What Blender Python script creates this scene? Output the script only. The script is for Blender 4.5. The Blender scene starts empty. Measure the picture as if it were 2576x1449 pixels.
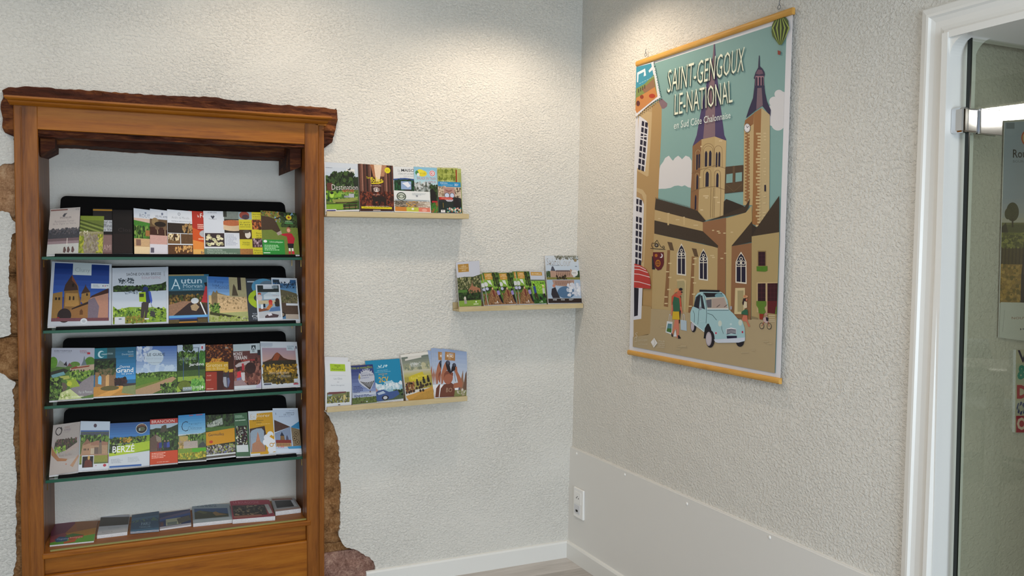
import bpy, bmesh, math, random
from mathutils import Vector, Matrix
from mathutils.geometry import tessellate_polygon
random.seed(7)
S = bpy.context.scene
C = S.collection

# ---------------------------------------------------------------- camera
W, H = 2576, 1449
F = 2176.27
yaw, pitch, roll = (math.radians(a) for a in (25.0608, 2.5739, 0.4182))
CAM = Vector((-2.0283, -3.6499, 1.5))
fwd = Vector((math.sin(yaw)*math.cos(pitch), math.cos(yaw)*math.cos(pitch), -math.sin(pitch)))
rgt = Vector((math.cos(yaw), -math.sin(yaw), 0))
up = rgt.cross(fwd)
rgt, up = math.cos(roll)*rgt + math.sin(roll)*up, -math.sin(roll)*rgt + math.cos(roll)*up
cd = bpy.data.cameras.new('camera'); cam = bpy.data.objects.new('camera', cd); C.objects.link(cam)
cd.sensor_width = 36; cd.lens = F/W*36; cd.clip_start = 0.05
mt = Matrix((rgt, up, -fwd)).transposed().to_4x4(); mt.translation = CAM
cam.matrix_world = mt
S.camera = cam

# ---------------------------------------------------------------- world, lights, exposure
S.view_settings.view_transform = 'Standard'; S.view_settings.look = 'None'
S.view_settings.gamma = 1; S.view_settings.use_curve_mapping = False
S.view_settings.exposure = 0.0
wd = bpy.data.worlds.new('world'); S.world = wd; wd.use_nodes = True
wd.node_tree.nodes['Background'].inputs[0].default_value = (.75, .85, 1, 1)
wd.node_tree.nodes['Background'].inputs[1].default_value = 0.6

def light(name, typ, loc, rot, power, col, **k):
    l = bpy.data.lights.new(name, typ); l.energy = power; l.color = col
    for a, v in k.items(): setattr(l, a, v)
    o = bpy.data.objects.new(name, l); C.objects.link(o); o.location = loc; o.rotation_euler = rot
    return o
WARM = (1, .81, .62)
# recessed downlights in the ceiling along the walls; last two are added fill lamps
DL = [(-.45, -.56, 30, 136), (-1.38, -.62, 18, 164), (-2.85, -.72, 8, 160), (-.95, -2.3, 2, 150), (-2.6, -2.6, 2, 150)]
for i, (x, y, p, a) in enumerate(DL):
    light('downlight_and_fill', 'SPOT', (x, y, 2.765), (0, 0, 0), p, WARM, spot_size=math.radians(a), spot_blend=.6, shadow_soft_size=.04)
# daylight from the shop front behind the camera
light('daylight', 'AREA', (-1.7, -6.35, 1.1), (math.radians(90), 0, 0), 122, (.75, .88, 1), shape='RECTANGLE', size=2.4, size_y=1.5)
light('added_ceiling_fill', 'AREA', (-2.1, -3.3, 2.74), (0, 0, 0), 38, (1, .94, .92), shape='RECTANGLE', size=1.8, size_y=1.4)  # unseen overhead area light, added so the niche brightens downwards


# ---------------------------------------------------------------- pixel -> plane (only used to read positions off the walls)
def ray(x, y): return rgt*((x-W/2)/F) - up*((y-H/2)/F) + fwd
def onY(x, y, Y): d = ray(x, y); return CAM + d*((Y-CAM.y)/d.y)
def onX(x, y, X): d = ray(x, y); return CAM + d*((X-CAM.x)/d.x)
def onZ(x, y, Z): d = ray(x, y); return CAM + d*((Z-CAM.z)/d.z)
def onPl(x, y, p0, n): d = ray(x, y); return CAM + d*((p0-CAM).dot(n)/d.dot(n))
TILT = .0148           # the right wall leans outwards a little
RN = Vector((-1, 0, TILT)).normalized()
def onR(x, y, off=0): return onPl(x, y, RN*off, RN)     # off metres in front of the right wall

# ---------------------------------------------------------------- materials
def s2l(c): return c/12.92 if c <= .04045 else ((c+.055)/1.055)**2.4
def hexc(h, g=1.0):
    h = h.lstrip('#')
    if len(h) == 3: h = ''.join(x*2 for x in h)
    return tuple(min(.92, s2l(int(h[i:i+2], 16)/255)*g) for i in (0, 2, 4)) + (1,)
MATS = {}
def mat(name, col, rough=.5, metal=0, spec=.5, **k):
    if name in MATS: return MATS[name]
    m = bpy.data.materials.new(name); m.use_nodes = True; MATS[name] = m
    b = m.node_tree.nodes['Principled BSDF']
    b.inputs['Base Color'].default_value = hexc(col) if isinstance(col, str) else col
    b.inputs['Roughness'].default_value = rough; b.inputs['Metallic'].default_value = metal
    b.inputs['Specular IOR Level'].default_value = spec
    for a, v in k.items(): b.inputs[a.replace('_', ' ')].default_value = v
    return m
def nodes(m): return m.node_tree.nodes, m.node_tree.links, m.node_tree.nodes['Principled BSDF']
def coords(m, scale=(1, 1, 1), rot=(0, 0, 0)):
    N, L, b = nodes(m)
    t = N.new('ShaderNodeTexCoord'); mp = N.new('ShaderNodeMapping'); mp.inputs['Scale'].default_value = scale; mp.inputs['Rotation'].default_value = rot
    L.new(t.outputs['Object'], mp.inputs[0]); return mp.outputs[0]
def noise(m, vec, scale, detail=4, rough=.5, dist=0):
    N, L, b = nodes(m)
    n = N.new('ShaderNodeTexNoise'); n.inputs['Scale'].default_value = scale; n.inputs['Detail'].default_value = detail
    n.inputs['Roughness'].default_value = rough; n.inputs['Distortion'].default_value = dist
    L.new(vec, n.inputs['Vector']); return n.outputs['Fac']
def ramp(m, fac, stops):
    N, L, b = nodes(m)
    r = N.new('ShaderNodeValToRGB'); e = r.color_ramp.elements
    while len(e) < len(stops): e.new(.5)
    for i, (p, c) in enumerate(stops): e[i].position = p; e[i].color = hexc(c) if isinstance(c, str) else (c, c, c, 1)
    L.new(fac, r.inputs[0]); return r.outputs[0]
def mth(m, op, a, b_):
    N, L, b = nodes(m); n = N.new('ShaderNodeMath'); n.operation = op
    for i, v in enumerate((a, b_)):
        if isinstance(v, (int, float)): n.inputs[i].default_value = v
        else: L.new(v, n.inputs[i])
    return n.outputs[0]
def bump(m, h, strength, dist):
    N, L, b = nodes(m)
    n = N.new('ShaderNodeBump'); n.inputs['Strength'].default_value = strength; n.inputs['Distance'].default_value = dist
    L.new(h, n.inputs['Height']); L.new(n.outputs[0], b.inputs['Normal'])

def plaster(name, col, amp=.0031, sc=1.0, sm=0.6):
    m = mat(name, col, .85, spec=.25)
    v = coords(m, (1, 1, 1.35))
    a = noise(m, v, 92*sc, 5, .55, .35)
    a = ramp(m, a, [(.40, 0.), (.52, .35), (.68, 1.)])
    b_ = noise(m, v, 210*sc, 3, .6)
    c = noise(m, v, 9, 3, .5)
    # amplitude varies over the wall: rough trowelled zones and flatter ones
    d = ramp(m, noise(m, v, 2.2, 2, .5), [(.35, sm), (.62, 1.)])
    h = mth(m, 'ADD', mth(m, 'MULTIPLY', a, d), mth(m, 'MULTIPLY', b_, .35))
    h = mth(m, 'ADD', h, mth(m, 'MULTIPLY', c, 2.2))
    bump(m, h, 1.0, amp)
    return m
M_WALL = plaster('white_rough_plaster', '#dcdad3')
M_WALLR = plaster('white_rough_plaster_right', '#dcdad3', .0024, 1.05, .85)
M_NICHE = plaster('white_niche_plaster', '#dcdad3', .0012, 1.3)
M_CEIL = mat('ceiling_paint', '#dcd8cf', .8)
M_WHITE = mat('white_lacquer', '#e3e3df', .32)
M_PANEL = mat('white_board', '#dddcd8', .45)
M_PLAST = mat('white_plastic', '#eeeeec', .3)
M_BLACK = mat("black_acrylic", "#050506", .6, spec=.12)
M_BRASS = mat('brass', '#b8954a', .35, 1)
M_CHROME = mat('chrome', '#d8dade', .06, 1)
M_DARK = mat('dark_hole', '#1a1a1a', .7)
M_PAPER = mat('white_paper', '#dfe0e2', .6)
N, L, b = nodes(M_PAPER)
v = coords(M_PAPER, (1, 1, 1))
L.new(ramp(M_PAPER, noise(M_PAPER, v, 300, 2), [(.3, '#cfd0d3'), (.7, '#e6e6e8')]), b.inputs['Base Color'])

def wood(name, c1, c2, c3, scale, axis, rough=.4, amp=.0006, stretch=14):
    m = mat(name, c2, rough, spec=.22)
    N, L, b = nodes(m)
    sc = [stretch]*3; sc[axis] = 1.0
    v = coords(m, tuple(x*1.0 for x in sc))
    n1 = noise(m, v, scale, 6, .62, .6); n2 = noise(m, v, scale*5, 3, .7)
    col = ramp(m, mth(m, 'ADD', mth(m, 'MULTIPLY', n1, .75), mth(m, 'MULTIPLY', n2, .25)), [(.34, c1), (.5, c2), (.66, c3)])
    L.new(col, b.inputs['Base Color']); bump(m, n2, .5, amp)
    return m
W1, W2, W3 = '#6f3e12', '#96591f', '#ad6c2b'
M_WV = wood('stained_wood_upright', '#5a300d', '#7f4a17', '#945b20', 2.2, 2)
M_WH = wood('stained_wood_lengthwise', '#753f0c', '#985a14', '#a86a1e', 2.2, 0)
M_WS = wood('stained_wood_dark', '#54301a', '#744826', '#855632', 2.2, 2)
M_BEAM = wood('old_oak_beam', '#1f0c06', '#4b2414', '#855026', 2.6, 0, .75, .012, 7)
M_LEDGE = wood('pale_oak_ledge', '#b5a27a', '#c3b189', '#cdbd97', 3, 0, .5, .0002, 10)
M_RAIL = wood('golden_beech_rail', '#bb8a40', '#cc9a4c', '#d7a95c', 3, 1, .45, .0002, 10)
def stonemat(name, c1, c2, c3):
    m = mat(name, c2, .92, spec=.15); N, L, b = nodes(m); v = coords(m)
    n1 = noise(m, v, 26, 6, .7, .5); n2 = noise(m, v, 140, 4, .7)
    L.new(ramp(m, mth(m, 'ADD', mth(m, 'MULTIPLY', n1, .6), mth(m, 'MULTIPLY', n2, .4)), [(.36, c1), (.5, c2), (.62, c3)]), b.inputs['Base Color'])
    bump(m, mth(m, 'ADD', n1, mth(m, 'MULTIPLY', n2, .5)), 1, .009)
    return m
M_ST1 = stonemat('ochre_sandstone', '#866145', '#b08865', '#cba885')
M_ST2 = stonemat('brown_sandstone', '#634328', '#936b45', '#b38c62')
M_ST3 = stonemat('pink_sandstone', '#6c4d40', '#98766a', '#c0a08c')

# printed paper: colours come with the mesh, a fine procedural mottle stands for photographic detail
def printmat(name, rough, coat):
    m = mat(name, '#ffffff', rough, spec=.28); N, L, b = nodes(m)
    b.inputs['Coat Weight'].default_value = coat; b.inputs['Coat Roughness'].default_value = .22
    at = N.new('ShaderNodeAttribute'); at.attribute_name = 'Col'
    v = coords(m)
    n = noise(m, v, 170, 5, .75, .4)
    n = mth(m, 'MULTIPLY', mth(m, 'SUBTRACT', n, .5), 4.2)
    f = mth(m, 'ADD', mth(m, 'MULTIPLY', n, mth(m, 'SUBTRACT', 1.0, at.outputs['Alpha'])), 1.0)
    f = mth(m, 'MAXIMUM', f, .12)
    mx = N.new('ShaderNodeVectorMath'); mx.operation = 'SCALE'
    L.new(at.outputs['Color'], mx.inputs[0]); L.new(f, mx.inputs['Scale']); L.new(mx.outputs[0], b.inputs['Base Color'])
    return m
M_PRINT = printmat('printed_cover', .45, .08)
M_POSTER = printmat('printed_poster', .5, .0)

def glassmat(name, tint, refl):
    m = bpy.data.materials.new(name); m.use_nodes = True; N = m.node_tree.nodes; L = m.node_tree.links; N.clear()
    o = N.new('ShaderNodeOutputMaterial'); t = N.new('ShaderNodeBsdfTransparent'); g = N.new('ShaderNodeBsdfGlossy')
    t.inputs[0].default_value = hexc(tint); g.inputs['Roughness'].default_value = .0
    fr = N.new('ShaderNodeFresnel'); fr.inputs[0].default_value = 1.5
    mu = N.new('ShaderNodeMath'); mu.operation = 'MULTIPLY'; mu.inputs[1].default_value = refl
    geo = N.new('ShaderNodeNewGeometry'); ad = N.new('ShaderNodeMath'); ad.operation = 'SUBTRACT'; ad.inputs[0].default_value = 1
    L.new(geo.outputs['Backfacing'], ad.inputs[1])
    m2 = N.new('ShaderNodeMath'); m2.operation = 'MULTIPLY'
    mx = N.new('ShaderNodeMixShader'); L.new(fr.outputs[0], mu.inputs[0]); L.new(mu.outputs[0], m2.inputs[0]); L.new(ad.outputs[0], m2.inputs[1])
    L.new(m2.outputs[0], mx.inputs[0]); L.new(t.outputs[0], mx.inputs[1]); L.new(g.outputs[0], mx.inputs[2]); L.new(mx.outputs[0], o.inputs[0])
    return m
M_GLASS = glassmat('clear_glass', '#d2e0d8', 1.0)
M_GDOOR = glassmat('door_glass', '#f0f2ec', 1.7)
M_GEDGE = mat("green_glass_edge", "#17543d", .4, spec=.25)
M_GEDGE2 = mat('dark_glass_edge', '#07110c', .15)

# ---------------------------------------------------------------- mesh helpers
def obj(name, verts, faces, m, parent=None, mats=None, fm=None, smooth=False):
    me = bpy.data.meshes.new(name); me.from_pydata([tuple(v) for v in verts], [], faces)
    for x in (mats or [m]): me.materials.append(x)
    if fm: me.polygons.foreach_set('material_index', fm)
    if smooth: me.polygons.foreach_set('use_smooth', [True]*len(me.polygons))
    me.update()
    o = bpy.data.objects.new(name, me); C.objects.link(o)
    if parent: o.parent = parent
    return o
def bm_obj(name, bm, m, parent=None, smooth=False):
    bmesh.ops.recalc_face_normals(bm, faces=bm.faces)
    me = bpy.data.meshes.new(name); bm.to_mesh(me); bm.free(); me.materials.append(m)
    if smooth: me.polygons.foreach_set('use_smooth', [True]*len(me.polygons))
    o = bpy.data.objects.new(name, me); C.objects.link(o)
    if parent: o.parent = parent
    return o
def box_bm(bm, x0, x1, y0, y1, z0, z1, bev=0, seg=1):
    vs = [bm.verts.new((x, y, z)) for x in (x0, x1) for y in (y0, y1) for z in (z0, z1)]
    fs = [bm.faces.new([vs[i] for i in f]) for f in ((0,1,3,2),(4,6,7,5),(0,4,5,1),(2,3,7,6),(0,2,6,4),(1,5,7,3))]
    if bev:
        ed = list({e for f in fs for e in f.edges})
        bmesh.ops.bevel(bm, geom=ed, offset=bev, segments=seg, affect='EDGES', profile=.5)
def box(name, x0, x1, y0, y1, z0, z1, m, parent=None, bev=0, seg=2):
    bm = bmesh.new(); box_bm(bm, x0, x1, y0, y1, z0, z1, bev, seg); return bm_obj(name, bm, m, parent)
def prism_bm(bm, pts, vec, bev=0):
    a = [bm.verts.new(p) for p in pts]; b_ = [bm.verts.new(Vector(p)+Vector(vec)) for p in pts]; n = len(a)
    f0 = bm.faces.new(a); bm.faces.new(b_[::-1])
    for i in range(n): bm.faces.new((a[i], b_[i], b_[(i+1) % n], a[(i+1) % n]))
    if bev: bmesh.ops.bevel(bm, geom=list(f0.edges), offset=bev, segments=2, affect='EDGES', profile=.5)
def prism(name, pts, vec, m, parent=None, bev=0):
    bm = bmesh.new(); prism_bm(bm, pts, vec, bev)
    bmesh.ops.triangulate(bm, faces=[f for f in bm.faces if len(f.verts) > 4])
    return bm_obj(name, bm, m, parent)
def tube_bm(bm, pts, r, seg=10):
    rings = []
    for i, p in enumerate(pts):
        p = Vector(p); a = Vector(pts[max(0, i-1)]); c = Vector(pts[min(len(pts)-1, i+1)])
        d = (c-a).normalized(); u = d.orthogonal().normalized(); w = d.cross(u)
        rr = r[i] if isinstance(r, (list, tuple)) else r
        rings.append([bm.verts.new(p + (u*math.cos(t)+w*math.sin(t))*rr) for t in [k*2*math.pi/seg for k in range(seg)]])
    for a, b_ in zip(rings, rings[1:]):
        for k in range(seg): bm.faces.new((a[k], a[(k+1) % seg], b_[(k+1) % seg], b_[k]))
    bm.faces.new(rings[0][::-1]); bm.faces.new(rings[-1])
def tube(name, pts, r, m, parent=None, seg=10):
    bm = bmesh.new(); tube_bm(bm, pts, r, seg); return bm_obj(name, bm, m, parent, True)
def empty(name, loc=(0, 0, 0)):
    o = bpy.data.objects.new(name, None); C.objects.link(o); o.location = loc; o.empty_display_size = .05; return o
def under(child, parent):         # parent while keeping the place in the world
    child.parent = parent; child.matrix_parent_inverse = Matrix.Translation(-Vector(parent.location)); return child
def tag(o, label, cat, group=None):
    o['label'] = label; o['category'] = cat
    if group: o['group'] = group
    return o
def struct(o): o['kind'] = 'structure'; return o

# ---------------------------------------------------------------- printed art
_TC = {}
def textmesh(s, thin, bold=False):
    k = (s, thin)
    if k in _TC: return _TC[k]
    cu = bpy.data.curves.new('t', 'FONT'); cu.body = s; cu.resolution_u = 2; cu.offset = thin
    o = bpy.data.objects.new('t', cu); C.objects.link(o)
    me = bpy.data.meshes.new_from_object(o)
    vs = [(v.co.x, v.co.y) for v in me.vertices]; fs = [tuple(p.vertices) for p in me.polygons]
    bpy.data.objects.remove(o); bpy.data.curves.remove(cu); bpy.data.meshes.remove(me)
    if vs:
        x0 = min(v[0] for v in vs); x1 = max(v[0] for v in vs); y0 = min(v[1] for v in vs); y1 = max(v[1] for v in vs)
        vs = [((x-x0)/max(1e-6, x1-x0), (y-y0)/max(1e-6, y1-y0)) for x, y in vs]
    _TC[k] = (vs, fs); return _TC[k]
def clip(pts, region):
    out = list(pts); n = len(region)
    for i in range(n):
        ax, ay = region[i]; bx, by = region[(i+1) % n]
        f = lambda p: (bx-ax)*(p[1]-ay)-(by-ay)*(p[0]-ax)
        src, out = out, []
        for j in range(len(src)):
            p, q = src[j], src[(j+1) % len(src)]; fp, fq = f(p), f(q)
            if fp >= 0: out.append(p)
            if (fp >= 0) != (fq >= 0):
                t = fp/(fp-fq); out.append((p[0]+(q[0]-p[0])*t, p[1]+(q[1]-p[1])*t))
        if len(out) < 3: return []
    return out
UNIT = [(0, 0), (1, 0), (1, 1), (0, 1)]       # y runs down, as on the page
class Art:
    """flat print in page coordinates (x right, y down); map(x, y) gives the point on the paper, n the normal"""
    def __init__(s, mp, n, gain=1.0, region=UNIT, step=1e-5):
        s.mp, s.n, s.g, s.reg, s.step = mp, n, gain, region, step
        s.V, s.Fc, s.C = [], [], []; s.h = 1.2e-4; s.rnd = random.Random(3)
        if region:
            a = sum(region[i][0]*region[(i+1) % len(region)][1]-region[(i+1) % len(region)][0]*region[i][1] for i in range(len(region)))
            if a < 0: s.reg = region[::-1]
    def _add(s, pts, faces, col, m, dh=None):
        s.h += s.step if dh is None else dh
        b0 = len(s.V); c = hexc(col, s.g)[:3] + (1-m,)
        for p in pts: s.V.append(s.mp(*p) + s.n*s.h)
        for f in faces: s.Fc.append(tuple(b0+i for i in f)); s.C.append(c)
    def P(s, pts, col, m=0, dh=None):
        if s.reg: pts = clip(pts, s.reg)
        if len(pts) < 3: return s
        if len(pts) > 4:
            fs = tessellate_polygon([[Vector((p[0], p[1], 0)) for p in pts]])
        else: fs = [tuple(range(len(pts)))] if len(pts) == 3 else tessellate_polygon([[Vector((p[0], p[1], 0)) for p in pts]])
        s._add(pts, fs, col, m, dh); return s
    def R(s, x0, y0, x1, y1, col, m=0): return s.P([(x0, y0), (x1, y0), (x1, y1), (x0, y1)], col, m)
    def E(s, cx, cy, rx, ry, col, m=0, n=20, dh=None):
        return s.P([(cx+rx*math.cos(2*math.pi*k/n), cy+ry*math.sin(2*math.pi*k/n)) for k in range(n)], col, m, dh)
    def ln(s, pts, w, col, m=0):
        for (ax, ay), (bx, by) in zip(pts, pts[1:]):
            dx, dy = bx-ax, by-ay; l = math.hypot(dx, dy) or 1; nx, ny = -dy/l*w/2, dx/l*w/2
            s.P([(ax+nx, ay+ny), (bx+nx, by+ny), (bx-nx, by-ny), (ax-nx, ay-ny)], col, m, 2e-6)
        return s
    def V_(s, x0, y0, x1, y1, c0, c1, n=8, m=0):    # vertical blend in bands, for printed skies
        a = [int(c0.lstrip('#')[i:i+2], 16) for i in (0, 2, 4)]; b_ = [int(c1.lstrip('#')[i:i+2], 16) for i in (0, 2, 4)]
        s.h += s.step
        for k in range(n):
            t = k/(n-1); c = '%02x%02x%02x' % tuple(int(p+(q-p)*t) for p, q in zip(a, b_))
            s.P([(x0, y0+(y1-y0)*k/n), (x1, y0+(y1-y0)*k/n), (x1, y0+(y1-y0)*(k+1)/n), (x0, y0+(y1-y0)*(k+1)/n)], c, m, 0)
        return s
    def B(s, x0, y0, x1, y1, cols, n, r, m=.15, asp=1.0):      # scattered dabs: foliage, rubble, crowds
        s.h += s.step
        for k in range(int(n*2.2)):
            cx, cy = s.rnd.uniform(x0, x1), s.rnd.uniform(y0, y1); q = r*s.rnd.uniform(.28, .95); ph = s.rnd.random()
            s.P([(cx+q*math.cos(2*math.pi*(j+ph)/6)*s.rnd.uniform(.7, 1.2), cy+q*asp*math.sin(2*math.pi*(j+ph)/6)*s.rnd.uniform(.7, 1.2)) for j in range(6)],
                s.rnd.choice(cols), m, 1.5e-6)
        return s
    def T(s, txt, x0, y0, x1, y1, col, thin=0.0, quad=None, m=0):   # fits the words to a box; quad = TL, TR, BR, BL
        vs, fs = textmesh(txt, thin)
        q = quad or [(x0, y0), (x1, y0), (x1, y1), (x0, y1)]
        pts = []
        for u, v in vs:
            v = 1-v
            pts.append(tuple((q[0][i]*(1-u)+q[1][i]*u)*(1-v)+(q[3][i]*(1-u)+q[2][i]*u)*v for i in (0, 1)))
        s._add(pts, fs, col, m); return s
    def tx(s, x0, y0, x1, y1, rows, col, fill=.6, al='l'):       # unreadably small lines of text
        s.h += s.step; hh = (y1-y0)/rows
        for r in range(rows):
            wl = (x1-x0)*s.rnd.uniform(.6, 1); xs = x0 if al == 'l' else (x0+x1-wl)/2; x = xs
            while x < xs+wl:
                w = (x1-x0)*s.rnd.uniform(.05, .16)
                s.P([(x, y0+hh*r), (min(x+w, xs+wl), y0+hh*r), (min(x+w, xs+wl), y0+hh*(r+fill)), (x, y0+hh*(r+fill))], col, .3, 0)
                x += w+(x1-x0)*.025
        return s
    def build(s, name, m, parent=None):
        me = bpy.data.meshes.new(name)
        me.from_pydata([tuple(v) for v in s.V], [], s.Fc); me.materials.append(m)
        at = me.attributes.new('Col', 'FLOAT_COLOR', 'FACE')
        at.data.foreach_set('color', [x for c in s.C for x in c])
        me.update(); o = bpy.data.objects.new(name, me); C.objects.link(o)
        if parent: o.parent = parent
        return o

def sheet(name, label, cat, group, quad, plane, art, t=.002, k=0, gain=1.0, ext=0.0, bend=0.0, pages='white'):
    """a printed item: quad = TL, TR, BR, BL of its front; plane(x, y) puts them on the plane it leans on"""
    TL, TR, BR, BL = [plane(*p) for p in quad]
    n = (TR-TL).cross(BL-TL).normalized()
    if n.dot(CAM-TL) < 0: n = -n
    off = n*(.001+k*.0026)
    TL, TR, BR, BL = [p+off for p in (TL, TR, BR, BL)]
    o0 = (BL+BR)/2
    ax = (BR-BL).normalized(); 
    def mp(x, y): return (TL*(1-x)+TR*x)*(1-y)+(BL*(1-x)+BR*x)*y-o0 + n*(bend*math.sin(math.pi*min(1, max(0, y))))
    dBL = dBR = Vector((0, 0, -ext))
    rows = 8 if bend else 2
    vs = []; fs = []
    for r in range(rows):
        y = min(1, r/(rows-2)) if bend else r
        for x in (0, 1):
            p = mp(x, y)
            if r == rows-1: p = p+(dBL if x == 0 else dBR)
            vs += [p, p-n*t]
    # vertex order per row: L front, L back, R front, R back
    for r in range(rows-1):
        a, b_ = r*4, r*4+4
        fs += [(a, b_, b_+2, a+2), (a+1, a+3, b_+3, b_+1), (a, a+1, b_+1, b_), (a+2, b_+2, b_+3, a+3)]
    e = (rows-1)*4
    fs += [(0, 2, 3, 1), (e, e+1, e+3, e+2)]
    o = obj(name, vs, fs, M_PAPER); o.location = o0
    tag(o, label, cat, group)
    if bend:      # printed shapes are cut into strips so that they follow the curl
        a = Art(lambda x, y: Vector((x, y, 0)), Vector((0, 0, 1)), gain); art(a)
        out = Art(mp, n, gain, None); Vv, Fv, Cv = [], [], []
        for f, c in zip(a.Fc, a.C):
            poly = [(a.V[i].x, a.V[i].y) for i in f]; h = a.V[f[0]].z
            ar = sum(poly[i][0]*poly[(i+1) % len(poly)][1]-poly[(i+1) % len(poly)][0]*poly[i][1] for i in range(len(poly)))
            if ar < 0: poly = poly[::-1]
            lo = min(p[1] for p in poly); hi = max(p[1] for p in poly)
            for j in range(6):
                if hi <= j/6 or lo >= (j+1)/6: continue
                q = poly if (lo >= j/6 and hi <= (j+1)/6) else clip(poly, [(-1, j/6), (2, j/6), (2, (j+1)/6), (-1, (j+1)/6)])
                if len(q) < 3: continue
                b0 = len(Vv)
                def mpl(x, y):
                    ya, yb = j/6, (j+1)/6; tt = (y-ya)*6
                    return mp(x, ya)*(1-tt)+mp(x, yb)*tt
                Vv += [mpl(*p)+n*h for p in q]; Fv.append(tuple(range(b0, b0+len(q)))); Cv.append(c)
        out.V, out.Fc, out.C = Vv, Fv, Cv
        out.build('cover', M_PRINT, o)
    else:
        a = Art(mp, n, gain); art(a); a.build('cover', M_PRINT, o)
    return o
# ---------------------------------------------------------------- the room
def jag(pts, amp, step, seed=1, keep=()):
    """break long traced edges into an uneven line"""
    r = random.Random(seed); out = []
    for i in range(len(pts)-1):
        a, b_ = pts[i], pts[i+1]; d = math.hypot(b_[0]-a[0], b_[1]-a[1]); n = max(1, int(d/step))
        for k in range(n):
            t = k/n; out.append((a[0]+(b_[0]-a[0])*t+(r.uniform(-amp, amp) if k else 0), a[1]+(b_[1]-a[1])*t+(r.uniform(-amp, amp) if k else 0)))
    out.append(pts[-1]); return out
ZC = 2.8
BEAM_TOP = [(5,225),(20,219),(70,217),(110,219),(150,222),(300,232),(400,238),(470,241),(530,243),(600,252),(640,254),(700,262),(800,268),(850,275)]
BEAM_R = [(850,275),(851,300),(848,320),(843,335),(838,358),(826,366),(815,373)]
BEAM_L = [(33,341),(20,336),(10,331),(4,318),(6,295),(0,272),(1,255),(8,246),(5,225)]
HL = [(33,341),(44,400),(34,410),(18,412),(-5,417),(-60,420),(-72,470),(-60,525),(-5,530),(12,533),(25,537),(30,552),(40,560),(42,585),(30,590),(27,620),(24,650),(22,680),(23,705),(21,735),(27,760),(26,800),(28,840),(15,846),(-5,851),(-60,855),(-75,900),(-55,935),(0,938),(10,942),(25,955),(40,964),(31,980),(35,1005),(36,1060),(33,1100),(38,1150),(40,1180),(42,1215),(39,1260),(42,1310),(38,1345),(42,1400),(34,1440),(28,1500)]
HR = [(815,373),(806,420),(804,700),(806,1030),(821,1038),(830,1052),(842,1078),(850,1102),(853,1140),(856,1165),(854,1200),(858,1235),(855,1280),(856,1320),(852,1345),(860,1365),(872,1378),(885,1381),(900,1385),(915,1394),(930,1402),(941,1415),(944,1430),(940,1455),(935,1520)]
def w2(p): q = onY(p[0], p[1], 0); return (q.x, q.z)
hl = [w2(p) for p in jag(HL, 1.8, 5, 2)]; hr = [w2(p) for p in jag(HR, 1.8, 5, 3)]
bt = [w2((x, y+3)) for x, y in jag(BEAM_TOP, 1.2, 9, 4)]
br_ = [w2((x-4, y-3)) for x, y in BEAM_R]; bl_ = [w2((x+4, y)) for x, y in BEAM_L]
outline = [(-4.6, 0), (-4.6, ZC), (.06, ZC), (.06, 0), (hr[-1][0], 0)] + hr[::-1] + br_[::-1][1:] + bt[::-1][1:] + bl_[::-1][1:-1] + hl + [(hl[-1][0], 0)]
def extr2d(name, pts, y0, y1, m, parent=None):
    tr = tessellate_polygon([[Vector((p[0], p[1], 0)) for p in pts]]); n = len(pts)
    vs = [(p[0], y0, p[1]) for p in pts]+[(p[0], y1, p[1]) for p in pts]
    fs = [tuple(t) for t in tr]+[tuple(i+n for i in t[::-1]) for t in tr]
    fs += [(i, (i+1) % n, (i+1) % n+n, i+n) for i in range(n)]
    bm = bmesh.new(); me = bpy.data.meshes.new('x'); me.from_pydata(vs, [], fs); bm.from_mesh(me); bpy.data.meshes.remove(me)
    return bm_obj(name, bm, m, parent)
wall_left = struct(extr2d('wall_left', outline, 0, .014, M_WALL))
# masonry behind the plaster and around the niche
NX0, NX1, NZ1 = -2.236, -1.262, 1.99
bm = bmesh.new()
box_bm(bm, -4.6, NX0-.022, .03, .42, 0, ZC); box_bm(bm, NX1+.022, .1, .03, .42, 0, ZC); box_bm(bm, NX0-.022, NX1+.022, .03, .42, NZ1+.13, ZC)
mas = struct(bm_obj('wall_masonry', bm, M_ST2))
niche = struct(box('wall_niche', NX0-.02, NX1+.02, .30, .34, 0, NZ1+.13, M_NICHE))
from mathutils import noise as mn
def stone(x0, x1, z0, z1, m, y=.012, seed=0, nx=26, nz=26, amp=.007):
    vs = []; fs = []
    for j in range(nz+1):
        for i in range(nx+1):
            u, v = i/nx, j/nz
            e = min(u, 1-u, v, 1-v); edge = min(1, e*7)
            x = x0+(x1-x0)*u; z = z0+(z1-z0)*v
            q = mn.fractal(Vector((x*22+seed*5, z*22, seed)), 1, 2, 5)
            vs.append((x+.004*mn.noise(Vector((z*30, seed, 1))), y+.014*(1-math.sqrt(max(0, edge)))-amp*q, z+.004*mn.noise(Vector((x*30, seed, 2)))))
    for j in range(nz):
        for i in range(nx): a = j*(nx+1)+i; fs.append((a, a+1, a+nx+2, a+nx+1))
    o = obj('stone', vs, fs, m, wall_left, smooth=True)
    md = o.modifiers.new('s', 'SOLIDIFY'); md.thickness = .03; md.offset = -1
    return o
def st(x0, y0, x1, y1, m, **k):
    a = onY(x0, y1, 0); b_ = onY(x1, y0, 0); return stone(a.x, b_.x, a.z, b_.z, m, **k)
st(-120, 398, 64, 545, M_ST1, seed=1); st(8, 548, 70, 690, M_ST2, seed=2); st(6, 692, 70, 844, M_ST2, seed=3)
st(-120, 846, 70, 968, M_ST2, seed=4, y=.008); st(10, 970, 74, 1200, M_ST2, seed=5, nz=50); st(10, 1202, 78, 1560, M_ST2, seed=6, nz=60)
st(796, 1024, 872, 1376, M_ST2, seed=7, nx=20, nz=70, amp=.010); st(796, 1374, 962, 1640, M_ST3, seed=9, nx=40, nz=50, y=.006)

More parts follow.
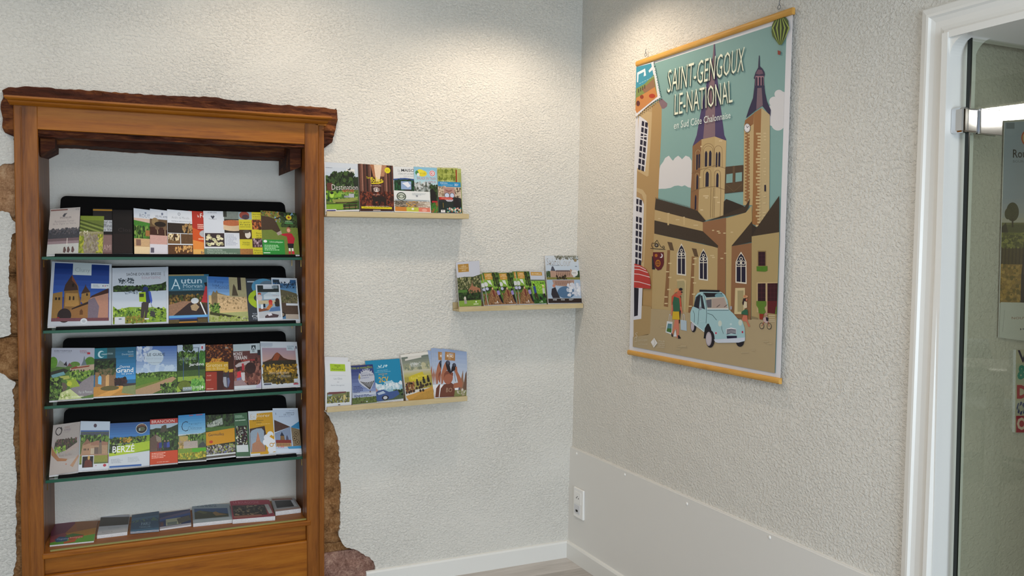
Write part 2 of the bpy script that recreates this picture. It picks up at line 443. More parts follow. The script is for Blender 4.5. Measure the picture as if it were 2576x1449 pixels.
# right wall, leaning out by TILT, with the doorway
DY0, DY1, DZ = -2.03, -2.98, 2.085
def slab(bm, ya, yb, za, zb, th=.10, off=0):
    vs = [bm.verts.new((TILT*z-off+dx, y, z)) for dx in (0, th) for y in (ya, yb) for z in (za, zb)]
    for f in ((0,1,3,2),(4,6,7,5),(0,4,5,1),(2,3,7,6),(0,2,6,4),(1,5,7,3)): bm.faces.new([vs[i] for i in f])
bm = bmesh.new()
slab(bm, .02, DY0+.02, 0, ZC); slab(bm, DY1-.02, -6.5, 0, ZC); slab(bm, DY0+.02, DY1-.02, DZ+.02, ZC)
wall_right = struct(bm_obj('wall_right', bm, M_WALLR))
bm = bmesh.new(); box_bm(bm, -4.7, 0, -6.6, .35, -.05, 0); floor = struct(bm_obj('floor', bm, mat('floor_base', '#8f8a84', .5)))
struct(box('ceiling', -4.7, .1, -6.6, .35, ZC, ZC+.05, M_CEIL))
struct(box('wall_far_left', -4.7, -4.6, -6.6, .3, 0, ZC, M_WALL))
# shop-front wall behind the camera with a wide window opening
bm = bmesh.new()
box_bm(bm, -4.6, -4.2, -6.6, -6.5, 0, ZC); box_bm(bm, -.4, .1, -6.6, -6.5, 0, ZC); box_bm(bm, -4.2, -.4, -6.6, -6.5, 2.5, ZC); box_bm(bm, -4.2, -.4, -6.6, -6.5, 0, .4)
struct(bm_obj('wall_rear', bm, M_CEIL))
# grey vinyl planks in the corner the picture shows
PL = [wood('floor_plank_a', '#96918b', '#aba6a0', '#bab5b0', 2, 0, .45, .0002, 10), wood('floor_plank_b', '#b0aba6', '#c2bdb8', '#cdc9c4', 2, 0, .45, .0002, 10), wood('floor_plank_c', '#86817b', '#9c9791', '#aca7a1', 2, 0, .45, .0002, 10)]
k = 0
for j in range(6):
    y1 = -.012-.15*j; x = -2.0-.37*((j*2) % 3)
    while x < -.01:
        xe = min(x+1.1, -.004); m = PL[(j*2+k) % 3]
        box('plank', max(x, -2.2), xe-.0015, y1-.1485, y1, 0, .004, m, floor, .0008, 1); x += 1.1; k += 1
# baseboards and wainscot board
def baseb(name, prof, path):
    bm = bmesh.new(); rings = []
    for o_, d in path:
        rings.append([bm.verts.new(o_+d*a+Vector((0, 0, z))) for a, z in prof])
    for a, b_ in zip(rings, rings[1:]):
        for i in range(len(prof)): bm.faces.new((a[i], a[(i+1) % len(prof)], b_[(i+1) % len(prof)], b_[i]))
    bm.faces.new(rings[0]); bm.faces.new(rings[-1][::-1])
    return struct(bm_obj(name, bm, M_WHITE))
PB = [(0, .0), (.014, .0), (.014, .072), (.010, .080), (0, .082)]
baseb('baseboard_left', PB, [(Vector((-1.02, 0, .004)), Vector((0, -1, 0))), (Vector((0, 0, .004)), Vector((0, -1, 0)))])
baseb('baseboard_right', PB, [(Vector((-.011, 0, .004)), Vector((-1, 0, 0))), (Vector((-.011, -1.935, .004)), Vector((-1, 0, 0)))])
bm = bmesh.new(); slab(bm, 0, -1.934, .02, .545, .02, .012)
vs = [v for v in bm.verts if v.co.z > .5]
bmesh.ops.bevel(bm, geom=[e for e in bm.edges if all(v in vs for v in e.verts)], offset=.004, segments=2, affect='EDGES')
board = struct(bm_obj('trim_1', bm, M_PANEL))
for p in ((1450.6,1141),(1571.7,1194),(1728,1267.5),(1936,1352),(2190,1462)):
    q = onR(p[0], p[1], .012); bm = bmesh.new()
    bmesh.ops.create_uvsphere(bm, u_segments=14, v_segments=8, radius=.0065)
    bmesh.ops.scale(bm, vec=(.45, 1, 1), verts=bm.verts); bmesh.ops.translate(bm, vec=q, verts=bm.verts); bm_obj('screw_cap', bm, M_PLAST, board, True)
# door casing: moulded profile swept up, across and down
prof = [(0, 0), (0, .011), (.004, .016), (.020, .020), (.027, .020), (.032, .014), (.044, .011), (.060, .011), (.070, .013), (.076, .018), (.088, .018), (.095, .010), (.095, 0)]
def casing():
    bm = bmesh.new(); n = len(prof); wd_ = .095
    rings = []
    for kind in range(4):
        ring = []
        for s_, h in prof:
            i = wd_-s_     # distance outwards from the opening
            y = (DY0+i+.002) if kind in (0, 1) else (DY1-i-.002); z = 0 if kind in (0, 3) else DZ-.012+i
            ring.append(bm.verts.new((TILT*z-h, y, z)))
        rings.append(ring)
    for a, b_ in zip(rings, rings[1:]):
        for i in range(n-1): bm.faces.new((a[i], a[i+1], b_[i+1], b_[i]))
    return bm
door = struct(bm_obj('door_1', casing(), M_WHITE))
# timber lining of the doorway: two uprights and the head with a rounded corner
box('jamb_lining', .002, .115, DY0, DY0+.018, 0, DZ, M_WHITE, door); box('jamb_lining', .0, .115, DY1-.018, DY1, 0, DZ, M_WHITE, door)
box('head_lining', .004, .6, DY1, DY0, DZ-.014, DZ+.004, M_WHITE, door)
bm = bmesh.new(); r = .05
ys = [(DY0, DZ-.014), (DY0, DZ-.014-r)]+[(DY0-r+r*math.cos(t), DZ-.014-r+r*math.sin(t)) for t in [math.pi/2*k/10 for k in range(11)]]+[(DY0-r, DZ-.014)]
prism_bm(bm, [(.012, y, z) for y, z in ys], (.10, 0, 0)); bm_obj('corner_fillet', bm, M_WHITE, door)

# the next room
YB = -1.985
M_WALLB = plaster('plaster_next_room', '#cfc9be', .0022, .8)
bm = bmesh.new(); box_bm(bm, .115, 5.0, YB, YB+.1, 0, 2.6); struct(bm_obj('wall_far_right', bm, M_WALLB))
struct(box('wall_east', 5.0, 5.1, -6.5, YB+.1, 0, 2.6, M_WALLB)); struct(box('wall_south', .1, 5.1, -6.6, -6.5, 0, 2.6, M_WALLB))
struct(box('floor_next_room', .115, 5.1, -6.5, YB, -.05, 0, mat('floor_base', '#8f8a84')))
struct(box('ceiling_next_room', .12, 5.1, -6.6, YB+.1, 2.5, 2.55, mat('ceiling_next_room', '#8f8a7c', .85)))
YG = -2.058
def mir(p): return Vector((p.x, 2*YG-p.y, p.z))
# lit ceiling panel, seen in the photograph only as its reflection in the glass door
c4 = [mir(onZ(x, y, 2.49)) for x, y in ((2455,277),(2640,254),(2640,296),(2455,309))]
print('LED', [tuple(round(a, 2) for a in c) for c in c4])
cx = sum(c.x for c in c4)/4; cy = sum(c.y for c in c4)/4
M_LED = mat('led_panel', '#ffffff', .5); M_LED.node_tree.nodes['Principled BSDF'].inputs['Emission Color'].default_value = (1, .95, .82, 1)
M_LED.node_tree.nodes['Principled BSDF'].inputs['Emission Strength'].default_value = 34
led = tag(empty('ceiling_light', (cx, cy, 2.49)), 'white lit ceiling panel of the next room, reflected in the glass door', 'light')
# glass door, opened into the next room
gt = onY(2440, 85, YG).z; gx = .098
print('glass top', gt, onY(2440, 85, YG).x, onY(2402, 1449, YG).x)
gd = tag(empty('glass_door', (gx, YG, 0)), 'frameless glass door with chrome hinge standing open into the next room', 'door')
GW = .92
xt, xb = onY(2440, 85, YG).x, onY(2402, 1449, YG).x
zb_ = onY(2402, 1449, YG).z
xlo = xb-(xt-xb)/(gt-zb_)*(zb_-.01)
def quadbox(name, x0b, x0t, x1, y0, y1, z0, z1, m, parent):
    vs = [(x0b, y0, z0), (x1, y0, z0), (x1, y0, z1), (x0t, y0, z1), (x0b, y1, z0), (x1, y1, z0), (x1, y1, z1), (x0t, y1, z1)]
    return under(obj(name, vs, [(0,1,2,3),(7,6,5,4),(0,4,5,1),(3,2,6,7),(0,3,7,4),(1,5,6,2)], m), parent)
quadbox('glass_pane', xlo+.004, xt+.004, gx+GW, YG-.005, YG+.005, .01, gt, M_GDOOR, gd)
quadbox('glass_edge', xlo-.001, xt-.001, xt+.004, YG-.0055, YG+.0055, .01, gt, M_GEDGE2, gd)
bm = bmesh.new(); vs = [bm.verts.new(p) for p in ((xlo-.001, YG-.0055, .01), (xlo+.004, YG-.0055, .01), (xt+.004, YG-.0055, gt), (xt-.001, YG-.0055, gt), (xlo-.001, YG+.0055, .01), (xlo+.004, YG+.0055, .01), (xt+.004, YG+.0055, gt), (xt-.001, YG+.0055, gt))]
for f in ((0,1,2,3),(7,6,5,4),(0,4,5,1),(3,2,6,7),(0,3,7,4),(1,5,6,2)): bm.faces.new([vs[i] for i in f])
o = [c for c in gd.children if c.name.startswith('glass_edge')][0]; bm.to_mesh(o.data); bm.free()
o = quadbox('top_edge', xt-.001, xt-.001, gx+GW, YG-.0052, YG+.0052, gt-.001, gt+.003, mat('glass_top_edge', '#4a564e', .2), gd)
for zc_ in ((onY(2480, 308, YG).z), .28):
    hw = .034
    a = onY(2455, 308, YG).x; b_ = onY(2511, 308, YG).x
    h = under(box('hinge', a, b_, YG-.014, YG-.005, zc_-hw, zc_+hw, M_CHROME, None, .002), gd)
    box('hinge_plate', a, b_, YG+.005, YG+.013, zc_-hw, zc_+hw, M_CHROME, None, .002).parent = h
    kb = box('hinge_knuckle', a-.045, a+.002, YG-.008, YG+.010, zc_-hw*.95, zc_+hw*.95, M_CHROME, None, .005); kb.parent = h
    kb = box('wall_bracket', .022, a-.042, YG-.012, DY0+.001, zc_-hw, zc_+hw, M_CHROME, None, .006); kb.parent = h
# ---------------------------------------------------------------- bookcase built into the niche
FY0, FY1 = -.05, .012
bc = tag(empty('bookcase', (-1.77, .1, 0)), 'brown wooden bookcase front with moulded cornice, built into the wall niche', 'bookcase')
def fp(pts, name, m, y0=FY0, y1=FY1, bev=.002):
    return under(prism(name, [onY(x, y, y0) for x, y in pts], (0, y1-y0, 0), m, None, bev), bc)
def down(x, y, x2, y2, Y, z=0):       # continue the edge (x,y)-(x2,y2) to the floor on plane Y
    a, b_ = onY(x, y, Y), onY(x2, y2, Y); t = (z-a.z)/(b_.z-a.z); return a+(b_-a)*t
def post(xo0, xo1, xi0, xi1, ytop_o, ytop_i, name):
    Y = FY0
    a = onY(xo0, ytop_o, Y); b_ = onY(xi0, ytop_i, Y); c = down(xi0, ytop_i, xi1, 1449, Y); d = down(xo0, ytop_o, xo1, 1449, Y)
    return under(prism(name, [a, b_, c, d], (0, FY1-FY0, 0), M_WV, None, .003), bc)
pL = post(33, 55, 94, 112, 262, 262, 'post'); pR = post(802, 803, 766, 773, 308, 308, 'post')
# outer bead of the right post and fluting of both
def strip(x0, y0, x1, y1, w, Y, dz, m, name='bead', parent=None):
    a = onY(x0, y0, Y); b_ = down(x0, y0, x1, y1, Y)
    o = prism(name, [a, a+Vector((w, 0, 0)), b_+Vector((w, 0, 0)), b_], (0, dz, 0), m, None, .0015); under(o, bc); return o
strip(802, 310, 803, 1449, .022, FY0+.010, .05, M_WV)
strip(50, 270, 74, 1449, .005, FY0-.002, .004, M_WV)
fp([(93,262),(767,306),(767,363),(93,325)], 'header_rail', M_WH, FY0+.002, FY1)
# cornice
a = onY(32, 264, FY0); b_ = onY(815, 313, FY0)
zl, zr = a.z, b_.z
cp = [(y, z*.62) for y, z in [(.0, 0), (-.012, .0), (-.020, .006), (-.024, .014), (-.026, .022), (-.038, .026), (-.043, .034), (-.043, .042), (-.036, .047), (0, .047)]]
bm = bmesh.new(); rings = []
for x, z, sgn in ((a.x, zl, -1), (b_.x, zr, 1)):
    rings.append([bm.verts.new((x-sgn*0+sgn*(-dy)*.55, FY0+dy, z+dz)) for dy, dz in cp])
for i in range(len(cp)): bm.faces.new((rings[0][i], rings[0][(i+1) % len(cp)], rings[1][(i+1) % len(cp)], rings[1][i]))
bm.faces.new(rings[0]); bm.faces.new(rings[1][::-1])
under(bm_obj('cornice', bm, M_WH), bc)
under(box('cornice_board', a.x-.01, b_.x+.01, FY0, .02, min(zl, zr)+.001, min(zl, zr)+.028, M_WH), bc)
# inner sides
for x0, x1, nm in ((-2.275, -2.236, 'side_panel'), (-1.285, -1.262, 'side_panel')):
    if x0 < -2: pts = [(-2.262, FY1, 0), (-2.236, .30, 0), (-2.256, .30, 0), (-2.285, FY1, 0)]
    else: pts = [(-1.277, FY1, 0), (-1.262, .30, 0), (-1.242, .30, 0), (-1.255, FY1, 0)]
    under(prism(nm, pts, (0, 0, 1.93), M_WS), bc)
# rebate strips just behind the front
for x in (-2.262, -1.281):
    under(box('rebate_strip', x-.006, x+.006, FY1-.004, FY1+.018, .36, 1.86, M_WS, None, .001), bc)
# bottom shelf, rails and lower panel
ZB = .3575
bt_l = onY(115, 1390, -.052); bt_r = onY(765, 1303, -.052)
under(box('bottom_shelf', -2.262, -1.268, -.052, .30, ZB-.022, ZB, M_WH, None, .004), bc)
under(box('upper_rail', -2.262, -1.268, -.020, .01, .20, ZB-.022, M_WH), bc)
zl2 = onY(440, 1405, -.045).z
under(box('lower_panel', -2.262, -1.268, -.045, .0, .0, zl2, M_WH, None, .008), bc)
print('lower ledge', zl2, onY(110,1449,-.045).z, onY(773,1362,-.045).z)
under(box('edge_strip', -2.236, -1.272, -.036, -.028, ZB, ZB+.005, mat('yellow_green_strip', '#8f8a4a', .4)), bc)
# old timber lintel over the niche
ol = jag(BEAM_TOP, 1.2, 8, 9)[:-1]+jag(BEAM_R, .8, 6, 8)[:-1]+[(700,366),(400,352),(100,342)]+BEAM_L[:-1]
YLn = -.034
lt = empty('wooden_lintel', (-1.77, .1, 2.05)); tag(lt, 'rough dark oak beam set in the white wall above the bookcase', 'beam')
def along(pl, t):
    d = [0]
    for a, b_ in zip(pl, pl[1:]): d.append(d[-1]+math.hypot(b_[0]-a[0], b_[1]-a[1]))
    s_ = t*d[-1]
    for k in range(len(pl)-1):
        if s_ <= d[k+1] or k == len(pl)-2:
            u = (s_-d[k])/(d[k+1]-d[k]); return Vector((pl[k][0]+(pl[k+1][0]-pl[k][0])*u, pl[k][1]+(pl[k+1][1]-pl[k][1])*u))
TP = jag(BEAM_TOP, 1.4, 9, 9); LP_ = BEAM_L[::-1]; RP_ = BEAM_R
NU, NV = 150, 22; vs = []; fs = []
for j in range(NV+1):
    v = j/NV; l_, r_ = along(LP_, v), along(RP_, v)
    for i in range(NU+1):
        u = i/NU; t_ = along(TP, u); b2_ = along([LP_[-1], RP_[-1]], u)
        c_ = t_*(1-v)+b2_*v + l_*(1-u)+r_*u - (Vector(TP[0])*(1-u)*(1-v)+Vector(TP[-1])*u*(1-v)+Vector(LP_[-1])*(1-u)*v+Vector(RP_[-1])*u*v)
        p = onY(c_.x, c_.y, YLn); e = min(v*4, 1, u*30, (1-u)*30)
        q = mn.fractal(Vector((p.x*5, 3, p.z*38)), 1, 2, 5)+.6*mn.noise(Vector((p.x*18, 1, p.z*90)))
        vs.append((p.x, YLn-.011*q+.014*(1-math.sqrt(max(0, e))), p.z+.003*mn.noise(Vector((p.x*30, 5, p.z*20)))))
for j in range(NV):
    for i in range(NU): a = j*(NU+1)+i; fs.append((a, a+1, a+NU+2, a+NU+1))
bi = [i for i in range(NU+1)]+[(j+1)*(NU+1)-1+0 for j in range(1, NV+1)]+[NV*(NU+1)+i for i in range(NU-1, -1, -1)]+[j*(NU+1) for j in range(NV-1, 0, -1)]
n0_ = len(vs)
for k in bi: vs.append((vs[k][0], .03, vs[k][2]))
for k in range(len(bi)): k2 = (k+1) % len(bi); fs.append((bi[k], bi[k2], n0_+k2, n0_+k))
bm = bmesh.new(); me = bpy.data.meshes.new('x'); me.from_pydata(vs, [], fs); bm.from_mesh(me); bpy.data.meshes.remove(me)
under(bm_obj('beam_face', bm, M_BEAM, None, False), lt)
# inner soffit of the lintel: dark boards under the beam, back edge uneven
sof = [(128,371),(250,378),(400,389),(520,394),(600,401),(690,404),(742,407),(742,330),(128,300)]
sp = [onY(x, y, .298) for x, y in jag(sof, 1.2, 10, 5)[:-1]]
under(prism('inner_beam', sp, (0, -.14, 0), M_BEAM), lt)
for x, y0, y1, w in ((101,345,455-65,.05),(757,350,440-20,-.045)):
    a = onY(x, y0, .03); b_ = onY(x, y1, .03)
    under(prism('corbel', [a, a+Vector((w, 0, 0)), Vector((b_.x+w, .03, b_.z+.03)), b_] if w > 0 else [a+Vector((w, 0, 0)), a, b_, Vector((b_.x+w, .03, b_.z-.02))], (0, .26, 0), M_BEAM), lt)

# glass shelves with brass clips and black display racks
SH = [(1.4535, 1.4525), (1.1745, 1.1755), (.893, .884), (.607, .604)]
names = ['topmost', 'second from the top', 'third from the top', 'lowest']
rowp = []
for i, (z0, z1) in enumerate(SH):
    z = (z0+z1)/2
    s = tag(empty('glass_shelf', (-1.765, .15, z)), '%s of the four green-edged glass shelves in the bookcase' % names[i] if i in (0, 3) else 'green-edged glass shelf of the bookcase, %s' % names[i], 'shelf', 'glass shelves of the bookcase')
    o = under(box('glass_sheet', -2.252, -1.276, .037, .285, z-.005, z+.005, M_GLASS), s)
    under(box('front_edge', -2.252, -1.276, .032, .037, z-.0055, z+.0055, M_GEDGE, None, .0008), s)
    for x in (-2.246, -1.288):
        for y in (.04, .24):
            bm = bmesh.new(); w = .006 if x < -2 else -.006
            tube_bm(bm, [(x+w*2.2, y, z-.006), (x, y, z-.006), (x, y, z-.034)], .0013, 6); under(bm_obj('brass_clip', bm, M_BRASS), s)
    # rack
    xl, xr = -2.205, -1.312
    rk = tag(empty('display_rack', ((xl+xr)/2, .1, z+.004)), 'black leaflet rack with rounded back on the %s glass shelf' % ('top', 'second', 'third', 'lowest')[i], 'rack', 'black leaflet racks')
    zt = z+.004; h = .255; r = .022
    lean = Vector((0, math.sin(math.radians(22)), math.cos(math.radians(22))))
    base = Vector((0, .112, zt+.004))
    def rp(x, s_): return Vector((x, 0, 0))+base+lean*s_
    pr = [rp(xl, 0), rp(xr, 0)]+[rp(xr-.012-r+r*math.cos(t), h-r+r*math.sin(t)) for t in [math.pi/2*k/8 for k in range(9)]]+[rp(xl+.012+r-r*math.sin(t), h-r+r*math.cos(t)) for t in [math.pi/2*k/8 for k in range(9)]]
    if i: hh = .235
    under(prism('back_panel', pr, Vector((0, .004*math.cos(math.radians(22)), -.004*math.sin(math.radians(22)))), M_BLACK), rk)
    under(box('base_plate', xl-.006, xr+.006, .048, .125, zt, zt+.003, M_BLACK, None, .001), rk)
    lp = under(box('front_lip', xl-.004, xr+.004, .050, .054, zt, zt+.013, M_BLACK, None, .0018), rk)
ZR = [1.468, 1.190, .909, .623]
def rowplane(i):
    t = math.radians(22); n = Vector((0, -math.cos(t), math.sin(t))); p0 = Vector((-1.8, .078, ZR[i])) 
    return lambda x, y: onPl(x, y, p0, n)
ROW = [rowplane(i) for i in range(4)]

# ---------------------------------------------------------------- picture ledges on the wall
def ledge(label, x0, x1, z, grp='pale wooden picture ledges', rise=0.0):
    l = tag(empty('wall_ledge', ((x0+x1)/2, -.04, z)), label, 'shelf', grp)
    D = .082; t = .010; n0 = l
    def qb(name, ya, yb, za, zb):
        vs = [Vector((x, y, zz+(rise if x == x1 else 0))) for x in (x0, x1) for y in (ya, yb) for zz in (za, zb)]
        bm = bmesh.new(); v = [bm.verts.new(p) for p in vs]
        for f in ((0,1,3,2),(4,6,7,5),(0,4,5,1),(2,3,7,6),(0,2,6,4),(1,5,7,3)): bm.faces.new([v[i] for i in f])
        bmesh.ops.bevel(bm, geom=bm.edges[:], offset=.0012, segments=2, affect='EDGES')
        under(bm_obj(name, bm, M_LEDGE), n0)
    qb('shelf_board', -D+t, -.001, z-.022, z-.012); qb('front_lip', -D, -D+t, z-.022, z); qb('back_strip', -t-.001, -.001, z-.012, z+.016)
    return l
LP = []
for lab, (xa, ya), (xb, yb) in (('highest of the three pale wooden picture ledges, beside the bookcase', (822,531), (1180,538)),
        ('pale wooden picture ledge in the corner, middle of the three wall ledges', (1155,772), (1475.5,763)),
        ('lowest of the three pale wooden picture ledges, beside the bookcase', (823,1025), (1176,996.6))):
    p, q = onY(xa, ya, -.082), onY(xb, yb, -.082)
    if q.x > .012: q.x = .014
    ledge(lab, p.x, q.x, p.z, rise=q.z-p.z); LP.append(p.z)
def ledgeplane(z):
    t = math.radians(13); n = Vector((0, -math.cos(t), math.sin(t))); p0 = Vector((-1, -.057, z))
    return lambda x, y: onPl(x, y, p0, n)
LG = [ledgeplane(z) for z in LP]

# socket plate on the board
q0 = onR(1444, 1223, .012); q1 = onR(1468.5, 1312, .012)
sk = tag(empty('wall_socket', q0), 'white double wall outlet plate on the low board by the corner', 'outlet')
za, zb2 = onR(1444, 1223, .02).z, onR(1468, 1311, .02).z; ya, yb = onR(1444, 1240, .02).y, onR(1468, 1250, .02).y
xs = -.012+TILT*.3
under(box('face_plate', xs-.011, xs, yb, ya, zb2, za, M_PLAST, None, .003), sk)
zz = lambda t: za+(zb2-za)*t
yy = lambda t: ya+(yb-ya)*t
under(box('socket_insert', xs-.0125, xs-.010, yy(.82), yy(.12), zz(.52), zz(.12), M_PLAST, None, .001), sk)
under(box('data_insert', xs-.0125, xs-.010, yy(.70), yy(.12), zz(.86), zz(.56), mat('grey_plastic', '#d3d5da', .35), None, .001), sk)
for a, c in ((.35, .33), (.45, .28), (.56, .33)): under(tube('socket_hole', [(xs-.0133, yy(a), zz(c)), (xs-.012, yy(a), zz(c))], .0028, M_DARK, None, 10), sk)
under(box('data_port', xs-.0135, xs-.012, yy(.50), yy(.30), zz(.80), zz(.73), M_DARK), sk)

# other-room things
under(obj('lit_panel', c4, [(0, 1, 2, 3)], M_LED), led)
zf = [Vector((c.x, c.y, 2.5)) for c in c4]
bm = bmesh.new(); prism_bm(bm, zf, (0, 0, -.006)); f_ = bm_obj('panel_frame', bm, M_WHITE); under(f_, led)
hub = mir(onZ(2474, 1142, .10)); print('chair hub', hub)
M_GREY = mat('grey_shell', '#7f8890', .5); M_GREYM = mat('grey_metal', '#6d737a', .35, .6)
ch = tag(empty('swivel_chair', (hub.x, hub.y, 0)), 'grey swivel chair in the next room, faintly reflected in the glass door', 'chair')
under(tube('column', [(hub.x, hub.y, .08), (hub.x, hub.y, .40)], .028, M_GREYM), ch)
for k in range(5):
    t = 2*math.pi*k/5+.5
    under(tube('leg', [(hub.x, hub.y, .10), (hub.x+.30*math.cos(t), hub.y+.30*math.sin(t), .045)], [.022, .013], M_GREYM), ch)
    bm = bmesh.new(); bmesh.ops.create_uvsphere(bm, u_segments=12, v_segments=8, radius=.026); bmesh.ops.translate(bm, vec=(hub.x+.30*math.cos(t), hub.y+.30*math.sin(t), .027), verts=bm.verts)
    under(bm_obj('caster', bm, M_BLACK, None, True), ch)
bm = bmesh.new()
prev = None
for z, w, d in ((.36, .16, .15), (.40, .24, .22), (.45, .26, .24), (.47, .25, .23)):
    ring = [bm.verts.new((hub.x+w*math.copysign(abs(math.cos(t))**.6, math.cos(t)), hub.y+d*math.copysign(abs(math.sin(t))**.6, math.sin(t)), z)) for t in [2*math.pi*k/24 for k in range(24)]]
    if prev: [bm.faces.new((prev[k], prev[(k+1) % 24], ring[(k+1) % 24], ring[k])) for k in range(24)]
    else: bm.faces.new(ring[::-1])
    prev = ring
bm.faces.new(prev); under(bm_obj('seat', bm, M_GREY, None, True), ch)
bm = bmesh.new(); g = [[bm.verts.new((hub.x+(u-.5)*(.50-.08*v), hub.y-.20-.06*v+.10*abs(2*u-1)**2, .46+.42*v)) for u in [k/10 for k in range(11)]] for v in [j/6 for j in range(7)]]
for j in range(6):
    for k in range(10): bm.faces.new((g[j][k], g[j][k+1], g[j+1][k+1], g[j+1][k]))
o = bm_obj('backrest', bm, M_GREY, None, True); md = o.modifiers.new('s', 'SOLIDIFY'); md.thickness = .03; under(o, ch)
tb = mir(onZ(2500, 925, 1.0)); print('table', tb)
tbl = tag(empty('side_table', (tb.x, tb.y, 0)), 'white round table in the next room, faintly reflected in the glass door', 'table')
under(tube('table_top', [(tb.x, tb.y, 1.0-.025), (tb.x, tb.y, 1.0)], .36, M_WHITE, None, 40), tbl); under(tube('pedestal', [(tb.x, tb.y, .01), (tb.x, tb.y, 1.0-.025)], .035, M_WHITE), tbl); under(tube('foot', [(tb.x, tb.y, 0), (tb.x, tb.y, .02)], .24, M_WHITE, None, 32), tbl)
def lathe(name, prof, loc, m, seg=28):
    bm = bmesh.new(); rings = [[bm.verts.new((loc[0]+r*math.cos(2*math.pi*k/seg), loc[1]+r*math.sin(2*math.pi*k/seg), loc[2]+z)) for k in range(seg)] for r, z in prof]
    for a, b_ in zip(rings, rings[1:]):
        for k in range(seg): bm.faces.new((a[k], a[(k+1) % seg], b_[(k+1) % seg], b_[k]))
    bm.faces.new(rings[0][::-1]); return bm_obj(name, bm, m, None, True)
tag(lathe('saucer', [(.04, 0), (.05, .003), (.085, .014), (.088, .015), (.084, .013), (.05, .006), (.001, .004)], (tb.x-.12, tb.y-.05, 1.0), M_PLAST), 'white saucer on the round table in the next room', 'saucer')
tag(lathe('cup', [(.025, 0), (.036, .01), (.042, .07), (.039, .07), (.033, .012), (.001, .008)], (tb.x+.12, tb.y+.02, 1.0), M_PLAST), 'white cup on the round table in the next room', 'cup')
# ---------------------------------------------------------------- printed covers (page coordinates, y down)
GR = ['2f4a1c', '47682a', '5f8334', '24381a', '7a9a45']; DG = ['16240f', '24381a', '2f4a24', '0e180c', '3c5526']
LGn = ['8fae3e', '7a9c35', 'a3bd52', '5f8334']; STN = ['8b6a44', 'a98457', '6a4d32', 'c29d6c', '4b3624']
BR = ['4a2a16', '6b3c1f', '2c170c', '8a5127', '3b2112']

def sky(a, y1, c0='6f9fd8', c1='c9dcee'): a.V_(0, 0, 1, y1, c0, c1)

# --- row 1
def c_estate(a):
    a.R(0,0,1,1,'b3aca8',.02); a.R(.02,.02,.58,.05,'7d5a55',.2); a.T('VTTE', .84,.03,.97,.06,'5a5a5e')
    a.P([(.42,.17),(.47,.12),(.58,.11),(.52,.15),(.5,.19),(.44,.19)],'4a4a50'); a.T('EPANNELIER', .34,.19,.72,.23,'6a6468'); a.T('Randonnées Terroir', .18,.26,.82,.31,'7a7478',-.01); a.T('de la Vigne au Verre', .12,.32,.88,.37,'7a7478',-.01)
    a.R(.0,.47,1,.67,'3f4046',.25); a.B(0,.45,1,.56,['3a3b41','4f5158','5a565a'],60,.035); a.R(0,.66,1,.78,'6b5a5e',.15); a.R(0,.72,1,.78,'8d7b80',.1)
    a.R(0,.78,1,1,'b9bbb8',.05); a.ln([(.62,.66),(.62,.82)],.02,'d8cfc8')
    for x, t in ((.52,.0),(.64,.0),(.78,.3)): a.P([(x,.86),(x+.04,.84),(x+.09,.92+.02*t),(x+.05,.98),(x-.01,.96)],'5e4a48',.1)
def c_vine(a):
    a.R(0,0,1,1,'5c6a30',.2); a.R(0,0,1,.12,'6d7f2e',.15)
    for k in range(8): a.P([(0,.10+.05*k),(1,.28+.055*k),(1,.30+.055*k),(0,.12+.05*k)],['2e3a18','8a9850'][k % 2],.25)
    a.R(0,.42,1,1,'86805a',.25); a.B(0,.55,.2,1,['a8a83c','8d9a32','6d7a2a'],40,.06); a.B(.75,.5,1,1,['a8a83c','b8b04a','6d7a2a'],50,.06); a.B(.2,.5,.8,1,['8a8074','97907e','7a7062'],60,.06)
    a.T('r M', .0,.40,.34,.50,'e4e0cc',-.01); a.T('argueron', .36,.43,.85,.49,'c9c6ae',-.02)
def c_black_gold(a):
    a.R(0,0,1,1,'17161a',.05); a.R(0,.02,1,.055,'9a7428',.1); a.R(0,.26,1,.51,'a9aeb5',.05); a.T('fine! de', .5,.27,.99,.33,'3a3a44'); a.T('affiné', .45,.34,.99,.42,'3a3a44'); a.T('du Vin', .48,.43,.99,.50,'3a3a44')
    a.R(0,.58,1,1,'6a5352',.1); a.R(.5,.6,.98,.96,'7a6260',.1); a.T('AMI', .55,.80,.95,.92,'a78f8c')
def c_black(a): a.R(0,0,1,1,'0e0c0f',.02); a.T('Clos', .28,.42,.9,.5,'3a3236',-.02); a.R(.05,.55,.98,.98,'1a1214',.05)
def c_route(a):
    a.R(0,0,1,1,'c9d0da'); a.T('ROUTE', .3,.11,.95,.19,'5b6a86',-.01); a.E(.62,.08,.05,.02,'7a86a0'); a.R(.0,.21,1,.32,'c8aea0',.1)
    a.P([(0,.26),(1,.31),(1,.7),(0,.7)],'3f7a2c',.25); a.B(0,.4,1,.64,GR,50,.07); a.R(.6,.47,1,.60,'9b6b3c',.2); a.R(.0,.66,1,1,'c4a27a',.2); a.R(.1,.68,.35,.82,'7d5f52',.2); a.R(0,.84,1,1,'e0c9a2',.05)
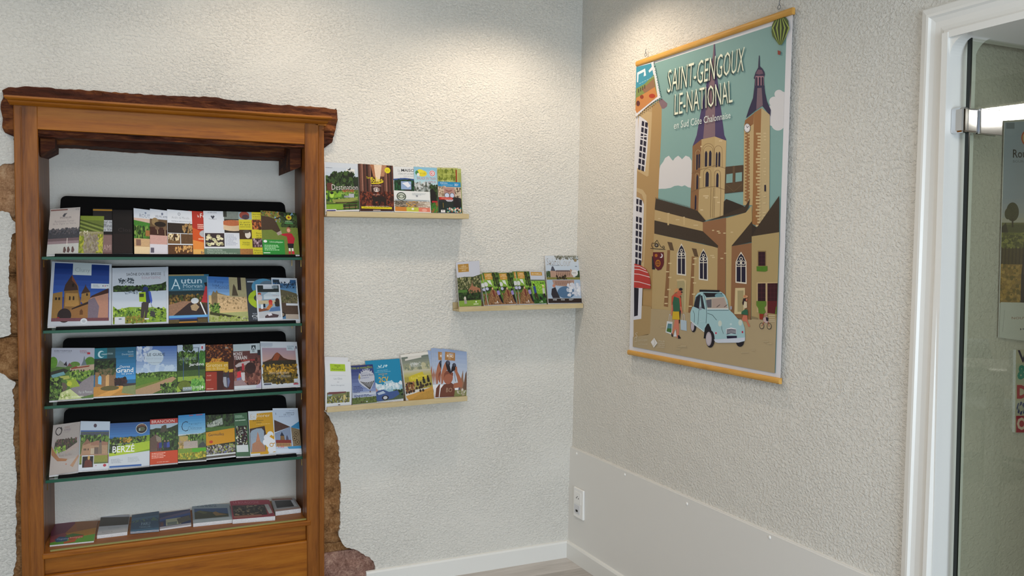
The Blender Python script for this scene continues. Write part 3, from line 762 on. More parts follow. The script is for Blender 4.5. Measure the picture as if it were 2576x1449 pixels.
def c_veuve(a):
    a.R(0,0,1,1,'ccd2dc'); a.E(.6,.09,.05,.03,'6a7288'); a.T('VEUVE AMBAL', .25,.13,.98,.18,'4a5470',-.005); a.T('CREMANT DE BOURGOGNE', .3,.195,.95,.215,'8a92a8')
    a.R(0,.22,1,.58,'5f4a34',.3); a.R(0,.40,1,.58,'3a1c16',.3); a.E(.25,.28,.17,.09,'8a7450',.3); a.E(.5,.33,.28,.06,'1c1410'); a.ln([(.35,.4),(.38,.55)],.03,'b09a7a'); a.ln([(.72,.4),(.74,.58)],.03,'b09a7a'); a.E(.35,.42,.1,.04,'6d5540',.3); a.E(.74,.42,.1,.04,'6d5540',.3)
    a.R(0,.58,1,.78,'c39a92',.15); a.R(0,.78,1,1,'cfcdd6',.04); a.R(.04,.86,.2,.97,'5a5666',.3)
def c_andre(a):
    a.R(0,0,1,1,'cfd5de'); a.E(.48,.09,.055,.035,'8a8f9c'); a.E(.48,.09,.035,.02,'cfd5de'); a.T('André & Mireille', .18,.145,.9,.20,'6a7080',-.02); a.T('VISITES & DEGUSTATIONS', .16,.245,.98,.27,'5a6070')
    a.R(.01,.30,1,.525,'241c18',.35); a.B(.6,.32,1,.5,['8a6a40','a98a5a'],16,.05); a.R(.01,.54,.5,.765,'6f5334',.4); a.B(.05,.56,.45,.68,['d8c49a','e6d8b4','3a2616'],20,.05); a.R(.53,.54,1,.765,'5a4028',.45); a.R(.01,.79,1,1,'55361e',.4); a.B(.3,.82,.95,.95,['b98a52','d0a468'],22,.045)
def c_fete(a):
    a.R(0,0,1,1,'a8281c',.03); a.P([(0,.35),(1,.55),(1,1),(0,1)],'c44e1a',.04); a.P([(0,.65),(1,.75),(1,1),(0,1)],'d8853a',.05)
    a.T('la', .43,.08,.51,.14,'efe2dc'); a.T('Ferme', .56,.05,1.3,.15,'f3ece8'); a.tx(.42,.3,.95,.42,3,'e0b6a8'); a.E(.8,.52,.3,.09,'a9a9ad',.2); a.tx(.45,.63,.95,.67,1,'ecc9a8'); a.R(0,.88,1,1,'d9a95c',.05); a.T('Bravo', .55,.92,.95,.98,'2d2a50')
def c_cheese(a):
    a.R(0,0,1,1,'c3cad4'); a.R(.58,0,1,.5,'6e7a76',.2); a.R(.58,.18,1,.5,'1f1815',.1); a.E(.85,.33,.42,.13,'c9b394',.1); a.E(.8,.27,.3,.07,'b0623c',.25); a.R(.56,0,.66,.13,'16221f',.1)
    a.R(0,0,.555,.5,'c6cdd8'); a.T('LA BERGERIE', .12,.02,.38,.05,'5b6272'); a.P([(.2,.12),(.23,.10),(.25,.13),(.27,.10),(.32,.12),(.26,.19)],'2b3246'); a.T('fromagère', .15,.17,.37,.20,'5b6272')
    a.R(.0,.5,.58,.86,'cfd3da'); a.R(.03,.51,.57,.82,'2a1f28',.15)
    r = random.Random(5)
    for k in range(26):
        x, y = r.uniform(.08,.52), r.uniform(.56,.79); a.E(x,y,.045,.026,r.choice(['b9b38e','cfc9a2','8f8a68','dcd7b6']),.1,12); 
    for x, y in ((.4,.77),(.14,.77),(.28,.66)): a.E(x,y,.05,.035,'c9cba0',.05,14); a.E(x,y,.014,.01,'4a4038',0,8)
    a.R(.57,.5,1,.86,'c9cfd9'); a.tx(.6,.53,.95,.8,9,'a2aabc'); a.R(0,.86,1,1,'5c7364',.03); a.T('Visites à la ferme', .08,.875,.5,.91,'cdd8cf'); a.T("Dégustation d'assortiments", .08,.925,.6,.955,'cdd8cf'); a.tx(.08,.965,.9,.985,1,'9fb3a4')
def c_checker(a):
    a.R(0,0,1,1,'c9bf2c')
    a.R(0,0,.55,.18,'8aa0a8',.1); a.E(.25,.08,.2,.09,'8a3b30',.3); a.E(.3,.12,.15,.06,'3c2c3c',.3); a.R(.55,.18,1,.41,'6a3418',.4); a.B(.57,.2,.98,.4,['9a4a20','c07038','3c1a0c'],24,.05)
    a.R(0,.42,.52,.64,'3a2414',.3); a.E(.36,.53,.12,.09,'d8cfc4',.1); a.E(.3,.46,.14,.04,'4a4038',.2); a.R(.53,.62,1,.83,'4a3038',.35); a.B(.55,.64,.98,.8,['b8a0a8','302028','8a7078'],16,.05); a.R(0,.86,.54,1,'9a6a38',.35)
    for x0, y0, x1, t in ((.06,.23,.48,('le goût','frais','notre bonté')),(.6,.04,.98,('Bien manger','à domicile','c’est bon')),(.12,.70,.42,('Viandes','Fromages')),(.7,.48,.92,('Plaisirs','de la','table')),(.6,.88,.98,('Nature','et terroir'))):
        for i, w in enumerate(t): a.T(w, x0,y0+.05*i,x1,y0+.05*i+.035,'3a3a18',-.005)
def c_cow(a):
    a.R(0,0,1,1,'5c7a2a',.15); a.R(0,0,1,.24,'7aa2c0',.08); a.B(.0,.0,.55,.22,['8a6a30','a88240','5a4a24','6a7a34'],70,.05); a.B(.55,.0,1,.38,DG,80,.06)
    a.R(.0,.36,1,1,'6a7c34',.14); a.P([(0,.12),(.2,.13),(.36,.17),(.44,.3),(.5,.42),(.54,.5),(.5,.55),(.42,.5),(.28,.43),(0,.45)],'3f2e22',.2); a.P([(.36,.17),(.5,.12),(.56,.11),(.46,.18)],'1a1414'); a.P([(.4,.5),(.53,.44),(.55,.52),(.44,.56)],'a89890')
    a.E(.77,.12,.08,.06,'c8b22a'); a.E(.77,.12,.03,.025,'8a3a14'); a.T('DIVERTIPARC', .66,.20,.86,.24,'9fd0a0'); a.R(.64,.25,.88,.27,'4f9a58')
    a.E(.74,.42,.06,.07,'a0604a'); a.E(.74,.43,.045,.045,'d8a68a'); a.P([(.68,.50),(.82,.50),(.9,.62),(.86,.74),(.7,.74),(.68,.58),(.54,.55),(.54,.52)],'b01c30'); a.P([(.68,.74),(.86,.74),(.84,.85),(.70,.85)],'15151f')
    a.R(.71,.85,.76,.92,'e0dcd8'); a.R(.79,.85,.84,.92,'e0dcd8'); a.R(.7,.92,.76,.99,'c02838'); a.R(.79,.92,.86,.99,'c02838')
    a.R(0,.66,.6,1,'268a36',.03); a.E(.08,.70,.05,.03,'e4efe4'); a.T('la ferme pédagogique', .2,.69,.56,.74,'cfe8cf'); a.tx(.05,.78,.5,.92,4,'9fd49f'); a.R(.02,.95,.2,.97,'cfe8cf')

# --- row 2
def c_abbey(a):
    a.R(0,0,1,1,'b6bdc6'); a.R(.05,.02,.96,.93,'1d3a86'); a.V_(.05,.02,.96,.55,'16306f','2c56a6',6)
    a.R(.35,0,.66,.20,'b7c2c4'); a.T('Cluny', .39,.08,.63,.17,'3c4654',-.03); a.R(.66,.33,.96,.41,'c4ccd2'); a.tx(.69,.345,.82,.395,3,'98a0ac'); a.R(.85,.355,.865,.375,'333a4a'); a.R(.885,.355,.9,.375,'b03040'); a.tx(.91,.355,.95,.375,1,'55607a')
    a.P([(.05,.93),(.05,.5),(.2,.47),(.22,.93)],'8a6a38',.12); a.R(.09,.56,.12,.60,'1a1208'); a.R(.14,.56,.17,.60,'1a1208')
    a.P([(.23,.93),(.23,.45),(.34,.2),(.45,.38),(.46,.47),(.5,.62),(.5,.93)],'7a5a30',.12); a.P([(.22,.46),(.24,.36),(.34,.20),(.42,.34),(.45,.44)],'3a2620',.12); a.P([(.34,.20),(.345,.29),(.43,.37),(.41,.32)],'70402e',.1); a.R(.35,.34,.38,.39,'1a1208'); a.P([(.25,.49),(.45,.49),(.48,.7),(.25,.7)],'a07a42',.12)
    for x in (.31,.37): a.R(x,.55,x+.025,.60,'2a1c0e'); a.E(x+.012,.55,.012,.012,'2a1c0e')
    a.P([(.5,.62),(.51,.5),(.58,.42),(.65,.48),(.65,.6),(.6,.72)],'93703c',.12); a.P([(.50,.5),(.56,.38),(.57,.34),(.58,.38),(.65,.47)],'402a22'); a.R(.585,.49,.61,.53,'20140a')
    a.P([(.34,.73),(.62,.62),(.66,.55),(.95,.42),(.95,.93),(.34,.93)],'8a6238',.1); a.P([(.36,.73),(.62,.62),(.62,.66),(.36,.75)],'2a1a12'); a.P([(.62,.62),(.67,.53),(.95,.40),(.95,.50),(.66,.58)],'3c2018',.1); a.P([(.63,.6),(.66,.56),(.95,.48),(.95,.88),(.63,.88)],'a87c6a',.08); a.P([(.62,.6),(.72,.55),(.8,.7),(.78,.88),(.62,.88)],'6f6472',.15); a.P([(.49,.83),(.49,.77),(.515,.74),(.54,.77),(.54,.83)],'5c3a1c')
    a.E(.25,.84,.11,.11,'241a1c',.2); a.P([(.05,.93),(.16,.86),(.24,.93)],'8a2030',.1); a.R(.05,.88,.96,.93,'6a4048',.2)
    a.E(.56,.93,.055,.045,'c6cdd4'); a.E(.56,.93,.03,.025,'a8b0ba')
def c_hiker(a):
    a.R(0,0,1,1,'b8bfc9'); a.T('SAÔNE DOUBS BRESSE', .25,.085,.87,.145,'3c3c44',.004); a.T('tourisme', .52,.15,.86,.21,'8a4a5a',-.02); a.tx(.92,.08,.935,.17,5,'6a6a74')
    a.B(.12,.19,.38,.28,['3a4650','5a6670','2a343c'],30,.018); a.P([(.02,.33),(.1,.31),(.2,.33),(.3,.32),(.45,.34),(.6,.33),(.75,.31),(.87,.30),(.96,.26),(.96,.42),(.02,.44)],'1f3014',.3); a.B(.04,.33,.95,.41,DG+['4a6a28'],80,.03)
    a.R(.02,.43,.96,.76,'b9c3d0'); a.B(.2,.42,.45,.47,['5c6a78','8a96a2'],16,.02)
    a.P([(0,.66),(.1,.74),(.3,.70),(.6,.71),(.96,.74),(.96,.97),(0,.99)],'7a9a2c',.25); a.B(0,.72,.95,.95,LGn+GR,120,.03); a.B(0,.86,.6,.97,['5c6a20','7a7030','8a7a34'],50,.03)
    a.E(.59,.385,.045,.04,'22306a'); a.P([(.52,.43),(.66,.42),(.69,.52),(.67,.64),(.54,.64)],'20305c'); a.P([(.64,.43),(.68,.44),(.71,.6),(.69,.66),(.66,.56)],'3a56b0'); a.P([(.47,.45),(.59,.44),(.6,.62),(.48,.61)],'9ab820'); a.R(.48,.47,.56,.53,'303a20'); a.P([(.52,.63),(.65,.62),(.63,.78),(.60,.90),(.57,.90),(.58,.74),(.55,.90),(.50,.89)],'3a3434'); a.R(.57,.90,.65,.925,'c8c8c8'); a.ln([(.69,.66),(.75,.82)],.008,'5a5a60'); a.P([(.68,.77),(.76,.80),(.76,.88),(.67,.87)],'3a3a3c',.2)
    a.R(.05,.87,.23,1,'c2c8d0'); a.E(.145,.905,.03,.01,'5a6474'); a.R(0,0,.02,1,'c0c6d0'); a.R(.965,0,1,1,'c0c6d0')
def c_biker(a):
    a.R(0,0,1,1,'46342a',.25); a.V_(0,0,1,.38,'2d6480','3a6a80',5); a.R(0,0,.88,.03,'8a7f5a',.1); a.R(0,.34,1,.46,'1f3034',.2); a.R(0,.43,1,.62,'4a3a22',.35); a.B(0,.43,1,.6,['6a5428','8a6a34','2a2414','3c4a20'],60,.04)
    a.P([(0,.62),(.35,.55),(.6,.56),(.8,.8),(.8,.85),(0,.85)],'8a6a55',.35); a.P([(.1,.85),(.5,.6),(.62,.56),(.95,.7),(.95,.85)],'2a1f22',.3); a.E(.66,.55,.1,.06,'c6ccd2'); a.P([(.93,.2),(1,.22),(1,.6),(.82,.58),(.88,.42)],'b03038',.1); a.P([(.88,.18),(1,.16),(1,.26),(.92,.25)],'1c1a20')
    a.ln([(.8,.58),(.96,.86)],.03,'d8dce0'); a.ln([(.86,.6),(.99,.8)],.02,'1a1a1c'); a.E(.67,.82,.09,.06,'2a2428',.2); a.P([(.55,.65),(.68,.6),(.78,.68),(.7,.76),(.58,.74)],'a08a6a',.2)
    a.T('A', .06,.09,.28,.31,'b9d2dc',-.02); a.E(.16,.22,.12,.09,'2f6680'); a.T('A', .07,.10,.29,.30,'c4d8e0',-.01); a.T('utun', .31,.09,.83,.19,'b9cdd8',.01); a.T('Morvan', .36,.20,.84,.28,'a9c2ce'); a.T('Grand & Bourgogne', .35,.30,.85,.33,'9ab4c0')
    a.R(0,.84,1,.89,'5a9ad0',.03); a.R(.0,.89,.72,.92,'2a4a90'); a.R(0,.92,1,1,'54492c',.3); a.R(.26,.92,.75,.965,'1c2030'); a.R(.26,.965,.72,.99,'b07a28',.1)
def c_spires(a):
    a.R(0,0,1,1,'c7ae7c',.05); a.R(0,0,.6,.42,'3f6fae',.03); a.V_(0,0,.6,.42,'3566a8','7ba0cc',6); a.R(.56,0,1,.45,'9a9270',.12); a.R(.78,0,.87,.29,'241c1c'); 
    a.T('Paray', .2,.08,.42,.17,'1c2c50',-.02); a.T('le', .14,.16,.2,.23,'1c2c50',-.02); a.T('Monial', .22,.18,.54,.27,'1c2c50',-.02)
    a.P([(.62,.42),(.66,.2),(.68,.15),(.72,.22),(.78,.42)],'4a3f30',.1); a.P([(.1,.7),(.1,.42),(.15,.32),(.2,.36),(.24,.30),(.27,.36),(.5,.42),(.5,.7)],'7d6a4c',.15); a.P([(.25,.7),(.25,.38),(.6,.44),(1,.45),(1,.76),(.25,.76)],'c0a47c',.12); a.B(.3,.45,.98,.72,['a8906a','cbb088','8a7452'],50,.03); a.B(.05,.6,.3,.8,GR,34,.04)
    a.P([(.0,.82),(1,.78),(1,1),(0,1)],'9aa06a',.2); a.P([(.05,.78),(.4,.83),(1,.93),(1,.955),(.3,.88),(.05,.84)],'33361c',.2); a.B(0,.88,1,1,['7a8a3a','8fa04c','a8b070'],50,.03); a.R(0,.0,.03,1,'6a8ab0',.1); a.T('[ ASSO ]', .8,.91,.97,.97,'d8d8c8',-.02)
def c_lime(a):
    a.R(0,0,1,1,'2e353e',.03); a.R(.04,.06,.42,.09,'a9b0b8'); a.E(.6,.2,.42,.20,'4a86a8',.05); a.E(.75,.18,.3,.13,'5a6f80',.2); a.E(.55,.48,.52,.24,'9ab324'); a.E(.55,.46,.32,.11,'3a4238',.1); a.E(.58,.52,.24,.08,'aac232'); a.R(.5,.28,.72,.5,'222a34',.1)
    a.tx(.15,.81,.8,.84,1,'8a92a0'); a.T('Chalon', .12,.85,.75,.91,'d5dae0',.01); a.tx(.15,.93,.8,.96,1,'8a92a0')
def c_fort(a):
    a.R(0,0,1,1,'bcc4cd'); a.R(.04,.04,.95,.95,'3f6f98',.05); a.V_(.04,.04,.95,.4,'2f5a86','6f9cc0',5); a.R(.3,0,.72,.13,'c4ccd4'); a.R(.06,.05,.3,.12,'26323a',.2); a.B(.1,.1,.95,.22,['1c2c40','2a4058'],40,.03)
    a.P([(.04,.5),(.2,.26),(.6,.3),(.95,.36),(.95,.6),(.04,.62)],'5c5640',.25); a.B(.05,.4,.95,.58,['6a6444','3f4428','7a7458'],50,.04); a.R(.04,.58,.95,.84,'4a3a30',.25); a.R(.5,.59,.95,.64,'c0c6ce'); a.E(.32,.85,.13,.06,'25211f'); a.E(.32,.85,.08,.035,'8a7a6a'); a.R(.45,.84,.95,.95,'a89c90',.1)
def c_picnic(a):
    a.R(0,0,1,1,'cdd2da'); a.R(.06,.03,.94,.93,'8aa2b4',.1); a.R(.06,.03,.94,.22,'222a2c',.2); a.R(.3,.02,.72,.13,'c6ccd4'); a.T('le Chalonnais', .32,.07,.68,.10,'8a92a0'); a.R(.66,.04,.9,.12,'7a8a94',.3)
    a.P([(.3,.3),(.5,.22),(.94,.22),(.94,.4),(.3,.42)],'b9c6cf',.05); a.E(.13,.27,.07,.04,'a8482c',.1); a.E(.12,.37,.11,.09,'c0b4b4',.1); a.tx(.6,.235,.9,.27,2,'dfe3e8'); a.T('1 fois par an', .66,.31,.92,.34,'a03a30'); a.T('LibellulesS', .26,.42,.52,.45,'1f2a3a')
    a.R(.06,.45,.94,.55,'b6aa8c',.15); a.E(.56,.49,.08,.06,'b02c2c',.05); a.P([(.5,.5),(.62,.5),(.64,.6),(.48,.58)],'c04038'); a.E(.84,.46,.08,.07,'3a2018'); a.P([(.72,.5),(.92,.45),(.92,.64),(.74,.62)],'2a2420',.1); a.P([(.34,.68),(.5,.56),(.66,.58),(.46,.72)],'b8703c',.1); a.P([(.45,.8),(.55,.66),(.92,.62),(.93,.74),(.6,.76),(.5,.86)],'4f6f9c',.1); a.P([(.06,.66),(.3,.66),(.5,.72),(.06,.76)],'7a4a34',.15)
    a.R(.06,.76,.94,.93,'b4b8be',.06); a.P([(.3,.88),(.5,.8),(.86,.86),(.8,.93),(.3,.93)],'4a3a40',.3); a.P([(.4,.82),(.55,.80),(.6,.86),(.45,.88)],'d8d4dc'); a.R(.16,.56,.24,.68,'d4dae2'); a.R(.26,.54,.34,.64,'1a1e2a')

# --- row 3
def c_village(a):
    a.R(0,0,1,1,'a9adbb'); a.T('GUIDE TOURISTIQUE', .06,.045,.47,.075,'2f3340',.006); a.T('TOURIST GUIDE | ZOMER', .07,.085,.45,.105,'7a7f90'); a.T('BUREAU', .66,.045,.82,.075,'a04858'); a.T('TOURISME', .66,.08,.88,.11,'8a5a68'); a.R(.83,.09,.9,.13,'b03038')
    a.R(0,.36,1,1,'4f7034',.3); a.E(.05,.28,.1,.11,'5a8a2c',.3); a.E(.55,.33,.12,.06,'5a7f34',.3); a.E(.9,.28,.12,.1,'4f7a2c',.3); a.P([(.12,.36),(.2,.24),(.3,.3),(.36,.38)],'8a9088',.1); a.P([(.29,.33),(.35,.26),(.38,.36)],'2a2230'); a.P([(.38,.36),(.42,.29),(.46,.33),(.5,.36)],'7a4a4a',.1)
    a.P([(.68,.38),(.74,.26),(.76,.17),(.77,.17),(.79,.26),(.84,.37)],'66747c',.1); a.P([(.44,.40),(.6,.36),(1,.33),(1,.44),(.7,.48),(.45,.55)],'b39d88',.1); a.P([(.46,.40),(.58,.36),(.62,.38),(.9,.35),(.88,.38),(.47,.42)],'8a4434',.1)
    for x in (.48,.54,.64,.7,.76,.9): a.E(x,.46,.018,.03,'3a2a28')
    a.B(.45,.46,.95,.62,GR+LGn,90,.04); a.P([(0,.46),(.3,.4),(.42,.44),(.3,.52),(0,.56)],'2a2c24',.3); a.P([(.02,.52),(.3,.46),(.34,.52),(.04,.58)],'6a98a0',.1); a.P([(.2,.55),(.42,.54),(.45,.6),(.28,.62)],'a8ac58',.1)
    a.P([(.46,.80),(.7,.68),(.95,.55),(1,.56),(1,.93),(.68,.98)],'7f7a80',.15); a.P([(.36,.62),(.6,.62),(.68,.76),(.46,.78)],'8aa034',.2); a.E(.44,.70,.06,.05,'aeb83a',.1); a.E(.28,.76,.11,.09,'5a5248',.25); a.P([(.58,.62),(.72,.68),(.66,.72)],'3c3c50'); a.B(0,.6,.26,1,GR+DG,120,.05); a.P([(.26,.86),(.46,.80),(.74,1),(.2,1)],'b8c48c',.1); a.B(.25,.85,.46,1,['b0bc80','8aa050','d0d4a8'],20,.04); a.T('Pays de Montceau', .66,.85,.97,.92,'c4cccc',-.01); a.tx(.5,.95,.9,.98,1,'cfd8b8')
def c_openeyes(a):
    a.R(0,0,1,1,'24628c',.02); a.R(0,0,.5,.24,'1a7080',.05); a.R(.3,0,.52,.3,'2a4a50',.15); a.V_(.5,0,1,.68,'1a5a78','3f8cc8',8); a.R(0,.22,.52,.55,'1c2c28',.3); a.B(.02,.28,.5,.52,DG,60,.05)
    a.R(.03,.50,.52,.82,'8a6a48',.25); a.P([(.28,.52),(.36,.5),(.36,.80),(.28,.80)],'c09a68',.1); a.P([(.36,.50),(.5,.46),(.5,.8),(.36,.8)],'7d6248',.15); a.P([(.1,.74),(.1,.6),(.14,.56),(.18,.6),(.18,.76)],'6ab0d8'); a.B(.1,.44,.5,.56,['5a5038','3c4a28','6a6044'],30,.04)
    a.R(0,.8,1,1,'b0803c',.15); a.P([(.05,1),(.4,.88),(.7,.8),(.8,.8),(.6,.9),(.4,1)],'c8944c',.1); a.E(.38,.84,.22,.05,'5a5430',.25); a.B(.5,.65,.78,.78,['2c1c20','3a2428','1f1a18'],40,.05); a.R(.7,.76,1,.82,'3a3434',.2); a.P([(.7,.82),(1,.8),(1,1),(.66,.95)],'7a8458',.2)
    a.E(.16,.13,.08,.075,'b9d4da'); a.E(.185,.13,.06,.055,'1a7080'); a.T('creusot', .17,.115,.30,.145,'cfe0e4'); a.T('ontceau', .31,.10,.44,.14,'9ab8bc'); a.T('Guide', .80,.08,.94,.115,'a8c8d8'); a.T('Destination', .66,.13,.94,.165,'a8c8d8'); a.T('2023', .82,.18,.94,.205,'c8b070')
    a.T('Ouvrez', .61,.38,.86,.435,'dce4ec',.004); a.T('Grand', .52,.43,.94,.53,'eef2f6',.012); a.T('les yeux !', .66,.54,.95,.58,'dce4ec',.004)
def c_path(a):
    a.V_(0,0,1,.56,'4a6ca8','a9bcd4',10); a.B(0,.02,.35,.3,['8a9cc0','a8b8d0','c0cad8'],26,.07,.05); a.B(.1,.42,1,.54,['b8c8dc','a4b8d4'],20,.08,.05); a.E(.45,.24,.215,.165,'b9c8d4'); a.T('LE GUIDE', .27,.15,.70,.21,'1f2c40',.004); a.T('touristique', .24,.235,.70,.30,'8a9ab0',-.02); a.T('NATURE, VIGNE & PATRIMOINE', .30,.345,.62,.36,'3c4a60'); a.ln([(.2,.22),(.2,.28)],.01,'5a6a80')
    a.P([(0,.58),(.3,.56),(.6,.54),(1,.55),(1,1),(0,1)],'3f5a20',.3); a.B(0,.57,1,.72,GR,110,.03); a.R(0,.66,.55,.86,'52762a',.25); a.P([(0,.86),(.5,.76),(.82,.68),(.9,.66),(.98,.7),(.7,.9),(.4,1),(0,1)],'a08466',.1); a.P([(.0,.84),(.5,.74),(.88,.66),(.5,.78),(0,.9)],'6a7a34',.2); a.B(.6,.8,1,1,GR+DG,60,.04)
def c_gardens(a):
    a.R(0,0,1,1,'20341a',.3); a.R(0,0,1,.25,'aebccb',.08); a.B(.2,.0,.55,.13,DG,50,.04); a.B(0,.17,1,.4,DG+GR,110,.06); a.B(.8,.2,1,.45,['4a8030','62984a','386a28'],50,.06); a.R(0,.55,1,.72,'3a5526',.35); a.R(.02,.68,.9,.78,'7f9a3c',.2); a.E(.25,.88,.25,.12,'26301a',.25); a.E(.25,.86,.23,.09,'5a6a24',.3); a.B(.5,.75,1,.98,['5a9840','3f7a30','76a850'],70,.05); a.P([(0,.86),(.15,.98),(0,1)],'8aa43c')
    a.ln([(.22,.3),(.22,.75)],.02,'3a5a88'); a.ln([(.76,.08),(.78,.72)],.025,'26405c'); a.ln([(.55,.07),(.78,.08)],.008,'4a5a6a')
    a.R(.84,.02,.94,.12,'c8ced6'); a.R(.86,.05,.92,.11,'a83c50'); a.T('LA BOURGOGNE', .06,.27,.68,.335,'a8b8b8',-.02); a.T('DES', .28,.36,.38,.40,'a8b8b8',-.02); a.T('Jardins', .42,.40,.95,.48,'e8ece8',.01)
    a.R(.2,.9,.52,.98,'7a8a90',.1); a.T('PORTES', .22,.91,.48,.95,'c8d0d0'); a.T('À OUVRIR', .5,.88,.78,.95,'c8dcc0'); a.T('+', .86,.89,.94,.96,'e8f0ec',.02); a.R(.8,.88,.84,.98,'a8c8a0')
def c_caves(a):
    a.R(0,0,1,1,'3a170c',.25); a.B(0,0,1,.3,['5a2812','7a3c18','2a0e08','94582a'],90,.05,.25,.5); a.P([(.1,.4),(.3,.3),(.5,.33),(.7,.4)],'b8741c',.25); a.B(.2,.30,.65,.40,['c8862a','8a4a14','d8a040'],30,.03)
    a.R(0,.39,.82,.58,'c09424'); a.P([(.64,.57),(1,.55),(1,.72),(.64,.7)],'c09a2c',.1); a.R(.66,.58,1,1,'4a1410',.15); a.T('Grottes et', .03,.415,.80,.49,'ece2c0',-.015); a.T('site de Blanot', .05,.50,.70,.555,'e4d8a8',-.02)
    a.R(0,.60,.4,1,'8a2c1c'); a.T('AZÉ', .04,.66,.2,.69,'d8a898'); a.T('BLANOT', .03,.76,.2,.79,'d8a898'); a.tx(.04,.96,.35,.98,1,'e0b8a8'); a.R(.66,.57,.98,.62,'b89430',.1)
    a.P([(.62,.70),(.66,.57),(.7,.66),(.78,.62),(.84,.57),(.84,.7),(.88,.82),(.82,.95),(.76,.98),(.66,.94),(.6,.84)],'2c2830',.1); a.P([(.63,.72),(.74,.72),(.76,.95),(.66,.92),(.62,.82)],'8f939f',.12); a.P([(.77,.74),(.84,.74),(.87,.82),(.82,.93),(.78,.94)],'565d80',.12); a.P([(.42,.6),(.62,.6),(.62,.98),(.42,.98)],'300c0c',.1); a.tx(.72,.06,.86,.1,2,'d8c8b8')
def c_rocks(a):
    a.R(0,0,1,1,'5a3230',.3); a.R(0,0,1,.16,'a9b6ba'); a.R(.9,.15,1,.27,'20202a'); a.R(.62,.0,.9,.22,'b4bfc4'); a.R(.68,.04,.84,.14,'2a363c'); a.P([(.70,.13),(.76,.06),(.82,.13),(.78,.13),(.76,.10),(.74,.13)],'c4ccd0'); a.tx(.7,.15,.84,.2,2,'4a5a60')
    a.B(0,.35,1,.9,['6a3c34','4a2620','8a5a4c','3a1c18','7a463c'],120,.07,.25); a.P([(.05,.48),(.2,.42),(.6,.38),(.6,.44),(.3,.5),(.1,.52)],'b0a4a4',.2); a.E(.62,.55,.2,.13,'2c1414',.2)
    a.P([(.3,.44),(.38,.44),(.38,.58),(.3,.6)],'a82c38'); a.E(.18,.56,.05,.05,'2a1c1c'); a.P([(.12,.63),(.26,.6),(.26,.76),(.12,.78)],'b82c38'); a.P([(.1,.76),(.26,.74),(.24,.88),(.1,.86)],'6a6a90'); a.P([(.26,.64),(.4,.64),(.4,.82),(.28,.84)],'b8b4b8',.2); a.P([(0,.82),(.3,.8),(.5,.93),(.0,.93)],'8a7478',.2)
    a.T('MONDE', -.0,.18,.34,.26,'d5cac8',.01); a.T('TERRAIN', .02,.27,.5,.35,'e2d8d6',.01); a.T('À EXPLORER', .26,.345,.8,.39,'c84040',.005); a.R(0,.93,1,1,'bcc4cc'); a.P([(.8,.95),(.95,.9),(1,.8),(1,1),(.8,1)],'b0aac0',.1)
def c_rockhill(a):
    a.R(0,0,1,1,'c0c6cd'); a.R(.0,.03,.33,.10,'a8b0bc'); a.T('LE GUIDE VACANCES', .02,.105,.3,.12,'5a6478'); a.R(.04,.14,.94,.93,'7d6a7c',.05); a.V_(.04,.14,.94,.44,'a08a98','b8948c',6); a.R(.7,.08,.92,.20,'b8c4cc'); a.T('BOURGOGNE', .73,.09,.9,.12,'4a6478'); a.tx(.73,.13,.9,.18,3,'7a8a98')
    a.P([(.04,.46),(.28,.38),(.38,.27),(.44,.24),(.5,.27),(.6,.36),(.72,.4),(.94,.42),(.94,.62),(.04,.64)],'4f2c1c',.25); a.P([(.3,.42),(.38,.27),(.44,.24),(.52,.3),(.44,.44)],'8a4424',.2); a.P([(.04,.46),(.3,.42),(.94,.42),(.94,.6),(.04,.6)],'30281a',.3)
    a.R(.04,.56,.94,.93,'4a3c14',.3); a.B(.05,.52,.93,.72,['a07a1c','c0942c','6a5014','3a3010','8a6a18'],120,.04); a.B(.05,.72,.93,.92,['5a4a14','3a3410','7a6420','2a2410'],70,.05)
    a.T('Votre Guide nature', .2,.655,.72,.72,'e0d8c8',-.02); a.T("et d'Histoire", .42,.73,.76,.80,'e0d8c8',-.02); a.R(.04,.905,.26,.96,'b8bec6'); a.R(.05,.92,.24,.95,'3a4258'); a.R(.84,.84,.95,.92,'b8bec6'); a.R(.82,.94,.95,.97,'a03048'); a.R(.95,.1,.98,.16,'3a4258')

# --- row 4
def c_grey_heart(a):
    a.R(0,0,1,1,'a9a19c',.04); a.P([(.2,.1),(.9,.0),(1,.1),(1,.7),(.5,.75),(.0,.5)],'a39a94',.04); a.E(.22,.14,.12,.085,'2a2224'); a.E(.22,.14,.09,.06,'a9a19c'); a.E(.22,.14,.05,.07,'a9a19c'); a.ln([(.3,.06),(.34,.12),(.3,.19)],.03,'2a2224'); a.T('TERRES', .42,.06,.62,.10,'8a7068'); a.T('ROMANES', .42,.11,.66,.15,'6a5a68'); a.T('en Tournugeois', .4,.16,.62,.19,'8a8078')
    a.P([(.1,.48),(.12,.36),(.3,.30),(.6,.33),(.9,.32),(.92,.42),(.7,.52),(.4,.56)],'3c3430',.3); a.B(.15,.32,.9,.48,['2a2a1c','4a3c34','6a4a44','3a4a24'],60,.04); a.B(.1,.46,.5,.56,LGn,24,.04); a.P([(.5,.55),(.95,.4),(.96,.5),(.5,.62)],'a89890',.1)
    a.P([(.0,.42),(.12,.54),(.3,.68),(.6,.72),(.55,.76),(.25,.74),(.02,.6)],'9a6a44',.05); a.P([(.7,.86),(.98,.66),(1,.7),(.8,.9)],'a88468',.08); a.T('Route des Vins', .3,.61,.74,.66,'6a5e5a',-.02); a.E(.56,.82,.02,.012,'b05a3a')
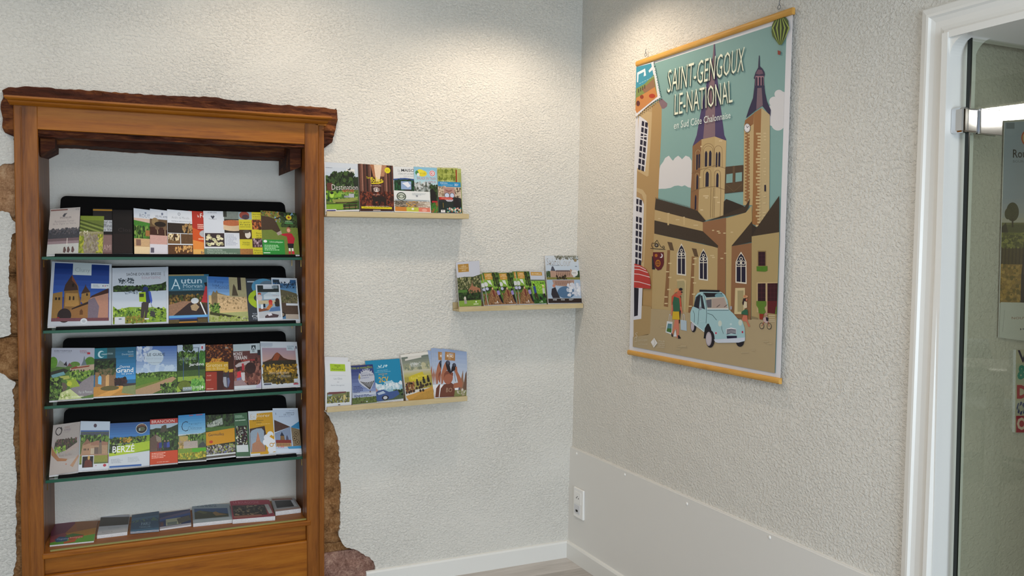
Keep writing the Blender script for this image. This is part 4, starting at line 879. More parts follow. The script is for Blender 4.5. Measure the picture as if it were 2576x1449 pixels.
def c_church(a):
    a.R(0,0,1,1,'b4c2cf'); a.E(.5,.09,.055,.04,'4a3a48'); a.R(.02,.19,.98,.24,'3a5a98',.1); a.R(.02,.22,.98,.88,'5a6a38',.25); a.R(.02,.23,.98,.32,'4a4f5c',.2); a.B(.02,.3,.98,.42,GR,50,.05)
    a.P([(.06,.68),(.1,.48),(.25,.37),(.38,.46),(.4,.68)],'a88468',.12); a.P([(.1,.5),(.25,.36),(.39,.46),(.3,.46)],'8a6450'); a.R(.36,.44,.95,.7,'a8886c',.15); a.P([(.38,.44),(.6,.4),(.95,.44),(.95,.5),(.38,.5)],'9a705c',.1); a.P([(.64,.7),(.66,.42),(.7,.35),(.74,.42),(.76,.7)],'7a6a5c',.1); a.P([(.66,.44),(.7,.35),(.73,.44)],'3a3444'); a.R(.5,.54,.64,.68,'6a5a50',.1); a.R(.38,.56,.5,.68,'b8a890',.1)
    for x in (.15,.2,.28): a.R(x,.56,x+.03,.60,'3a2c24')
    a.R(.02,.68,.98,.72,'9a7a64',.1); a.R(.02,.71,.98,.85,'7f8438',.2); a.R(.0,.88,1,1,'c4cad2'); a.R(.1,.70,.5,.96,'c4cad2'); a.R(.12,.72,.48,.945,'1c1014',.1); a.P([(.18,.94),(.2,.82),(.32,.76),(.44,.84),(.46,.94)],'5a2a20',.15); a.E(.33,.75,.04,.045,'b8945a'); a.E(.87,.92,.055,.03,'a83444'); a.tx(.55,.91,.62,.93,1,'b05a6a'); a.R(.965,.7,.99,.88,'6a2a4a')
def c_berze(a):
    a.R(0,0,1,1,'2e6098'); a.V_(0,0,1,.32,'245088','3f78b4',6); a.P([(0,.38),(.3,.33),(.6,.34),(1,.30),(1,.75),(0,.75)],'7a9a2c',.15); a.B(0,.33,.9,.5,DG+['5a6a24'],90,.035); a.B(.25,.34,.55,.44,['b08a2c','8a6420','c09a3c'],20,.03); a.P([(0,.64),(.4,.5),(1,.44),(1,.62),(.5,.70),(0,.75)],'a3bc30',.08); a.B(0,.5,.15,.66,DG,20,.05)
    a.E(.79,.15,.145,.115,'c2c8c4',0,28); a.E(.79,.15,.132,.103,'241c18',.1,28); a.E(.8,.16,.08,.05,'5a6048',.25); a.P([(.68,.12),(.72,.06),(.86,.05),(.9,.12),(.8,.09)],'6a4434',.1); a.R(.72,.14,.76,.2,'9aa8a0')
    a.T('Chapelle des Moines de', .09,.46,.6,.49,'c8d0b8',-.01); a.T('BERZÉ', .08,.48,.62,.66,'eef0ec',.012); a.R(0,.74,1,1,'bcc4cc'); a.P([(0,.74),(1,.66),(1,.78),(0,.78)],'bcc4cc'); a.tx(.05,.8,.35,.9,6,'98a0ac'); a.tx(.46,.78,.8,.9,6,'a8b0b8')
    a.R(.02,.95,.8,.99,'2f5a9c')
def c_brancion(a):
    a.R(0,0,1,1,'b23c20',.02); a.R(0,0,1,.11,'a82e26'); a.T('BRANCION', .06,.025,.88,.09,'e6d8d2',-.005); a.R(0,.11,1,.72,'22361a',.3); a.R(0,.11,1,.22,'9fb2c0',.05); a.P([(0,.24),(.2,.2),(.6,.22),(.75,.2),(1,.14),(1,.35),(0,.4)],'24341c',.3); a.P([(.36,.28),(.42,.16),(.46,.16),(.5,.14),(.58,.14),(.6,.24),(.66,.26),(.6,.34),(.4,.34)],'4a4638',.15)
    a.B(0,.3,1,.68,DG+GR,130,.05); a.P([(0,.72),(0,.42),(.22,.33),(.4,.44),(.42,.72)],'5f4a40',.2); a.P([(.2,.36),(.4,.42),(.4,.5),(.24,.5)],'8a8070',.2)
    for x, c in ((.26,'6a3040'),(.32,'2f3a78'),(.48,'2a2c5c'),(.6,'3c4c98')): a.P([(x,.54),(x+.1,.52),(x+.11,.64),(x,.66)],c,.1); a.E(x+.05,.50,.03,.022,'8a7460'); a.R(x+.01,.64,x+.035,.71,'2a2430'); a.R(x+.06,.64,x+.085,.71,'2a2430')
    a.R(0,.72,1,1,'b8421f',.02); a.tx(.06,.75,.62,.88,4,'dca090'); a.tx(.25,.95,.95,.97,1,'dca090')
def c_castles(a):
    a.V_(0,0,1,.42,'2f80b8','8ab8d4',8); a.R(.4,.01,.55,.03,'a04858'); a.R(.66,.01,.9,.03,'a04858'); a.T('C', .12,.14,.36,.36,'122c48',-.02); a.T('hassagne', .4,.18,.85,.24,'1c3a58',-.025); a.T('Châteaux', .36,.26,.86,.34,'1c3a58',-.02); a.T('en Bourgogne du sud', .36,.37,.7,.385,'5a8098')
    a.P([(0,.45),(.5,.43),(.8,.44),(1,.40),(1,.8),(0,.8)],'5c6e4a',.3); a.B(.3,.45,1,.56,GR,50,.04); a.R(.04,.46,.35,.74,'b0985a',.2); a.B(.0,.56,.4,.74,['b89a5c','8a7444','a08a70'],30,.04); a.R(.2,.58,.7,.76,'a89c94',.2); a.P([(.68,.76),(.75,.66),(.9,.6),(1,.68),(1,.76)],'3c4444',.25)
    a.R(0,.73,1,1,'6f8a34',.2); a.R(.5,.74,1,.82,'4a9828',.1); a.B(0,.83,1,1,['a89c2c','8a8a28','6a6a24','b8a838'],70,.04); a.P([(0,.95),(.5,.98),(1,.94),(1,1),(0,1)],'33361c',.2)
def c_ochre(a):
    a.R(0,0,1,1,'20281a',.3); a.B(0,0,1,.35,DG,80,.06); a.P([(.05,.22),(.3,.14),(.58,.08),(.6,.24),(.2,.29),(.05,.28)],'9aa298',.2); a.B(.08,.17,.55,.26,['4a5048','c4c8bc','6a6e66'],26,.02); a.R(0,.29,1,.38,'46682c',.25); a.P([(0,.40),(1,.34),(1,.67),(0,.71)],'c48a16'); a.T('Germolles', .08,.43,.62,.5,'3a2c30',.002); a.E(.17,.63,.065,.035,'b8401c'); a.R(.12,.5,.55,.51,'d09c34')
    a.R(0,.71,1,.92,'3a332c',.4); a.B(0,.72,1,.92,['8a8478','5a5a50','26221e','a8a498','6a7090','8a9a3c'],110,.035); a.R(0,.92,1,.955,'c0c6c8'); a.R(0,.955,1,1,'4a443c',.3)
def c_green(a):
    a.R(0,0,1,1,'3c6044',.02); a.tx(.08,.05,.86,.12,3,'8fae94'); a.tx(.08,.16,.92,.19,1,'c4d4c4'); a.R(.06,.3,.9,.74,'201a1c',.3); a.B(.08,.31,.88,.72,['a8b0a8','5a2c34','c8c8b0','8a9478','3c2024','d4d8d0','7a8444'],46,.06,.1,.5); a.R(.06,.74,.9,.90,'bcc4c6'); a.P([(.5,.74),(.56,.68),(.62,.74)],'bcc4c6')
    for x in (.3,.52): a.R(x,.3,x+.025,.74,'201a1c')
def c_explorer(a):
    a.R(0,0,1,1,'c6cdd2'); a.R(.02,.2,.97,.96,'c09018',.02); a.P([(.34,.06),(.6,.05),(.97,.04),(.97,.96),(.6,.4),(.3,.2)],'c4921c'); a.T('Explorer', .08,.075,.86,.165,'e8e2d2',-.01); a.T('Ex', .08,.075,.27,.165,'b8a898',-.01); a.tx(.16,.21,.8,.245,1,'8a6a1c'); a.tx(.3,.26,.6,.29,1,'8a6a1c'); a.tx(.3,.3,.95,.315,1,'e0c070')
    a.P([(.02,.40),(.62,.35),(.66,.56),(.6,.56),(.6,.9),(.02,.93)],'3c2a24',.15); a.P([(.04,.5),(.1,.44),(.3,.40),(.5,.4),(.58,.46),(.58,.93),(.04,.93)],'8d9cac',.1); a.P([(.06,.93),(.1,.74),(.24,.7),(.3,.56),(.33,.47),(.36,.54),(.42,.7),(.56,.8),(.6,.93)],'a4765c',.1); a.P([(.3,.56),(.33,.47),(.37,.55),(.4,.66),(.28,.68)],'b47c60',.05)
    for x, y, r in ((.68,.62,.12),(.82,.56,.13),(.78,.76,.16),(.62,.72,.11),(.9,.7,.14),(.92,.86,.14),(.8,.9,.12)): a.E(x,y,r,r*.62,'d6dae0')
    a.P([(.78,.6),(.86,.56),(.97,.62),(.97,.68)],'c4921c'); a.E(.84,.79,.08,.045,'b8892c'); a.E(.84,.79,.055,.028,'d6dae0'); a.ln([(.9,.77),(.98,.75)],.02,'b8892c'); a.R(.38,.94,.7,.99,'c4921c')
def c_tris(a):
    a.R(0,0,1,1,'b3c2d4',.01); a.R(0,.0,1,.03,'c6d0dc'); a.T('ABBAYE', .5,.09,.85,.12,'3c4a68'); a.T('DE CLUNY', .42,.13,.84,.165,'3c4a68'); a.tx(.22,.18,.9,.21,1,'9aa8c0'); a.tx(.64,.05,.93,.065,1,'8a98b0'); a.ln([(.1,.1),(.11,.15)],.015,'4a5470')
    a.P([(.02,.26),(.64,.42),(.0,.54)],'4a3028',.3); a.P([(.66,.42),(1,.30),(1,.47),(.7,.44)],'2f7aa8',.05); a.P([(.0,.56),(.64,.42),(.64,.86),(.0,.86)],'7d8ca6',.05); a.P([(.66,.43),(1,.48),(1,.86),(.68,.86)],'7a6a50',.2)
    for cx, cy in ((.84,.58),(.86,.76),(.76,.68)):
        for r in (.09,.065,.04): a.E(cx,cy,r,r*.6,'4a3c28' if r != .065 else '9a8664',.1)
    a.P([(.2,.72),(.22,.6),(.28,.53),(.36,.61),(.38,.72)],'4a4444',.1); a.R(.22,.62,.36,.73,'7a5a34',.1); a.P([(.20,.62),(.28,.53),(.37,.62)],'20283c'); a.P([(.42,.72),(.44,.64),(.48,.60),(.52,.66),(.53,.72)],'4a4a5c'); a.R(.02,.71,.62,.79,'7a2c24',.15); a.R(.02,.78,.62,.86,'b08a5c',.1)
    for k in range(9): a.R(.06+.06*k,.79,.08+.06*k,.84,'3a2a24')
    a.T('1,50', .1,.84,.32,.89,'c03c50',.01); a.P([(.45,.86),(1,.84),(1,.9),(.5,.91)],'3c8ab8'); a.R(0,.91,1,1,'c8d2de')

# --- flat piles at the bottom
def c_rainbow(a):
    a.R(0,0,1,1,'9a5a24',.05); a.P([(0,0),(.55,0),(.3,.55),(0,.7)],'6a1f3c',.05); a.P([(.5,0),(1,0),(1,.55),(.6,.5)],'8f5a2c',.05); a.P([(.3,.55),(1,.35),(1,.75),(.5,.8)],'b8801c',.06); a.P([(0,.62),(.3,.5),(.5,.8),(.0,.9)],'8a3a44',.05); a.P([(0,.9),(.4,.78),(1,.66),(1,1),(0,1)],'5a9a30',.1)
    a.P([(.35,.62),(.5,.56),(.75,.66),(.7,.8),(.3,.78)],'4a7a34',.05); a.P([(.1,.78),(.2,.66),(.4,.72),(.38,.88),(.14,.9)],'2a4f78',.05); a.P([(.4,.74),(.72,.66),(.74,.78),(.42,.86)],'b03a24'); a.T('Magazine', .15,.74,.42,.82,'a8b8d0'); a.T('bourgogne', .44,.71,.72,.8,'ecc8a8'); a.P([(.3,.92),(.6,.82),(.56,.95),(.32,.99)],'b8501c')
def c_greyband(a): a.R(0,0,1,1,'a4a8b4',.02); a.R(0,.12,1,.58,'33291f',.25); a.R(0,.60,1,1,'b2b6bf',.02); a.T('Vernissage', .32,.66,.74,.75,'6a6c78',-.02); a.T('Exposition de', .15,.85,.5,.93,'6a6c78',-.01)
def c_bluebook(a): a.R(0,0,1,1,'2e4a66',.06); a.R(0,.22,1,.42,'3c607c',.1); a.B(0,.35,1,.5,['4a6a74','5a7458','2e4a66'],40,.05); a.T('PARU', .36,.55,.68,.72,'8fa8bc',.004); a.T('TERROIR', .3,.76,.7,.86,'7a94a8',-.005); a.R(0,.92,1,1,'3f6684')
def c_navy(a): a.R(0,0,1,1,'1e2c5c',.04); a.P([(0,.3),(1,.06),(1,.3),(0,.5)],'5a5070',.15); a.P([(0,.42),(1,.22),(1,.36),(0,.52)],'2c4a8a'); a.R(.2,.45,.68,.85,'a8aa8c',.1); a.R(.24,.66,.55,.84,'6a7470',.2); a.P([(.55,.5),(.95,.4),(1,.7),(.6,.84)],'5a5448',.3); a.R(0,.88,1,1,'a8a8b4'); a.R(.02,.6,.12,.85,'5a3438',.2)
def c_papers(a): a.R(0,0,1,1,'8796a2',.04); a.tx(.12,.04,.9,.2,2,'5a6a78'); a.R(.05,.26,.93,.8,'2c4a78',.05); a.P([(.05,.45),(.3,.4),(.93,.62),(.93,.8),(.05,.8)],'3a3a24',.3); a.P([(.1,.42),(.2,.36),(.4,.5),(.3,.56)],'5a5a34',.2); a.P([(.52,.52),(.6,.44),(.7,.56),(.9,.66),(.6,.7)],'8a6a3c',.2); a.R(0,.84,1,1,'9aa8b2')
def c_redmag(a): a.R(0,0,1,1,'a02440'); a.R(0,.26,1,1,'8a3040'); a.T('LA BOURGOGNE', .08,.07,.72,.2,'c88090',-.01); a.R(.04,.30,.84,.88,'2a221c',.3); a.B(.06,.34,.82,.8,['5a5040','8a7a60','3a3020','141010'],60,.05,.2); a.P([(.84,.28),(.94,.28),(.97,.8),(.88,.84)],'b8b8b8',.1); a.R(.04,.84,.7,.95,'8a5a4c',.2)
def c_small(a): a.R(0,0,1,1,'9a9ca2'); a.R(.02,0,.9,.14,'8a5a4c',.15); a.R(.1,.18,.8,.75,'241c20',.15); a.R(.8,.2,.92,.75,'c4c8d0'); a.R(0,.86,1,1,'a08a84',.1)

# --- wall ledges
def c_nature(a):
    a.R(0,0,1,1,'c9ced4'); a.V_(0,.0,1,.5,'c4ccd6','aebfd0',5); a.tx(.04,.105,.33,.125,1,'7a8290'); a.R(.66,.12,.9,.22,'dcdcd8'); a.P([(.68,.13),(.74,.12),(.78,.08),(.78,.14),(.72,.15)],'2a3038'); a.T('edEN', .70,.16,.88,.205,'20242c',.004)
    a.R(.02,.38,1,.97,'3c5a20',.3); a.B(.0,.3,.3,.48,DG+['3a5a2c'],60,.05); a.B(.22,.22,.6,.6,DG,110,.06); a.B(.5,.2,.85,.6,DG,110,.06); a.R(.06,.42,.22,.6,'5a3028',.25); a.B(.88,.3,1,.7,['1c241c','20301c'],50,.05); a.P([(.05,.58),(1,.56),(1,.8),(.05,.84)],'5a6a30',.25); a.B(.03,.6,.4,.8,['3f6a1c','7aa02c','24401a'],60,.05); a.B(.4,.6,.95,.75,['5a8430','3a6024','8aa850'],60,.045)
    a.E(.2,.66,.085,.075,'6a9a24',.1); a.E(.2,.665,.06,.055,'a8cc50',.1); a.E(.2,.62,.05,.03,'1a2410'); a.E(.42,.66,.06,.05,'7aa830',.1); a.P([(.2,.76),(.9,.72),(.98,.76),(.6,.84),(.25,.83)],'8a9048',.2); a.R(.3,.81,.95,.83,'3a2c18',.3); a.R(.03,.85,.52,.96,'7aa22c',.12)
    a.ln([(.52,.88),(.95,.87)],.02,'3c2c1c'); a.ln([(.52,.93),(.95,.92)],.02,'8a7048'); a.R(.56,.86,.58,.97,'241c14'); a.R(.7,.85,.72,.97,'241c14'); a.R(.88,.85,.9,.97,'241c14')
    a.T('Destination', .2,.45,.98,.56,'f0e6e8',-.012); a.T('NATURE', .52,.55,.86,.61,'b84438',.004); a.R(.7,.64,.86,.72,'a8acb4',.1); a.R(.56,.68,.7,.72,'8a8f98',.1); a.R(.03,.95,.32,1,'d8d8dc'); a.R(.04,.965,.3,.99,'3a3c78'); a.R(.32,.975,1,1,'d8d8dc'); a.R(0,0,.025,1,'d4d4d8')
def c_forest(a):
    a.R(0,0,1,1,'3a1c16',.2); a.R(0,0,1,.62,'4a2a22',.2)
    for k in range(22):
        x = .02+.96*k/21; a.ln([(x,.0),(x+(x-.5)*.02,.6)],.012+.014*((k*7) % 3),['241210','6d4438','8f6454','1c0e0c','552e26'][k % 5],.2)
    a.P([(.42,0),(.68,0),(.64,.2),(.6,.36),(.5,.36),(.46,.2)],'dcc6ae',.1); a.P([(.35,.0),(.45,.0),(.49,.3),(.42,.25)],'a06a4a',.3); a.P([(.68,0),(.8,0),(.74,.25),(.63,.25)],'a87a5c',.35)
    a.E(.84,.11,.085,.065,'d6c81c'); a.T('2023', .79,.09,.89,.13,'8a7c18'); a.R(0,.6,1,.9,'4c1e14',.35); a.B(0,.6,1,.88,['6a2c1c','3a160f','7a3a24','2a0f0a'],120,.05)
    a.T('Terre de', .22,.265,.42,.31,'dac626',.006); a.T('folies', .34,.27,.68,.39,'dac626',.012); a.ln([(.36,.41),(.6,.4),(.7,.37),(.69,.33)],.02,'dac626'); a.E(.5,.51,.115,.085,'4a2620',.1); a.E(.5,.54,.095,.05,'cfc4c0',.1); a.T('d’B', .4,.5,.62,.57,'4a2a26',.01); a.T('LES AVENTURES', .33,.44,.64,.47,'c8a8a0'); a.T('du parc', .4,.63,.6,.67,'d8a898')
    a.P([(.38,.76),(.36,.69),(.42,.67),(.48,.7),(.7,.68),(.78,.74),(.78,.88),(.73,.88),(.7,.8),(.62,.8),(.6,.88),(.55,.88),(.54,.79),(.46,.8),(.44,.88),(.39,.88)],'1c100d'); a.tx(.16,.895,.9,.905,1,'d8ccc8'); a.P([(.04,.90),(.94,.915),(.94,.96),(.04,.945)],'d0c01c'); a.tx(.1,.918,.9,.935,1,'8a7c14'); a.R(.38,.975,.6,.995,'b8a8a0')
def c_maison(a):
    a.R(0,0,1,1,'cfd3d6'); a.T('la', .16,.05,.24,.12,'3a4048',-.02); a.T('MAISON', .28,.045,.85,.11,'20242c',.012); a.T("L'EAU ET LA NATURE", .18,.14,.85,.17,'4a5a60'); a.T('PONT DE VAUX', .36,.2,.7,.22,'6a7078')
    a.P([(.02,.3),(.25,.25),(.6,.26),(1,.34),(1,.68),(.8,.72),(.3,.74),(.02,.7)],'123a24',.2); a.P([(.0,.27),(.4,.245),(.8,.27),(.8,.3),(.4,.28),(.0,.3)],'2a4a88'); a.B(.05,.3,.95,.66,['0f3420','1a5430','082016'],60,.06); a.R(.26,.32,.62,.5,'8aa2c8',.1); a.P([(.3,.36),(.5,.33),(.6,.42),(.5,.46)],'d8dce8'); a.P([(.42,.5),(.58,.5),(.56,.9),(.44,.9)],'241c1c',.2); a.R(.0,.70,1,1,'a9b498',.2)
def c_train(a):
    a.V_(0,0,1,.45,'7fb2cc','b4d0d8',6); a.E(.36,.14,.2,.07,'d6c42c'); a.E(.28,.11,.16,.06,'d8cc3c'); a.E(.13,.13,.07,.05,'3a7a4a'); a.E(.18,.17,.06,.035,'d8d8d8'); a.T('en train', .26,.11,.5,.16,'8a8a24'); a.E(.79,.13,.13,.07,'d8dde0'); a.E(.79,.13,.115,.06,'c03448'); a.E(.79,.13,.085,.045,'dfe3e6'); a.E(.79,.13,.05,.028,'c03448'); a.E(.8,.13,.025,.015,'dfe3e6')
    a.T('BALADE EN TRAIN', .13,.22,.95,.275,'a02c4c',-.01); a.T('A VAPEUR', .47,.3,.94,.35,'a02c4c',-.01); a.R(0,.42,1,1,'3a4434',.3); a.B(0,.36,.75,.6,['8a9494','a8b0b0','5a6460','c8ccd0','4a5048'],90,.06); a.B(.7,.4,1,.7,DG,50,.05); a.P([(.68,.5),(.8,.46),(.92,.6),(.98,.85),(.7,.85)],'161414',.2); a.R(.74,.74,.98,.78,'a82430'); a.B(.72,.8,1,1,['3f7a2c','2f6424','8a5a30'],50,.05)
def c_badge(a):
    a.R(0,0,1,1,'d6dadb'); a.R(.02,.45,.98,.76,'9a8a7c',.3); a.B(.02,.46,.34,.76,['5a5a50','7a7464','4a4840'],40,.035); a.B(.34,.46,.66,.76,['a8804c','7a6a50','c0984c','5a5044'],40,.035); a.B(.66,.46,.98,.76,['c4b8a8','b0a494','d0c8bc'],30,.04,.1); a.R(.02,.40,.98,.47,'a9b4ba',.1)
    a.E(.2,.27,.13,.20,'3f4a3f',0,30); a.E(.2,.27,.10,.15,'cfd4cc',0,28); a.E(.2,.27,.095,.1,'6a7468',0,26); a.E(.2,.27,.05,.06,'bcc4b8',0,20); a.T('DOMAINE', .13,.13,.27,.18,'c8d0c4'); a.tx(.5,.08,.9,.2,3,'b4bcc0'); a.E(.63,.22,.03,.05,'8a9098'); a.R(.1,.42,.9,.44,'7a8a94')
    a.R(.02,.76,.33,.96,'c07c34'); a.R(.33,.76,.66,.96,'b8bc48'); a.R(.66,.76,.98,.96,'d07864'); a.E(.5,.84,.035,.05,'e4e4d8'); a.E(.82,.88,.07,.07,'dca090'); a.T('Le Domaine', .41,.86,.58,.9,'8a8c34'); a.R(0,.96,1,1,'dcdcd8')
def c_charolais(a):
    a.R(0,0,1,1,'a8ac70',.02); a.R(.04,.04,.93,1,'6d7c2c',.1); a.B(.05,.05,.9,.3,['7f8c38','5f6c24','95a04c'],40,.07,.1); a.R(.88,.04,.95,.75,'8a3c1c'); a.T('CENTRE INTERACTIF', .3,.13,.8,.16,'b8c070'); a.T('LA MAISON DU', .08,.28,.82,.37,'dce0b8',-.008); a.T('CHAROLAIS', .05,.4,.86,.5,'dce0b8',-.005); a.R(.2,.62,.8,.64,'aab468')
def c_olive(a): a.R(0,0,1,1,'a0ac6a',.03); a.R(.5,.1,1,.9,'8f9c5a',.05)
def c_kid(a):
    a.R(0,0,1,1,'2a2a2c',.25); a.R(0,0,1,.16,'2080b4',.02); a.T('POUR VOUS,', .1,.03,.42,.07,'e6eef2',.005); a.T('LE DÉPARTEMENT', .14,.08,.66,.12,'a8d0e4'); a.T('2023 !', .72,.05,.9,.12,'e6eef2',.005); a.R(0,.16,1,.5,'b8a898',.25); a.B(0,.16,.3,.45,['d0c0a8','a89078','8a7460'],20,.06); a.B(.65,.2,1,.5,['b0a490','c8b8a0','5a4c40'],26,.06)
    a.P([(.22,.18),(.7,.18),(.74,.42),(.6,.56),(.4,.56),(.26,.42)],'a8847c',.15); a.P([(.3,.24),(.46,.28),(.62,.24),(.6,.3),(.46,.34),(.32,.3)],'8a5f58',.15); a.E(.38,.44,.12,.09,'2c2c30'); a.E(.38,.44,.10,.075,'b9c4dc'); a.E(.6,.44,.1,.09,'2c2c30'); a.E(.6,.44,.085,.075,'b9c4dc'); a.E(.48,.58,.16,.07,'a8a8b4'); a.R(.04,.50,.62,.58,'b42c24',.02); a.T('ANIMATIONS NATURE', .12,.52,.58,.55,'e8b4a8'); a.T('POUR TOUS', .28,.56,.6,.59,'e8b4a8')
    a.R(0,.64,1,1,'1c2624',.25); a.P([(.32,.66),(.6,.66),(.64,.9),(.28,.92)],'1f2a28',.1); a.P([(.62,.9),(.7,.5),(.85,.5),(.95,.8),(.8,.95)],'201c20',.15); a.B(.35,.84,.95,.98,['c8b848','4aa0a0','e0dcd8','b86a3c','3c8a5a','d8a8a0'],36,.035,.05); a.R(.1,.91,.28,.99,'d8d8d8'); a.tx(.14,.93,.24,.96,1,'5a5a5a'); a.ln([(.2,.68),(.21,.84)],.02,'8a7430')
def c_carte(a):
    a.R(0,0,1,1,'bcc0cc',.01); a.R(.07,.05,.53,.23,'a8803c'); a.T('CARTE', .2,.09,.42,.12,'e4d4b0'); a.T('TOURISTIQUE', .12,.13,.48,.16,'e4d4b0'); a.T('2023', .22,.175,.4,.205,'e4d4b0'); a.T('i', .29,.06,.31,.085,'e4d4b0')
    a.P([(0,.36),(.3,.34),(.7,.35),(1,.31),(1,1),(0,1)],'4a5030',.3); a.B(0,.36,1,.64,['8a8a60','5a6038','3a4426','a8a47c','2c341c'],130,.035); a.R(0,.62,1,.88,'26301a',.3); a.P([(.45,.64),(.6,.54),(.64,.46),(.68,.56),(.8,.58),(.98,.62),(1,.7),(.5,.72)],'9a6a50',.2); a.ln([(.64,.42),(.64,.56)],.02,'7a5a48'); a.R(0,.87,1,1,'7a9a3c',.15); a.B(0,.66,1,.84,DG,70,.04); a.R(0,.63,.4,.69,'4a7030',.25)
    a.E(.28,.82,.05,.04,'c8c0b8'); a.P([(.23,.85),(.34,.85),(.36,.94),(.24,.95)],'9a948c',.15); a.E(.77,.91,.03,.02,'e4e8dc'); a.tx(.65,.95,.9,.98,1,'dce4c8')
def c_walk(a):
    a.R(0,0,1,1,'4a6a28',.2); a.R(0,.2,1,.5,'7aa03c',.15); a.R(.1,.02,.62,.22,'b88c40'); a.T('CARTE', .24,.05,.5,.09,'e8d8b4'); a.T('DES CIRCUITS', .16,.10,.56,.13,'e8d8b4'); a.T('2023', .28,.16,.46,.19,'e8d8b4')
    a.P([(.6,0),(1,0),(1,.45),(.8,.45),(.64,.2)],'4a5a2c',.3); a.B(.62,.0,1,.42,DG+['5a7a30'],50,.06); a.ln([(.7,.0),(.88,.5)],.05,'2c2418'); a.P([(.2,.24),(.42,.24),(.5,.42),(.4,.36),(.3,.34)],'cfd6d0',.1); a.E(.1,.36,.12,.07,'c8cccc',.1); a.P([(0,.44),(.5,.44),(.3,.56),(0,.6)],'2a341c',.2); a.E(.12,.5,.1,.05,'b0b4d0')
    a.P([(0,1),(.1,.75),(.35,.54),(.6,.54),(.85,.75),(1,1)],'8a6444',.2); a.B(.05,.65,.8,.98,['7a5838','9a7450','5a3c28','6a4a30'],70,.04); a.P([(.42,.56),(.52,.55),(.56,.76),(.46,.74)],'6a2c28',.05); a.E(.46,.5,.045,.035,'d8a888'); a.E(.79,.54,.06,.045,'1c1420'); a.P([(.7,.58),(.88,.56),(.92,.68),(.8,.72),(.72,.68)],'8a80b8',.05); a.P([(.76,.72),(.9,.69),(1,.9),(1,.98),(.88,.92)],'1c1420')
    a.E(.62,.91,.03,.025,'e4e0e0'); a.tx(.42,.94,.85,.97,1,'dcd4cc')
def c_meadow(a):
    a.R(0,0,1,.3,'b9bfcb'); a.R(.06,.02,.84,.13,'b88c40'); a.T('EN FAMILLE', .14,.06,.76,.10,'e8dcc0',.006); a.R(0,.27,1,1,'7aa830',.12); a.B(0,.3,1,.6,['8fc040','7ab034','5a9428','9ccc50'],80,.06,.1,.4); a.R(0,.26,1,.3,'5a6a50',.2); a.R(.6,.35,.9,.375,'2a3a1c')
    a.R(0,.75,1,1,'28501f',.25); a.B(0,.7,1,.98,['2c5a20','3f7a2c','1c3a18'],60,.06)
    a.E(.16,.42,.06,.04,'241c1c'); a.P([(.08,.47),(.26,.46),(.3,.68),(.12,.7)],'2c4484',.05); a.P([(.14,.68),(.3,.66),(.4,.85),(.3,.88),(.22,.76),(.18,.88),(.12,.86)],'3a2a24'); a.E(.82,.45,.07,.035,'dcd0a0'); a.E(.82,.49,.045,.03,'c89878'); a.P([(.74,.53),(.92,.52),(.94,.7),(.76,.72)],'b8bcae',.05); a.P([(.76,.7),(.92,.69),(1,.85),(.94,.86),(.86,.78),(.86,.86),(.8,.86)],'241c20'); a.E(.55,.84,.09,.05,'161616',.1); a.E(.62,.93,.03,.02,'e4e8dc'); a.tx(.4,.95,.84,.98,1,'c8d8b8')
def c_castle(a):
    a.V_(0,0,1,.42,'c4ccd4','b4c4d4',6); a.B(.3,.0,1,.08,['5a5a50','7a7a6c','8a8c80'],60,.025,.1); a.T('Saône', .04,.06,.4,.2,'7a6a58',-.025); a.T('Cour', .42,.06,.76,.22,'9a8c78',-.025); a.T('La Bourgogne', .14,.195,.42,.22,'2c3038'); a.E(.9,.1,.045,.03,'8f8060'); a.R(.88,.22,.94,.235,'6a7280')
    a.B(.0,.34,.14,.46,['3a5030','2c4024'],30,.035); a.B(.86,.34,1,.5,['3a5030','2c4024'],30,.035); a.P([(.12,.46),(.12,.34),(.2,.24),(.26,.32),(.7,.33),(.74,.28),(.8,.33),(.8,.46)],'a88a78',.1); a.P([(.14,.32),(.18,.23),(.22,.23),(.28,.33)],'4a4e5c'); a.P([(.28,.34),(.3,.31),(.7,.31),(.72,.34)],'6a5a5c')
    for k in range(8): a.R(.3+.055*k,.37,.315+.055*k,.43,'5a3a34'); a.R(.3+.055*k,.34,.312+.055*k,.36,'5a3a34')
    a.R(0,.46,1,.52,'7a7a40',.25); a.B(.3,.43,.6,.53,['241c14','3a3020'],14,.035); a.R(0,.51,1,.92,'9fb2c8',.05); a.P([(.16,.52),(.82,.52),(.8,.64),(.7,.66),(.3,.64),(.2,.62)],'a08274',.15)
    for k in range(8): a.R(.26+.06*k,.54,.275+.06*k,.62,'6a4a44',.2)
    a.E(.55,.78,.26,.13,'4a6a8c',.05); a.B(.6,.6,.98,.85,['c4c8d4','b4bccb','d0d4dc'],30,.06,.05); a.E(.85,.37,.1,.07,'d0d0d0'); a.tx(.78,.36,.92,.385,1,'8a8a8a'); a.E(.2,.64,.045,.035,'b8806c'); a.P([(.13,.7),(.24,.67),(.28,.76),(.36,.9),(.14,.9),(.1,.82)],'2a2830',.1); a.E(.91,.74,.04,.03,'d8dce0'); a.R(0,.905,1,1,'2a1e1c',.1); a.ln([(.0,.905),(1,.905)],.006,'c8ccd0')
    for x in (.14,.38,.62): a.tx(x,.92,x+.16,.955,2,'b8bcc0')
